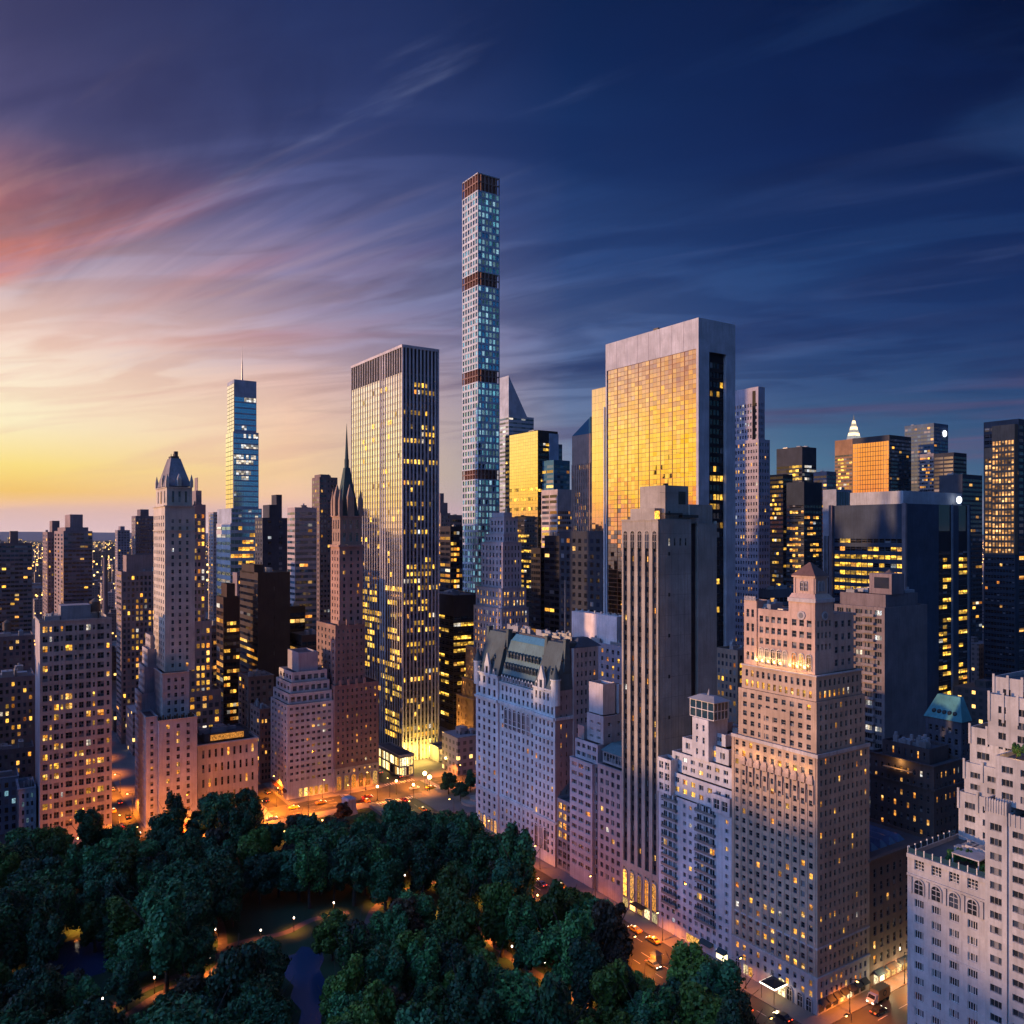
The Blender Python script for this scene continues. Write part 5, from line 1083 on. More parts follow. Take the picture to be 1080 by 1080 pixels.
# between the gold block and the striped tower
simple('teal_tower', 'small teal-blue tower right of the gold-reflecting block', 'office tower', 580, 584, 601, 485, 640, wm(.05, .16, .22), N=off(2), Wf=off(5, lit=.15, fh=4), cl=1, glass='glassblue', Lmin=20)
simple('teal_tower', 'narrow blue-black tower peeking above the teal tower', 'office tower', 578, 582, 593, 468, 700, wm(.05, .10, .14), N=None, Wf=off(3, lit=0), cl=0, glass='glassblue', Lmin=20)
simple('cream_grid_office', 'cream gridded office with glowing upper rows right of the black glass tower', 'office tower', 584, 588, 604, 516, 600, wm(.50, .42, .40), N=off(2), Wf=dict(cols=7, fh=3.7, wf=.82, hf=.55, lit=lambda k, r, n: .9 if .62 < r/n < .86 else .1, ma=.3, mz0=2, mz1=15), cl=1, Lmin=20)
simple('black_office', 'black office with a few lit windows behind the chateau roof', 'office tower', 583, 590, 607, 565, 520, wm(.03, .03, .04), N=off(3, lit=.2), Wf=off(5, lit=.3, wf=.6), cl=3, glass='glassblack', Lmin=16)
simple('black_office', 'dark ribbed block in front of the gold-reflecting tower', 'office tower', 560, 570, 592, 578, 545, wm(.035, .033, .04), N=off(4, lit=.1), Wf=off(6, lit=.15), cl=0, glass='glassblack')
b = simple('billboard_building', 'grey-blue building with lit windows under a long white roof screen', 'office building', 600, 662, 680, 683, 372, wm(.30, .28, .33), N=res(11, wf=.4, lit=.3, fh=3.6), Wf=res(5), near=True, cl=4, done=False, zvis=45)
ya, yb = b.ly(650.5, 3), b.ly(603, 3); q = MB(); q.box(3, 9, ya, yb, b.zt-.9, b.z(653)); q.obj('roof_screen', wm(.78, .66, .63), b.e)
q = MB(); [q.cyl(6, ya+(yb-ya)*k/7, b.z(653), b.z(653)+1.1, .5, n=8) for k in range(1, 8)]; q.obj('roof_fan', M['steel'], b.e); b.done()
simple('dark_midrise', 'dark blue-black block with a few lit rows left of the arched hotel slab', 'office building', 590, 648, 665, 560, 400, wm(.035, .04, .055), N=off(9, lit=.12, wf=.5), Wf=off(4), cl=0, glass='glassblack', near=False)

# ---- right side
b = Bld('pale_grid_tower', 'pale grey gridded tower just right of the broad mirror-glass slab', 'skyscraper', 800, 450, 764, 812, mat=wm(.40, .37, .43), near=True, zvis=60, lit='lit')
zt = b.z(407); xr1 = b.lx(808.5); zm = b.z(463)
b.tier(1.2, xr1, 1.2, b.L, zm, zt, n=dict(cols=12, fh=3.6, wf=.5, hf=.55, lit=.28, ma=.5, mz0=.3, mz1=8, litm='litw'), w=dict(cols=3, fh=3.6, wf=.5, hf=.5, lit=0, ma=.8, mz0=.3, mz1=8))
b.tier(0, b.W, 0, b.L, 0, zm, n=dict(cols=13, fh=3.6, wf=.5, hf=.52, lit=.17, ma=.5, mz0=1, mz1=1), w=dict(cols=4, fh=3.6, wf=.5, hf=.5, lit=.04, ma=.5, mz0=1, mz1=1))
ga = b.ly(797, 1.2); gb2 = b.ly(793.5, 1.2); q = MB(); q.box(1.15, 1.19, ga, gb2, zm, zt-2); q.obj('dark_groove', M['glassblack'], b.e); b.done()
simple('crowned_office', 'black crowned office with bright yellow floors beyond the pale gridded tower', 'office tower', 819, 846, 861, 471, 800, wm(.04, .045, .06), N=off(8, fh=4, wf=.97, hf=.6, lit=.8, mz1=17), Wf=off(6, fh=4, wf=.97, hf=.6, lit=.6, mz1=17, litm='litw'), lit='litoff', cl=3, glass='glassblack')
simple('black_office', 'gold-lit shoulder block below the crowned office', 'office tower', 812, 826, 836, 500, 740, wm(.04, .03, .03), N=off(6, fh=4, wf=.95, lit=.7, mz1=1), Wf=off(3, lit=.2), lit='litoff', cl=0, glass='glassblack')
simple('black_office', 'blue-black glass office with full lit rows, in front of the crowned office', 'office tower', 829.5, 848, 867, 508, 600, wm(.03, .04, .055), N=off(6, fh=4, wf=.97, hf=.5, lit=.6, mz1=16, mz0=2), Wf=off(6, fh=4, wf=.97, hf=.5, lit=.6, mz1=16, mz0=2), cl=0, glass='glassblack', near=True)
simple('white_piered_office', 'white vertical-piered block in front of the orange tower', 'office tower', 868, 882, 898, 516, 640, wm(.30, .32, .37), N=dict(cols=9, rows=1, wf=.6, hf=.9, lit=0, mz1=30), Wf=dict(cols=9, fh=16, wf=.6, hf=.9, lit=0), cl=1, glass='glassblack')
simple('grey_office_tower', 'low grey top between crowned office and bronze tower', 'office tower', 858, 872, 882, 497, 760, wm(.16, .14, .17), N=off(4, lit=.1), Wf=off(3, lit=.1), cl=1)
simple('bronze_tower', 'bronze tower with bright lit rows just left of the lit spire', 'office tower', 880.5, 899, 910, 463, 920, wm(.28, .16, .09), N=off(6, fh=4, wf=.97, hf=.5, lit=.9, mz1=16), Wf=off(4, lit=.3), lit='litoff', cl=0)
b = Bld('orange_mirror_tower', 'flat-topped tower with an orange mirrored face and a dark side', 'office tower', 938, 850, 899, 961, mat=wm(.05, .05, .06), near=False)
zt = b.z(458.5); b.tier(0, b.W, 0, b.L, 0, zt, n=None, w=off(9, fh=4, lit=.03)); mirror_front(b, 'N', .5, b.L-.5, 0, zt-6, -.05, 14, 44, glass_mirror('orange_mirror', (.85, .45, .14), .05), gap=.5, tilt=.003); b.done()
b = Bld('spire_tower', 'distant art-deco tower crowned by a lit triangular-windowed spire', 'skyscraper', 901, 1388, 893, 908, mat=wm(.35, .34, .36))
zt = b.z(462); b.tier(0, b.W, 0, b.L, 0, zt, n=res(4), w=res(4)); q = MB(); W2, L2 = b.W, b.L
for k in range(6): a = k/6*.42; q.frus((W2*a, W2*(1-a), L2*a, L2*(1-a)), zt+k*5.2, (W2*(a+.05), W2*(.95-a), L2*(a+.05), L2*(.95-a)), zt+(k+1)*5.2-.4, k % 2)
q.frus((W2*.43, W2*.57, L2*.43, L2*.57), zt+31, (W2*.495, W2*.505, L2*.495, L2*.505), b.z(436)); q.obj('stainless_spire', [M['litw'], emit('crown_light', (1, .72, .42), 2.2)], b.e); b.done()
b = simple('logo_tower', 'blue ribbed tower with a round white glowing sign on its corner', 'office tower', 954, 985, 1000, 446, 900, wm(.09, .13, .19), N=off(9, lit=.03, fh=4.2, wf=.8), Wf=off(5, lit=0), cl=2, done=False, glass='glassblue')
q = MB(); q.cyl(0, 0, 0, .6, 3.6, n=20); o = q.obj('round_sign', emit('white_sign', (.9, .92, 1), 3.0), b.e); o.rotation_euler = (math.pi/2, 0, 0); o.location = (b.lx(996), -.2, b.z(456)); b.done()
simple('banded_office', 'round-cornered banded office with lit edge below the glowing round sign', 'office tower', 970, 985, 996, 478, 830, wm(.22, .2, .22), N=off(7, lit=.7, fh=3.6, wf=.9), Wf=off(4, lit=.4, fh=3.6), cl=2)
simple('teal_tower', 'teal slab tower right of the banded office', 'office tower', 985, 990, 1005, 477, 860, wm(.04, .12, .17), N=None, Wf=off(4, lit=.02), cl=0, glass='glassblue', Lmin=20)
simple('black_office', 'black slab tower at the right of the distant cluster', 'office tower', 1000, 1006, 1019.5, 477, 800, wm(.03, .035, .05), N=off(2, lit=.05), Wf=off(4, lit=.05), cl=0, glass='glassblack', Lmin=20)
simple('distant_office', 'dark office with a strip of light at its roofline left of the bronze gridded tower', 'office tower', 1010, 1015, 1036, 500, 700, wm(.05, .06, .08), N=None, Wf=off(6, lit=.2), cl=2, glass='glassblack', Lmin=20)
# black slab block with concrete fins
b = Bld('black_slab_office', 'wide black office block with yellow lit floors and a blank concrete end', 'office block', 955, 420, 874, 1024, mat=wm(.05, .07, .11), near=True, lit='litoff', glass='glassblack', zvis=30)
zt = b.z(531); Lb, Wb = b.L, b.W
b.tier(1.5, Wb, 0, Lb, 0, zt, n=dict(cols=12, fh=4.3, wf=.93, hf=.5, lit=(lambda k, r, n: .93 if n-8 < r < n-2 else .35), ma=2.5, mz0=2, mz1=17), w=None, parapet=False)
b.piermat = wm(.20, .16, .17); b.pier.box(0, 1.49, 0, 2.0, 0, zt+.3); b.pier.box(0, 1.49, Lb-2, Lb, 0, zt+.3)
b.piermat = wm(.22, .17, .18)
g = [b.lx(v) for v in (990, 1003, 1011, 1020)]
for A, C, n_ in ((g[0], g[1], 3), (g[2], g[3], 2)):
    b.face('W', A, C, 10, zt-14, -.05, cols=n_, fh=3.55, wf=.95, hf=.55, lit=.62, mode='rows', ma=.1, mz0=1, mz1=10, mat=wm(.02, .02, .03), flush=True)
    b.blank('W', A, C, zt-14, zt, -.05, M['glassblack'])
for k, C in enumerate((g[1], g[3])): q = MB(); q.box(C, C+1.0, -.9, -.01, 0, zt+.2); q.obj('concrete_fin', wm(.12, .15, .2), b.e)
q = MB(); q.box(3, Wb-4, 3, Lb*.75, zt, b.z(517)); ws_ = q.obj('roof_screen', wm(.42, .44, .48), b.e)
b.done()
sg = thing('roof_sign', 'white glowing oval light on the pale roof screen of the black slab office', 'sign', (*b.w(b.lx(1011), -.3), b.z(525))); q = MB(); q.ball(0, 0, 0, 1.35, n=16, k=10, sz=1.5); q.obj('light_panel', emit('oval_light', (.85, .9, 1), 3), sg)
# bronze gridded tower at the right edge
b = Bld('bronze_grid_tower', 'tall tower with a bronze-glowing gridded front at the right edge', 'skyscraper', 1071, 500, 1034, 1110, mat=wm(.05, .055, .075), near=True, lit='lito', glass='glassblack', zvis=30)
zt = b.z(441, 0, 0); Lr, Wr = b.L, b.W
b.tier(4, Wr, 0, Lr, 0, zt, n=off(6, fh=4, lit=.02), w=off(6, fh=4, lit=.02))
y1 = b.ly(1038, 0); y2 = b.ly(1046, 0)
z62 = b.z(585)
bz = wm(.20, .125, .085)
b.tier(0, 3.99, .5, y2, z62, b.z(447), n=None, mat=bz, parapet=False); b.tier(.3, 3.98, y2, y1, z62, b.z(470), n=None, mat=bz, parapet=False)
b.face('N', .5, y2, z62, b.z(462), -.02, cols=7, fh=4.0, wf=.6, hf=.62, lit=.0, ma=.2, mz0=.2, mz1=.3, mat=bz, flush=True, glass='bronzeglow')  # these panes glow bronze instead of mirroring the sky
b.face('N', y2, y1, z62, b.z(480), .28, cols=2, fh=4.0, wf=.6, hf=.62, lit=.0, ma=.2, mz0=.2, mz1=.3, mat=bz, flush=True, glass='bronzeglow')
b.tier(.2, 3.97, .3, y1, 0, z62-.01, n=dict(cols=10, fh=3.6, wf=.86, hf=.45, lit=.02, ma=.3), w=None, mat=wm(.035, .05, .075), parapet=False)
b.done()
# balcony block with blank flank
bb = wm(.20, .165, .17)
b = Bld('balcony_block', 'dark concrete apartment slab with stacked balconies and a blank blue-black flank', 'apartment block', 933, 300, 880, 978, mat=bb, near=True, zvis=30, lit='litw')
zt = b.z(641); Lb, Wb = b.L, b.W
b.tier(0, Wb, 0, Lb, 0, zt, n=dict(cols=5, fh=3.0, wf=.7, hf=.6, lit=.07, ma=.6, mz0=1, mz1=.6, sash=(3, 1)), w=None)
b.tier(3, Wb-4, 1.5, Lb-.4, zt-.9, b.z(628), mat=wm(.17, .14, .15)); ya, yb = b.ly(951, 4), b.ly(919, 4)
q = MB(); q.box(6, 14, -1+2, 10, b.z(628), b.z(606)); q.obj('lift_house', wm(.20, .16, .17), b.e)
q = MB(); q.quad((5.97, 2.0, b.z(622)), (5.97, 8.0, b.z(622)), (5.97, 8.0, b.z(610)), (5.97, 2.0, b.z(610))); q.obj('louvre', M['glassblack'], b.e)
q = MB(); cz = (zt-1.6)/round((zt-1.6)/3.0)
for r in range(int(zt/cz)):
    z = 1+cz*r; q.box(-1.2, -.01, Lb*.18, Lb*.42, z, z+.15); q.box(-1.2, -1.12, Lb*.18, Lb*.42, z+.16, z+1.0); q.box(-1.2, -.01, Lb*.58, Lb*.8, z, z+.15); q.box(-1.2, -1.12, Lb*.58, Lb*.8, z+.16, z+1.0)
q.obj('balcony', wm(.25, .22, .23), b.e, kind='stuff'); b.clutter(2, Wb-2, 1, Lb-1, b.z(628), 8, hmax=2); b.clutter(Wb*.6, Wb-5, 3, Lb-3, b.z(628), 1, hmax=2, tank=True); b.done()
simple('pale_penthouse_block', 'low block with a pale plant box between pale tower and black office', 'building', 800, 812, 845, 622, 380, wm(.12, .13, .16), N=off(3, lit=.2), Wf=off(7, lit=.25), cl=5, glass='glassblack')
simple('orange_side_building', 'orange-lit side of a building just left of the brown brick hotel', 'building', 755, 778, 800, 686, 330, wm(.30, .2, .15), N=res(5, lit=.1), Wf=res(4, lit=.3), cl=3)
# dark hotel on the avenue's next block
dh = wm(.085, .07, .075)
b = Bld('dark_brick_hotel', 'dark brick hotel with warm lit windows and a glowing top-floor balcony', 'hotel', 985, 0, None, 1015, mat=dh, near=True, lit='lito', xy=G(52.6, 0), zvis=8)
b.L = b.ly(918); zt = b.z(808); Ld, Wd_ = b.L, b.W
b.tier(0, Wd_, 0, Ld, 0, zt, n=dict(cols=9, fh=3.35, wf=.42, hf=.5, lit=.36, ma=.8, mz0=2, mz1=1.5), w=dict(cols=6, fh=3.35, wf=.4, hf=.5, lit=.25, ma=.8, mz0=2, mz1=1.5), cornice=.5)
b.ring(0, Wd_, 0, Ld, zt-7.2, zt-6.7, .5)
b.tier(3, Wd_-2, 3, Ld-2, zt-.9, zt+3.6, n=dict(cols=7, rows=1, wf=.3, hf=.6, lit=.2, mz0=.5, mz1=.6)); b.clutter(4, Wd_-3, 4, Ld-3, zt+2.7, 14, hmax=2.6)
b.done(); x, y = b.w(-1.2, Ld*.5); lamp_pt(x, y, zt-1.0, 500, (1, .5, .12), .3)
q = MB(); q.box(-1.6, -.52, Ld*.3, Ld*.75, zt-3.2, zt-3.0); q.obj('glowing_balcony', wm(.4, .3, .2), b.e)
# teal mansard
b = Bld('mansard_hotel', 'tall narrow hotel with a teal copper mansard roof and round dormers', 'hotel', 1015, 0, None, 1024, mat=wm(.07, .08, .11), near=True, xy=G(68, .4), glass='glassblack', zvis=20)
b.L = b.ly(976); zt = b.z(762); b.W = max(b.W, 5)
b.tier(0, b.W, 0, b.L, 0, zt, n=res(5, lit=.01), w=res(2, lit=.1)); zr = b.z(738)
b.mats[0] = b.mats[0]; q = MB(); q.frus((-.4, b.W, -.4, b.L+.4), zt, (3.2, b.W-.5, 2.0, b.L-2), zr); q.obj('mansard_roof', wm(.08, .26, .28), b.e)
q = MB()
for k in range(5): y = 1.5+(b.L-3)*(k+.5)/5; q.cyl(0, 0, 0, 0, 0) if False else q.ball(.9, y, zt+1.9, .75, n=10, k=6)
q.obj('round_dormer', M['black'], b.e, kind='stuff'); b.done()
# low brown block on the avenue beside the brick hotel
b = Bld('brown_corner_block', 'low dark brown block with a blue skylight roof beside the brick hotel', 'building', 917.5, 0, None, None, mat=wm(.15, .10, .09), near=True, xy=G(22.1, .2), lit='lito', glass='glassblack', zvis=5)
b.W = 29; b.L = 22; zt = b.z(906)
b.tier(0, b.W, 0, b.L, 0, zt, w=dict(cols=9, fh=3.6, wf=.42, hf=.6, lit=.06, ma=1, mz0=5, mz1=2.5), cornice=.8)
q = MB(); [q.frus((b.W*.1+k*4.2, b.W*.1+k*4.2+3.4, 4, 18), zt-.88, (b.W*.1+k*4.2+1.4, b.W*.1+k*4.2+2, 5, 17), zt+.8) for k in range(5)]; q.obj('skylight', plain('blue_skylight', (.06, .11, .22), .2), b.e)
q = MB(); [q.box(2+k*2.7, 4+k*2.7, -.07, -.01, .5, 3.3) for k in range(9)]; q.obj('shop_window', M['shop'], b.e)
q = MB(); [q.frus((1.8+k*5.4, 6+k*5.4, -1.6, -.003), 3.3, (1.8+k*5.4, 6+k*5.4, -.2, -.003), 4.2) for k in range(5)]; q.obj('awning', plain('shop_awning', (.05, .07, .09), .7), b.e)
b.done()
for k in range(3): x, y = b.w(4+k*8, -3.0); lamp_pt(x, y, 3.4, 1200, (1, .8, .4), .4)
# ------------------------------------------------------------------ ground, roads, park
def gquad(mb, x0, x1, y0, y1, z, m=0):
    p = [G(x0, y0), G(x1, y0), G(x1, y1), G(x0, y1)]; mb.quad(*[(a, c, z) for a, c in p], m)
def gslab(mb, x0, x1, y0, y1, z0, z1, m=0):
    p = [G(x0, y0), G(x1, y0), G(x1, y1), G(x0, y1)]
    mb.quad(*[(a, c, z1) for a, c in p], m)
    for k in range(4): a, c = p[k], p[(k+1) % 4]; mb.quad((*a, z0), (*c, z0), (*c, z1), (*a, z1), m)
asph = wall('asphalt', (.055, .052, .052), .55, .25, False); side_ = wall('pavement_stone', (.17, .16, .155), .8, .2, False)
mk = plain('road_paint', (.55, .52, .48), .6)
q = MB(); q.quad((-60000, -3000, -.3), (60000, -3000, -.3), (60000, 60000, -.3), (-60000, 60000, -.3)); q.obj('ground', wall('city_ground', (.07, .065, .07), .9, .3, False), kind='structure')
q = MB(); gquad(q, -6, 900, -700, 1200, -.05); gquad(q, -900, -6, 207, 1200, -.05); q.obj('city_pavement', side_, kind='structure')
R5 = (213, 229)
q = MB(); gquad(q, -24, -6, -300, 206.5, 0); gquad(q, -900, 700, *R5, .004); gquad(q, -6, 700, -20, -4, .008); gquad(q, -9, 6, 229.5, 900, .012)
gquad(q, -66, -57, 229.5, 900, .012); gquad(q, -125, -116, 229.5, 900, .012); gquad(q, -24, -6, 206.5, 213, .0); gquad(q, 31, 45, 164, 900, .016); gquad(q, 60, 72, -4, 213, .016)
q.obj('road', asph, kind='structure')
q = MB(); gslab(q, -6, -.02, -3.9, 206, -.3, .14); gslab(q, -6, -.02, -300, -20.2, -.3, .14); gslab(q, 0, 330, -3.95, -.02, -.3, .14); gslab(q, 0, 330, -23.6, -20.05, -.3, .14)
gslab(q, -28.5, -24, -300, 206, -.3, .14); gslab(q, -900, -24.2, 206.2, 212.9, -.3, .139); gslab(q, -55.4, -9.2, 229.2, 235.9, -.3, .14); gslab(q, -115.8, -66.2, 229.2, 235.9, -.3, .14); gslab(q, -700, -125.2, 229.2, 235.9, -.3, .14); gslab(q, 6.2, 300, 229.2, 250, -.3, .14)
gslab(q, .0, 30.8, 165, 212.8, -.3, .14)
q.obj('pavement', side_, kind='structure')
q = MB(); z = .022
for y in np.arange(-290, 205, 9.0):
    if -24 < y < 0: continue
    gquad(q, -15.1, -14.9, y, y+4.5, z); gquad(q, -10.6, -10.45, y, y+3, z); gquad(q, -19.6, -19.45, y, y+3, z)
for x in np.arange(-860, 600, 9.0):
    if -26 < x < 8: continue
    gquad(q, x, x+3.5, 217, 217.16, z); gquad(q, x, x+3.5, 221, 221.16, z); gquad(q, x, x+3.5, 225, 225.16, z)
for x in np.arange(2, 320, 9.0): gquad(q, x, x+4, -9.4, -9.25, z); gquad(q, x, x+4, -14.7, -14.55, z)
def zebra(x0, x1, y0, y1, along):
    if along == 'x':
        for x in np.arange(x0, x1, 1.3): gquad(q, x, x+.62, y0, y1, z+.004)
    else:
        for y in np.arange(y0, y1, 1.3): gquad(q, x0, x1, y, y+.62, z+.004)
zebra(-24, -6, -3, 0.5, 'x'); zebra(-24, -6, -25, -21.5, 'x'); zebra(-4.4, -.8, -20, -4, 'y'); zebra(-23.6, -6.4, 207, 210.6, 'x'); zebra(-33, -29, 213, 229, 'y'); zebra(8, 12, 213, 229, 'y'); zebra(-9, 6, 230.6, 234, 'x'); zebra(-71, -67, 213, 229, 'y')
q.obj('road_marking', mk, kind='structure')
# park ground
m = MT('park_grass'); o = m.coord(); c0 = m.mix(m.mr(m.noise(.05, o, 5), .35, .65), (.008, .045, .014), (.014, .065, .022)); c0 = m.mix(m.mr(m.noise(2.5, o, 3), .4, .7, 0, .6), c0, (.03, .028, .016))
grassm = m.surf(m.new('ShaderNodeBsdfPrincipled', {'Base Color': c0, 'Roughness': .95}).outputs[0])
q = MB(); gquad(q, -900, -28.6, -700, 206.1, .0); q.obj('park_lawn', grassm, kind='structure')
def ribbon(mb, pts, w, z):
    P = [gp(*p) for p in pts]; P = [np.array(p) for p in P]; fine = []
    for i in range(len(P)-1):
        p0, p1, p2, p3 = P[max(i-1, 0)], P[i], P[i+1], P[min(i+2, len(P)-1)]
        for t in np.linspace(0, 1, 6, endpoint=False): fine.append(.5*((2*p1)+(-p0+p2)*t+(2*p0-5*p1+4*p2-p3)*t*t+(-p0+3*p1-3*p2+p3)*t**3))
    fine.append(P[-1]); L_, R_ = [], []
    for i, p in enumerate(fine):
        d = fine[min(i+1, len(fine)-1)]-fine[max(i-1, 0)]; d /= np.linalg.norm(d); n = np.array((-d[1], d[0])); L_.append(p+n*w/2); R_.append(p-n*w/2)
    for i in range(len(fine)-1): mb.quad((*L_[i], z), (*R_[i], z), (*R_[i+1], z), (*L_[i+1], z))
PATHS = [[(505, 968), (515, 990), (545, 1014), (590, 1042), (640, 1078), (680, 1120)],
         [(60, 1098), (110, 1066), (160, 1040), (205, 1022), (232, 1004), (234, 985), (228, 965)],
         [(234, 1000), (262, 992), (300, 984), (330, 970), (368, 962)],
         [(388, 975), (396, 958), (420, 942), (460, 930)],
         [(235, 1002), (232, 1018), (205, 1034), (170, 1048), (130, 1075), (100, 1100)]]
q = MB(); [ribbon(q, p, 2.6+.01*i, .03+.004*i) for i, p in enumerate(PATHS)]; q.obj('path', wall('path_asphalt', (.10, .085, .08), .8, .2, False), kind='structure')
m = MT('pond_water'); bp = m.new('ShaderNodeBump', {'Strength': .25, 'Distance': .2, 'Height': m.noise(1.2, m.coord(), 3)})
pondm = m.surf(m.new('ShaderNodeBsdfPrincipled', {'Base Color': (.03, .06, .13, 1), 'Roughness': .12, 'IOR': 1.6, 'Normal': bp.outputs[0]}).outputs[0])
for pts in ([(296, 1018), (304, 1008), (311, 1006), (318, 998), (326, 999), (331, 1004), (339, 1003), (342, 1012), (337, 1022), (343, 1034), (339, 1046), (346, 1060), (338, 1074), (342, 1092), (326, 1098), (314, 1084), (318, 1066), (306, 1052), (310, 1040), (300, 1030)], [(40, 1012), (62, 996), (92, 986), (118, 990), (128, 1006), (110, 1026), (78, 1034), (50, 1030)]):
    q = MB(); q.poly([(*gp(*p), .012) for p in pts]); q.obj('pond', pondm, kind='structure')
# low park wall along the street
pwt = thing('park_wall', 'low stone wall between the park trees and the street pavement', 'wall', (*G(-28.6, 0), 0), TH); q = MB()
q.box(-.25, .25, -250, 206, 0, 1.1); q.box(-.32, .32, -250, 206, 1.101, 1.25); q.obj('stone_wall', wm(.16, .14, .13), pwt)

# ------------------------------------------------------------------ trees
def leaf_mat(name, cols):
    m = MT(name); r = m.new('ShaderNodeNewGeometry').outputs['Random Per Island']; ob = m.new('ShaderNodeObjectInfo').outputs['Random']
    a = m.mix(m.math('POWER', r, 1.6), tuple(v*.45 for v in cols[0]), tuple(v*1.45 for v in cols[1])); b_ = m.mix(m.math('MULTIPLY', ob, .7), a, cols[2]); b_ = m.mix(m.math('FRACT', m.math('MULTIPLY', ob, 5.7)), m.mix(1.0, b_, (.45, .50, .48), 'MULTIPLY'), m.mix(1.0, b_, (1.7, 1.7, 1.5), 'MULTIPLY'))
    c_ = m.mix(m.mr(m.noise(.35, m.coord(), 2), .35, .65), tuple(v*.6 for v in cols[0]), (1, 1, 1), 'MIX'); 
    c2 = m.mix(.45, b_, m.mix(1.0, b_, c_, 'MULTIPLY'))
    p = m.new('ShaderNodeBsdfPrincipled', {'Base Color': c2, 'Roughness': .6, 'Specular IOR Level': .35})
    return m.surf(p.outputs[0])
LEAF = [leaf_mat('green_leaves', [(.036, .135, .040), (.075, .22, .055), (.028, .13, .060)]),
        leaf_mat('olive_leaves', [(.090, .165, .020), (.140, .21, .030), (.060, .15, .025)]),
        leaf_mat('russet_leaves', [(.075, .045, .022), (.11, .055, .02), (.05, .045, .03)]),
        leaf_mat('dark_leaves', [(.022, .085, .036), (.045, .14, .050), (.020, .09, .050)])]
bark = plain('bark', (.06, .045, .035), .9)
def crown_mesh(seed, rx, h, tall, n, mat):
    rs = np.random.RandomState(seed); lobes = []
    nl = 18 if tall else 30
    for i in range(nl):
        a = rs.uniform(0, 2*math.pi); t = i/nl
        rad = rx*(.74 if tall else .78)*math.sqrt(rs.uniform(.08, 1))*(1-.55*abs(t-.35))
        lobes.append((rad*math.cos(a), rad*math.sin(a), h*(.30+.55*t), rx*rs.uniform(.14, .40)*(1-.2*t), rs.uniform(.7, 1.0)*(1.5 if tall else .95)))
    lobes.append((0, 0, h*.6, rx*.55, 1.2))
    lob = np.array(lobes); w = lob[:, 3]**2; k = rs.choice(len(lob), n, p=w/w.sum()); d = rs.normal(size=(n, 3)); d /= np.linalg.norm(d, axis=1)[:, None]
    rr = rs.uniform(.45, 1.0, n)**.7*(1+.28*rs.uniform(0, 1, n)**5); p = np.empty((n, 3))
    p[:, 0] = lob[k, 0]+d[:, 0]*lob[k, 3]*rr; p[:, 1] = lob[k, 1]+d[:, 1]*lob[k, 3]*rr; p[:, 2] = lob[k, 2]+d[:, 2]*lob[k, 3]*rr*lob[k, 4]
    if tall: p[:, 2] -= rs.uniform(0, 1.6, n)*(np.hypot(p[:, 0], p[:, 1])/rx)
    nn = d+rs.normal(scale=.55, size=(n, 3)); nn[:, 2] += .25; nn /= np.linalg.norm(nn, axis=1)[:, None]
    t = np.cross(nn, rs.normal(size=(n, 3))); t /= np.linalg.norm(t, axis=1)[:, None]; b2 = np.cross(nn, t)
    s = rs.uniform(.15, .36, n)[:, None]; vs = np.stack([p-t*s-b2*s*.6, p+t*s-b2*s*.6, p+t*s*.7+b2*s*.8, p-t*s*.7+b2*s*.8], 1).reshape(-1, 3)
    me = bpy.data.meshes.new('crown'); me.vertices.add(4*n); me.vertices.foreach_set('co', vs.ravel()); me.loops.add(4*n); me.loops.foreach_set('vertex_index', np.arange(4*n)); me.polygons.add(n); me.polygons.foreach_set('loop_start', np.arange(n)*4); me.materials.append(mat); me.update(calc_edges=True); me.validate()
    return me
def trunk_mesh(seed, h):
    r = random.Random(seed); q = MB(); q.tube((0, 0, -.3), (r.uniform(-.3, .3), r.uniform(-.3, .3), h*.42), .42, .26, 8)
    for k in range(6):
        a = k*1.05+r.uniform(-.3, .3); L_ = h*r.uniform(.16, .3); p0 = (0, 0, h*r.uniform(.28, .42)); p1 = (L_*math.cos(a), L_*math.sin(a), p0[2]+L_*r.uniform(.8, 1.4)); q.tube(p0, p1, .17, .07, 6)
        q.tube(p1, (p1[0]*1.5, p1[1]*1.5, p1[2]+L_*.7), .07, .03, 5)
    q.tube((0, 0, h*.4), (.3, .2, h*.85), .26, .07, 6); return q.mesh('trunk', [bark])
KIND = []
for i, (rx, h, tall, mi) in enumerate(((6.2, 15, 0, 0), (5.6, 14, 0, 3), (5.0, 17, 1, 0), (4.6, 16, 1, 3), (5.4, 13, 0, 1), (4.8, 12, 0, 2), (6.8, 14.5, 0, 0), (4.3, 15, 1, 1))):
    KIND.append((crown_mesh(50+i, rx, h, tall, 9000 if not tall else 8000, LEAF[mi]), trunk_mesh(i, h), rx, h, ('broad green', 'dark green', 'tall green', 'tall dark', 'olive green', 'russet brown', 'wide green', 'tall yellow-green')[i], mi))
WIN = [(664, 970, 704, 1006), (800, 1022, 862, 1076), (885, 1030, 958, 1085), (258, 940, 384, 966), (308, 1008, 340, 1046), (310, 1054, 338, 1082), (70, 994, 110, 1018), (280, 838, 372, 860), (400, 826, 500, 847), (372, 838, 402, 854), (122, 800, 132, 822)]
LAMPS = [(19, 943), (85, 944), (72, 950), (81, 967), (15, 1014), (163, 1031), (108, 1053), (227, 980), (275, 981), (221, 1011), (198, 917), (310, 968), (352, 952), (399, 941), (427, 923), (463, 951), (463, 920), (509, 940), (518, 977), (540, 998), (575, 1016), (612, 1037), (575, 1043), (458, 977), (164, 1069), (2, 1073)]
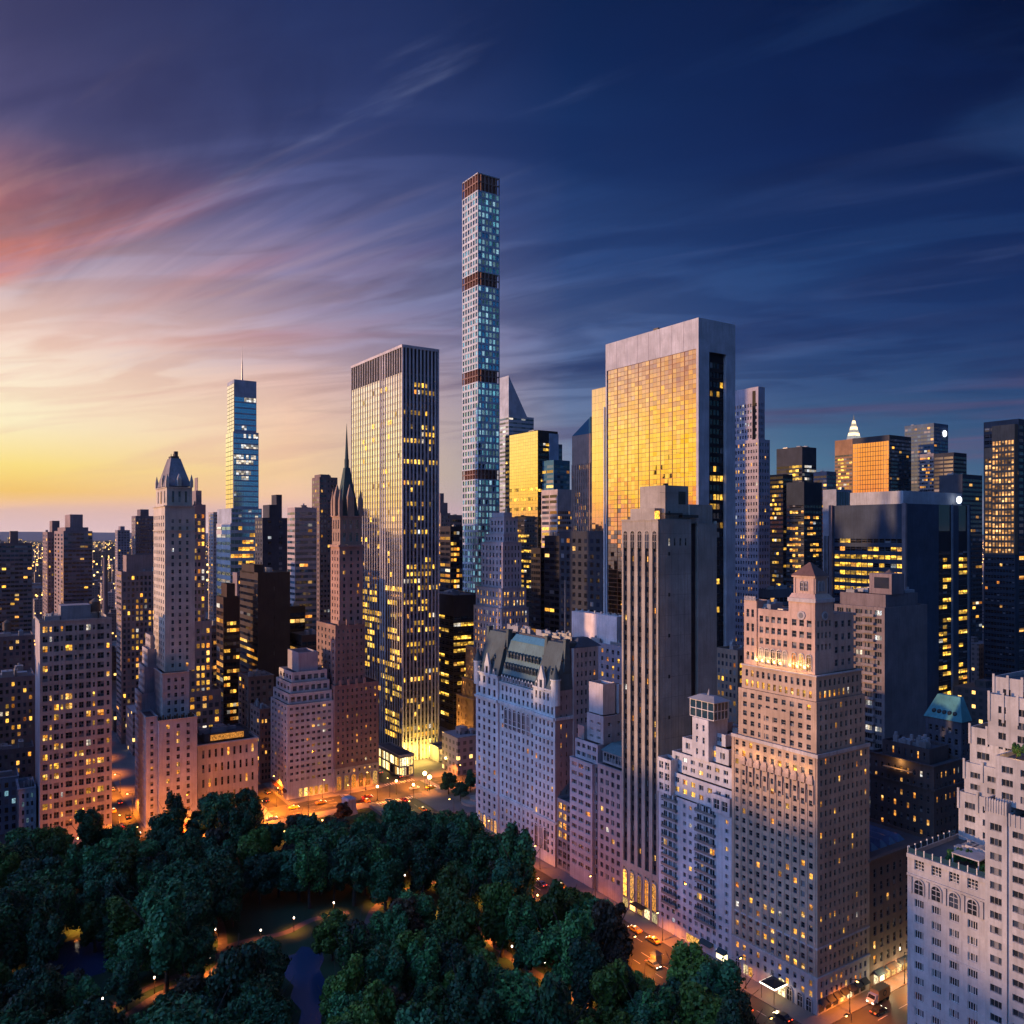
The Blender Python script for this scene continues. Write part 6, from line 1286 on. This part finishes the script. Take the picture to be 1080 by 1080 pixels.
PTS = [(x, y, 8) for pth in PATHS[:1]+PATHS[2:4] for (x0_, y0_), (x1_, y1_) in zip(pth, pth[1:]) for t in (0, .2, .4, .6, .8) for x, y in [(x0_+(x1_-x0_)*t, y0_+(y1_-y0_)*t)] if y < 1080] + [(x, y, 5) for pth in PATHS for (x0_, y0_), (x1_, y1_) in zip(pth, pth[1:]) for t in (0, .25, .5, .75) for x, y in [(x0_+(x1_-x0_)*t, y0_+(y1_-y0_)*t)] if y < 1085] + [(x, y, 5) for x, y in LAMPS] + [(x, y, 10) for x, y in ((82, 890), (104, 893), (145, 878), (162, 886), (191, 882), (214, 878), (213, 920), (283, 898), (567, 950), (300, 884), (398, 866))]
def hits(X, D, rx, h):
    px, yb = proj(X, D, h*.25); _, yt = proj(X, D, h*.93); w = F*rx/D*.66
    for (a, b_, c_, d_) in WIN:
        if px+w > a and px-w < c_ and yb > b_ and yt < d_: return True
    cy, hh = (yb+yt)/2, (yb-yt)/2
    for (x, y, r) in PTS:
        if ((x-px)/(w+r*.4))**2+((y-cy)/(hh+r*.3))**2 < .62: return True
    return False
LM = [('the chateau hotel', 545, 900), ('the arched hotel slab', 665, 990), ('the brown brick hotel', 800, 1060), ('the lit corner plaza', 430, 850), ('the limestone hotel', 180, 845), ('the gridded apartment slab', 75, 860), ('the club mansion', 240, 850), ('the left pond', 90, 1005), ('the middle pond', 325, 1035), ('the left curving path', 180, 1035), ('the lawn', 300, 950), ('the right lamplit path', 560, 1020), ('the white terraced house', 725, 1010), ('the setback house', 320, 850), ('the path bend', 400, 960), ('the park centre', 440, 1050), ('the lamps under the trees', 150, 890), ('the dark lower left corner', 20, 1060)]
tr_ = random.Random(12); placed = []; cnt = 0; used = {}
cand = []
for _ in range(14000):
    x, y = tr_.uniform(-260, -32), tr_.uniform(-70, 204); cand.append((x, y))
for k in range(36): cand.insert(0, (-31.5+tr_.uniform(-.5, .5), -62+k*7.4))
for k in range(40): cand.insert(0, (-34-k*6.2, 200+tr_.uniform(-2, 2)))
picks = []
for x, y in cand:
    X, D = G(x, y)
    if D < 150: continue
    px, py = proj(X, D, 8)
    if not (-60 < px < 1140) or py > 1150: continue
    k = tr_.choices(range(8), (4, 3, 3, 2, 7, 2, 3, 4) if (py > 960 and 280 < px < 680) else (5, 4.5, 3.5, 3, 1.6, 1.6, 4, 1.1))[0]; sc = tr_.uniform(.95, 1.6) if x < -34 else tr_.uniform(1.45, 1.75); rx, h = KIND[k][2]*sc, KIND[k][3]*sc
    mind = 4.2 if cnt < 74 else 4.3
    if any((x-a)**2+(y-c_)**2 < (mind+.16*(rx+r_))**2 for a, c_, r_ in placed): continue
    if hits(X, D, rx, h): continue
    placed.append((x, y, rx)); cnt += 1; picks.append((px, py, X, D, k, sc))
    if len(picks) >= 290: break
extra = [(473, 838, 0, .8), (496, 836, 3, .75), (486, 845, 1, .7), (427, 817, 0, .42), (479, 806, 4, .5), (362, 868, 5, .8)]
for (px, py, k, sc) in extra: X, D = gp(px, py); picks.append((px, py, X, D, k, sc))
picks.sort(key=lambda t: t[0])
for (px, py, X, D, k, sc) in picks:
    me, tm_, rx, h, kn, mi = KIND[k]
    lm = min(LM, key=lambda l: (l[1]-px)**2+((l[2]-py)*1.3)**2)
    t = thing('park_tree', '-', 'tree', (X, D, 0), tr_.uniform(0, 6.28), 'trees in the park'); t.scale = (sc*tr_.uniform(.82, 1.15), sc*tr_.uniform(.82, 1.15), sc*tr_.uniform(.85, 1.2))
    link('trunk', tm_, t); link('crown', me, t); reg(t, '%s park tree' % kn, 'near %s' % lm[0])
print('TREES', len(picks))

# ------------------------------------------------------------------ lamps
pm = MB(); pm.cyl(0, 0, 0, .5, .16, .12, 8); pm.cyl(0, 0, .5, 3.7, .07, .06, 8); pm.cyl(0, 0, 3.7, 3.85, .18, .2, 8); pmm = pm.mesh('post', [M['black']])
pg = MB(); pg.ball(0, 0, 4.2, .25, n=10, k=7, sz=1.2); pgm = pg.mesh('globe', [M['gloww']])
pc = MB(); pc.cyl(0, 0, 4.6, 4.8, .2, .04, 8); pcm = pc.mesh('finial', [M['black']])
lor = random.Random(4)
for i, (px, py) in enumerate(LAMPS):
    X, D = gp(px, py, 4.2); lm = min(LM, key=lambda l: (l[1]-px)**2+((l[2]-py)*1.3)**2)
    t = thing('path_lamp', '-', 'lamp', (X, D, 0), 0, 'lamps along the park paths'); reg(t, 'white globe lamp', 'near %s' % lm[0])
    link('post', pmm, t); link('globe', pgm, t); link('finial', pcm, t)
    lamp_pt(X, D, 4.0, 5200 if i % 3 else 9000, (1, .26, .04), .4, spot=128)
sm = MB(); sm.cyl(0, 0, 0, .6, .2, .15, 8); sm.cyl(0, 0, .6, 8.6, .11, .07, 8); sm.tube((0, 0, 8.4), (1.8, 0, 9.1), .06, .05, 6); smm = sm.mesh('post', [M['darkmetal']])
hm = MB(); hm.box(1.5, 2.7, -.2, .2, 8.95, 9.2); hmm = hm.mesh('lamp_housing', [M['darkmetal']]); gm_ = MB(); gm_.ball(2.15, 0, 8.86, .34, n=8, k=6, sz=.6); gmm_ = gm_.mesh('lamp_glass', [M['glow']])
SL = []
for y in range(-50, 200, 23): SL.append((-24.6, y, 0, 1.0 if (20 < y < 75 or y < 0) else .35, 'park side of the street'))
for y in range(-44, 200, 31): SL.append((-5.2, y, math.pi, .9 if (20 < y < 75 or y < 12) else .3, 'hotel side of the street'))
for x in range(-130, 60, 19): SL.append((x, 212.3, math.pi/2, 3.4 if x < -45 else 1.5, 'park side of the avenue'))
for x in range(-125, 60, 21): SL.append((x, 230, -math.pi/2, 3.4 if x < -45 else 1.5, 'building side of the avenue'))
for x in range(8, 120, 24): SL.append((x, -3.6, -math.pi/2, 1.0, 'avenue beside the brick hotel'))
for y in range(246, 420, 34): SL.append((-56, y, math.pi, 1.8, 'side street beyond the setback house')); SL.append((-116, y+9, math.pi, 1.8, 'side street left of the limestone hotel'))
cntl = {}
for (x, y, rz, k, ds) in SL:
    X, D = G(x, y); px, py = proj(X, D, 9)
    if not -80 < px < 1160 or D < 120: continue
    t = thing('street_lamp', '-', 'street lamp', (X, D, 0), TH+rz, 'street lamps along the roads'); reg(t, 'orange street lamp', 'on the %s' % ds)
    link('post', smm, t); link('lamp_housing', hmm, t); link('lamp_glass', gmm_, t)
    hx, hy = X+2.15*math.cos(TH+rz), D+2.15*math.sin(TH+rz)
    lamp_pt(hx, hy, 8.3, 17000*k, (1, .235, .015), .3, spot=126)
for i, (px, py) in enumerate([(82, 888), (104, 893), (145, 876), (162, 885), (180, 874), (191, 880), (214, 876), (223, 874), (213, 918), (283, 898), (196, 905), (300, 880), (340, 868), (430, 860), (400, 900), (545, 912), (567, 950), (576, 955), (620, 975)]):
    X, D = gp(px, py+8); t = thing('park_lantern', '-', 'lamp', (X, D, 0), 0, 'orange lanterns under the park trees'); reg(t, 'orange lantern between trunks', 'near %s' % min(LM, key=lambda l: (l[1]-px)**2+(l[2]-py)**2)[0])
    link('post', pmm, t); g_ = link('globe', None, t) if False else pg.obj('globe', M['glow'], t); lamp_pt(X, D, 4.6, 5000, (1, .22, .02), .4)
# ------------------------------------------------------------------ traffic and street things
def paint(name, c_): 
    m = MT(name); return m.surf(m.new('ShaderNodeBsdfPrincipled', {'Base Color': (*c_, 1), 'Roughness': .3, 'Coat Weight': .6}).outputs[0])
PAINT = {'yellow': paint('taxi_yellow', (.75, .38, .02)), 'black': paint('black_car', (.015, .015, .018)), 'white': paint('white_car', (.6, .6, .6)), 'grey': paint('grey_car', (.16, .165, .17)), 'red': paint('red_car', (.3, .02, .02)), 'blue': paint('blue_car', (.03, .06, .16))}
def loft(rings, m=0):
    q = MB(); n = len(rings[0]); 
    for r in rings: q.v += r
    for i in range(len(rings)-1):
        for k in range(n-1): q.f.append((i*n+k, i*n+k+1, (i+1)*n+k+1, (i+1)*n+k)); q.m.append(m)
    return q
prof = [(-2.3, .35), (-2.32, .75), (-2.1, .95), (-1.5, 1.0), (-.9, 1.42), (.5, 1.44), (1.15, 1.0), (2.05, .88), (2.28, .65), (2.25, .35)]
bodyq = loft([[(x, y*(.9 if z > 1.2 else 1), z) for x, z in prof] for y in (-.88, .88)])
for s_ in (-1, 1): bodyq.poly([(x, s_*.88*(.9 if z > 1.2 else 1), z) for x, z in prof])
glq = MB()
glq.quad((-1.47, -.72, 1.03), (-1.47, .72, 1.03), (-.93, .68, 1.42), (-.93, -.68, 1.42)); glq.quad((1.13, -.74, 1.03), (1.13, .74, 1.03), (.55, .68, 1.44), (.55, -.68, 1.44))
glq.v = [(x*1.012, y, z+.012) for x, y, z in glq.v]
for s_ in (-1, 1): glq.quad((-1.35, s_*.875, 1.02), (1.0, s_*.875, 1.02), (.48, s_*.815, 1.38), (-.86, s_*.815, 1.38))
whq = MB(); whq.cyl(0, 0, -.1, .1, .33, n=14); whm = whq.mesh('wheel', [plain('tyre', (.02, .02, .02), .8)]); rimq = MB(); rimq.cyl(0, 0, .1, .115, .19, n=10); rimm = rimq.mesh('rim', [M['steel']])
hlq = MB(); hlq.box(-.04, .03, -.2, .2, -.08, .08); hlm = hlq.mesh('headlight', [emit('headlight', (1, .85, .6), 12)]); tlm = hlq.mesh('tail_light', [M['glowr']])
BM = {k: bodyq.mesh('body', [v]) for k, v in PAINT.items()}; gm2 = glq.mesh('cabin_glass', [M['glass']])
sgq = MB(); sgq.box(-.15, .15, -.35, .35, 1.45, 1.62); sgm = sgq.mesh('roof_sign', [emit('taxi_sign', (1, .8, .4), 3)])
def car(x, y, rz, col, label, near=True, group='cars on the streets'):
    X, D = G(x, y); t = thing('taxi' if col == 'yellow' else 'car', label, 'taxi' if col == 'yellow' else 'car', (X, D, .03), TH+rz, group)
    link('body', BM[col], t); link('cabin_glass', gm2, t)
    if near:
        for sx_ in (-1.4, 1.4):
            for sy_ in (-.83, .83):
                w_ = link('wheel', whm, t, (sx_, sy_, .33)); w_.rotation_euler = (-math.pi/2 if sy_ > 0 else math.pi/2, 0, 0); link('rim', rimm, w_)
    for sy_ in (-.6, .6): link('headlight', hlm, t, (2.27, sy_, .68)); link('tail_light', tlm, t, (-2.33, sy_, .78))
    if col == 'yellow': link('roof_sign', sgm, t)
    return t
cr_ = random.Random(9); CN = ['yellow', 'black', 'white', 'grey', 'yellow', 'black', 'red', 'blue']; WORD = {'yellow': 'yellow taxi', 'black': 'black car', 'white': 'white car', 'grey': 'grey car', 'red': 'red car', 'blue': 'dark blue car'}
cl = {}
def putcar(x, y, rz, col, where, near):
    reg(car(x, y, rz, col, '-', near), WORD[col], where)
up, dn = math.pi/2, -math.pi/2
for y in (58, 50, 71, 82, 34, 95): putcar(-8, y, up, 'yellow' if y in (58, 50, 95) else 'black', 'at the kerb below the hotels', True)
for i, (x, y) in enumerate(((-8.2, 22), (-8.1, -2+6), (-12.5, 66), (-17.5, 40), (-13, 12), (-21.5, 26), (-18, 78), (-12.6, 100), (-17.6, 118), (-21.8, 90), (-13, 140), (-18, 160), (-8.2, 150), (-21.8, 135))): putcar(x, y, up if x > -15 else dn, CN[i % 8], 'driving on the park-side street', True)
for i in range(26):
    x = cr_.uniform(-130, 55); ln = cr_.choice((215, 219, 223, 227)); putcar(x, ln, 0, CN[cr_.randint(0, 7)], 'on the wide avenue by the lit plaza', False)
for i, (x, y) in enumerate(((-26.5, 214), (-18, 209), (-12, 206), (-20, 200), (-11, 190), (2, 240), (-3, 252))): putcar(x, y, up, CN[(i*3) % 8], 'crossing the plaza junction', False)
for i in range(9): putcar(-61.5+(2 if i % 2 else -2), 240+i*11, up, CN[cr_.randint(0, 7)], 'in the glowing street beyond the setback house', False)
for i in range(9): putcar(-120.5+(2 if i % 2 else -2), 240+i*11, up, CN[cr_.randint(0, 7)], 'in the glowing street by the limestone hotel', False)
for i, (x, y) in enumerate(((14, -7.5), (30, -16.5), (44, -7.2), (46, -12), (62, -16.5), (75, -12))): putcar(x, y, 0 if y > -10 else math.pi, ('black', 'grey', 'white', 'yellow', 'black', 'red')[i], 'on the avenue beside the brick hotel', True)
# box truck
X, D = gp(926, 1056); t = thing('box_truck', 'orange-lit box truck with a round emblem on its side, on the avenue', 'truck', (X, D, .03), TH+math.pi, None)
pt = paint('orange_truck', (.62, .30, .10)); q = MB(); q.box(-3.6, 1.5, -1.15, 1.15, .9, 3.5); q.obj('cargo_box', pt, t)
q = MB(); q.poly([(1.55, -1.05, .5), (3.5, -1.05, .5), (3.55, -1.05, 1.35), (2.95, -1.05, 1.55), (2.5, -1.05, 2.5), (1.55, -1.05, 2.5)]); q.poly([(1.55, 1.05, .5), (3.5, 1.05, .5), (3.55, 1.05, 1.35), (2.95, 1.05, 1.55), (2.5, 1.05, 2.5), (1.55, 1.05, 2.5)])
P_ = [(1.55, .5), (3.5, .5), (3.55, 1.35), (2.95, 1.55), (2.5, 2.5), (1.55, 2.5)]
for a, c_ in zip(P_, P_[1:]+P_[:1]): q.quad((a[0], -1.05, a[1]), (a[0], 1.05, a[1]), (c_[0], 1.05, c_[1]), (c_[0], -1.05, c_[1]))
q.obj('cab', PAINT['white'], t); q = MB(); q.quad((2.96, -.95, 1.58), (2.96, .95, 1.58), (2.56, .9, 2.42), (2.56, -.9, 2.42)); q.v = [(a+.02, b_, c_) for a, b_, c_ in q.v]; q.obj('windscreen', M['glass'], t)
q = MB(); q.box(-3.6, 3.3, -.9, .9, .45, .89); q.obj('chassis', M['black'], t)
for sx_ in (-2.6, 2.6):
    for sy_ in (-1.0, 1.0): w_ = link('wheel', whm, t, (sx_, sy_, .45)); w_.rotation_euler = (-math.pi/2 if sy_ > 0 else math.pi/2, 0, 0); w_.scale = (1.35, 1.35, 1.6)
for sy_ in (-.75, .75): link('headlight', hlm, t, (3.54, sy_, .85)); link('tail_light', tlm, t, (-3.64, sy_, .95))
q = MB(); q.cyl(0, 0, 0, .03, .75, n=20); q.cyl(0, 0, .031, .045, .5, n=20, m=1)
for s_ in (-1, 1): o = q.obj('emblem', [M['black'], pt], t); o.rotation_euler = (math.pi/2*(1 if s_ < 0 else -1), 0, 0); o.location = (-1.2, s_*1.152, 2.3)
# pale monument plinth and shelter at the plaza edge
X, D = gp(368, 858); t = thing('stone_plinth', 'pale blue-grey block standing at the park edge before the lit street', 'plinth', (X, D, 0), TH+.2); q = MB(); q.box(-2.5, 2.5, -3, 3, 0, 1.0); q.frus((-2.2, 2.2, -2.7, 2.7), 1.0, (-1.9, 1.9, -2.4, 2.4), 6.2); q.frus((-2.2, 2.2, -2.7, 2.7), 6.21, (-1.7, 1.7, -2.2, 2.2), 7.0); q.obj('plinth', wm(.35, .40, .48), t)
X, D = gp(692, 1016); t = thing('kiosk', 'small orange-lit box kiosk on the park side of the street', 'kiosk', (X, D, 0), TH); q = MB(); q.box(-1.1, 1.1, -1.1, 1.1, 0, 2.8); q.obj('wall', wm(.4, .25, .15), t); q = MB(); q.frus((-1.4, 1.4, -1.4, 1.4), 2.8, (-.3, .3, -.3, .3), 3.6); q.obj('roof', M['roof'], t); lamp_pt(X-1.6, D-1.6, 3, 500, (1, .4, .08), .2)
# plaza garden: fountain basin
X, D = G(14, 186); t = thing('fountain', 'round stone fountain basin in the plaza garden behind dark trees', 'fountain', (X, D, .14)); q = MB(); q.cyl(0, 0, 0, 1.1, 7, 7.2, 28); q.cyl(0, 0, 1.1, 2.2, 3, 3.3, 20); q.cyl(0, 0, 2.2, 4.6, .9, .4, 12); q.obj('basin', wm(.35, .33, .3), t)
# bright wet pool of light before the marble tower comes from these plaza lamps
for k, (px, py) in enumerate([(453, 820), (448, 816), (418, 824), (436, 828), (398, 830), (470, 800)]):
    X, D = gp(px, py, 6); t = thing('plaza_lamp', '-', 'lamp', (X, D, 0), 0, 'plaza lamps'); reg(t, 'bright yellow globe lamp', 'before the marble office tower'); o = link('post', pmm, t); o.scale = (1.6, 1.6, 1.5); q = MB(); q.ball(0, 0, 6.2, .55 if k > 1 else .95, n=10, k=7); q.obj('globe', emit('plaza_globe%d' % k, (1, .72, .25), 16), t); lamp_pt(X, D, 6.2, 11000 if k < 2 else 5000, (1, .60, .10), .6)
# terrace plants
for (b_, x, y, z, n_, ds) in ((RG, 6, 6, 46.9, 5, 'on the roof garden'), (RG, 14, 3, 46.9, 7, 'deep in the roof garden'), (RG, 9, 5, 46.9, 5, 'by the roof garden pergola'), (DECO, 4, -8, DECO.z(797)-.9, 3, 'lit orange on the deco tower terrace'), (DECO, 16, -12, DECO.z(713), 4, 'on the deco tower top')):
    for k in range(n_):
        wx, wy = b_.w(x+cr_.uniform(-4, 4), y+cr_.uniform(-4, 5)); t = thing('terrace_shrub', '-', 'shrub', (wx, wy, z), cr_.uniform(0, 6), 'terrace shrubs'); reg(t, 'green shrub', ds); s_ = cr_.uniform(.16, .26); t.scale = (s_, s_, s_*1.1); link('stem', KIND[0][1], t); link('foliage', KIND[k % 4][0], t)

for k in range(3):
    wx, wy = DECO.w(2.2+k, -5-k*2.2); lamp_pt(wx, wy, DECO.z(797)+.6, 260, (1, .5, .12), .2)
# ------------------------------------------------------------------ the city beyond
def city_mat(name, c1, c2, lit=.88, scale=1/3.6, world=False, st_=2.2, warm=None):
    m = MT(name)
    if world:
        v = m.new('ShaderNodeNewGeometry').outputs['Position']; v = m.new('ShaderNodeMapping', {'Vector': v, 'Rotation': (0, 0, -TH)}).outputs[0]
    else: v = m.coord()
    nn = m.new('ShaderNodeNewGeometry').outputs['Normal']
    if not world: nn = m.new('ShaderNodeVectorTransform', {'Vector': nn}, vector_type='NORMAL', convert_from='WORLD', convert_to='OBJECT').outputs[0]
    else: nn = m.new('ShaderNodeMapping', {'Vector': nn, 'Rotation': (0, 0, -TH)}).outputs[0]
    v = m.new('ShaderNodeVectorMath', {0: v, 1: (scale, scale, scale)}, operation='MULTIPLY').outputs[0]
    v2 = m.new('ShaderNodeVectorMath', {0: v, 1: (.37, .37, .1)}, operation='ADD').outputs[0]
    fl_ = m.new('ShaderNodeVectorMath', {0: v2}, operation='FLOOR').outputs[0]; fr = m.new('ShaderNodeVectorMath', {0: v2}, operation='FRACTION').outputs[0]
    s_ = m.new('ShaderNodeSeparateXYZ', {0: fr}); sn = m.new('ShaderNodeSeparateXYZ', {0: nn})
    def band(o): return m.math('MULTIPLY', m.math('GREATER_THAN', o, .25), m.math('LESS_THAN', o, .75))
    mx = m.math('MAXIMUM', band(s_.outputs[0]), m.math('GREATER_THAN', m.math('ABSOLUTE', sn.outputs[0]), .5)); my = m.math('MAXIMUM', band(s_.outputs[1]), m.math('GREATER_THAN', m.math('ABSOLUTE', sn.outputs[1]), .5))
    mask = m.math('MULTIPLY', m.math('MULTIPLY', mx, my), m.math('MULTIPLY', band(s_.outputs[2]), m.math('LESS_THAN', m.math('ABSOLUTE', sn.outputs[2]), .5)))
    wn = m.new('ShaderNodeTexWhiteNoise', {'Vector': fl_}, noise_dimensions='3D')
    on = m.math('MULTIPLY', mask, m.math('GREATER_THAN', wn.outputs['Value'], lit))
    rr = m.new('ShaderNodeNewGeometry').outputs['Random Per Island'] if world else m.new('ShaderNodeObjectInfo').outputs['Random']
    base = m.mix(rr, c1, c2); base = m.mix(m.math('MULTIPLY', mask, .75), base, (.03, .03, .035))
    ec = m.mix(wn.outputs['Color'], (1, .42, .06), (1, .70, .22))
    p = m.new('ShaderNodeBsdfPrincipled', {'Base Color': base, 'Roughness': .8, 'Emission Color': ec, 'Emission Strength': m.math('MULTIPLY', on, st_)})
    mt = m.surf(p.outputs[0]); mt.cycles.emission_sampling = 'NONE'; return mt
FOOT = []
for o in list(bpy.data.objects):
    if o.parent is None and o.type == 'EMPTY' and o.get('category') and abs(o.rotation_euler.z-TH) < 1e-6 and len(o.children) > 2:
        xs, ys = [], []
        for c_ in o.children:
            if c_.type == 'MESH' and c_.name.startswith(('wall', 'roof', 'pier')):
                for v in c_.bound_box: xs.append(v[0]); ys.append(v[1])
        if xs: gx, gy = toG(o.location.x, o.location.y); FOOT.append((gx+min(xs), gx+max(xs), gy+min(ys), gy+max(ys)))
cmats = [city_mat('far_masonry', (.16, .12, .12), (.34, .28, .28), .93), city_mat('far_dark_masonry', (.05, .045, .05), (.14, .11, .11), .88)]
UB = {}
def box_b(w_, l_, h_, mi, tk):
    q = MB(); q.box(0, w_, 0, l_, 0, h_); q.box(w_*.3, w_*.6, l_*.3, l_*.6, h_, h_+3.5)
    if tk: q.box(w_*.1, w_*.9, l_*.1, l_*.9, h_, h_+1.2) if False else q.box(w_*.65, w_*.85, l_*.15, l_*.4, h_, h_+2.4)
    return q.mesh('distant_building', [cmats[mi]])
dr = random.Random(33); n = 0
def place_far(x, y, w_, l_, h_, lab, grp):
    global n
    for (a, b_, c_, d_) in FOOT:
        if x < b_+3 and x+w_ > a-3 and y < d_+3 and y+l_ > c_-3: return False
    X, D = G(x, y); FOOT.append((x, x+w_, y, y+l_)); o = link('distant_building', box_b(w_, l_, h_, dr.choice((0, 0, 1)), dr.random() < .5), None, (X, D, -.1), TH, label=lab, category='building', group=grp); n += 1; return True
tries = 0
while n < 270 and tries < 9000:
    tries += 1; D = 400+1300*dr.random()**1.3; px = dr.uniform(-30, 1110); X = (px-540)/F*D; x, y = toG(X, D)
    bx = x % 80; by = y % 95
    if bx < 14 or by < 16: continue
    if y < 240 and x < 15: continue
    w_, l_ = dr.uniform(13, 26), dr.uniform(13, 28); h_ = dr.uniform(14, 46) if D < 900 else dr.uniform(18, 72)
    if px < 240: h_ = dr.uniform(12, 34)+max(0, D-700)*.03
    place_far(x, y, w_, l_, h_, 'hazy distant building among the low blocks of the far city', 'distant city blocks')
print('FAR', n)
k = 0
for x in range(-152, -800, -27):                       # the avenue's frontage carries on unseen, its heights raised to block the low sun
    h_ = dr.uniform(60, 86); place_far(x, 236.5, 24, 22, h_, 'unseen apartment house further along the park avenue, beyond the left edge', 'avenue frontage out of frame')
for _ in range(60):  # unseen city behind it, added to shade the lower fronts
    x, y = dr.uniform(-900, -150), dr.uniform(262, 640); place_far(x, y, dr.uniform(18, 30), dr.uniform(18, 30), dr.uniform(40, 84), 'unseen apartment house further along the park avenue, beyond the left edge', 'avenue frontage out of frame')
q = MB()
for _ in range(5200):
    D = 1500+8500*dr.random()**1.6; X = dr.uniform(-.72, .72)*D; h_ = dr.uniform(6, 26) if dr.random() < .93 else dr.uniform(30, 75); w_, l_ = dr.uniform(14, 50), dr.uniform(14, 50)
    c_, s_ = math.cos(TH), math.sin(TH); i = len(q.v); P_ = [(X, D), (X+w_*c_, D+w_*s_), (X+w_*c_-l_*s_, D+w_*s_+l_*c_), (X-l_*s_, D+l_*c_)]
    q.v += [(a, b_, 0) for a, b_ in P_]+[(a, b_, h_) for a, b_ in P_]
    for f in ((0, 1, 5, 4), (1, 2, 6, 5), (2, 3, 7, 6), (3, 0, 4, 7), (4, 5, 6, 7)): q.f.append(tuple(i+v for v in f)); q.m.append(0)
o = q.obj('far_city', city_mat('far_city_blocks', (.12, .10, .11), (.32, .27, .28), .80, 1/7, True, 5.0), kind='stuff'); o['label'] = 'low city blocks fading into the haze towards the horizon'; o['category'] = 'city'
# strings of far street lights
q = MB()
for x in (-61, -120, -200, -280, -360, 20, -440):
    for y in range(560, 3800, 38):
        for s_ in (-5, 5):
            X, D = G(x+s_, y+dr.uniform(-6, 6)); r_ = .9+D*.0005; q.ball(X, D, 8, r_, n=5, k=3)
for _ in range(260):
    D = dr.uniform(1400, 6500); X = dr.uniform(-.66, -.34)*D; q.ball(X, D, dr.uniform(8, 20), .6+D*.00055, n=5, k=3)
o = q.obj('far_street_lights', emit('far_light', (1, .42, .10), 5.0), kind='stuff'); o['label'] = 'strings of orange street lights in the distant city'; o['category'] = 'street lights'
# hills
q = MB(); pr_ = None; hr = np.random.RandomState(2); ph = hr.uniform(0, 6.28, 12)
for i in range(161):
    a = -1.0+2.0*i/160; h_ = 70+sum(math.sin(a*(4+3.1*k)+ph[k])*26/(1+k*.55) for k in range(9)); h_ = max(h_, 18)
    pts = [(a*15000, 15000-1800, -.3), (a*15500, 15500, h_*1.5), (a*17000, 17000, h_*.8)]
    if pr_: 
        for k in range(2): q.quad(pr_[k], pts[k], pts[k+1], pr_[k+1])
    pr_ = pts
q.obj('hills', wall('haze_tinted_wooded_hills', (.12, .15, .22), .95, .3, False), kind='structure')  # blue of the distant haze is put into the hills' colour
# ------------------------------------------------------------------ morning haze
q = MB(); q.box(-17600, 17600, -1200, 17300, -1.5, 520)
hm2 = bpy.data.materials.new('morning_haze'); hm2.use_nodes = True; nn_ = hm2.node_tree; nn_.nodes.clear()
pv = nn_.nodes.new('ShaderNodeVolumePrincipled'); pv.inputs['Color'].default_value = (.62, .80, 1.0, 1); pv.inputs['Density'].default_value = HAZE = .000012; pv.inputs['Anisotropy'].default_value = .25
oo = nn_.nodes.new('ShaderNodeOutputMaterial'); nn_.links.new(pv.outputs[0], oo.inputs['Volume'])
o = q.obj('haze', hm2, kind='stuff'); o['label'] = 'thin lavender morning haze over the whole city'; o['category'] = 'haze'
label_all()
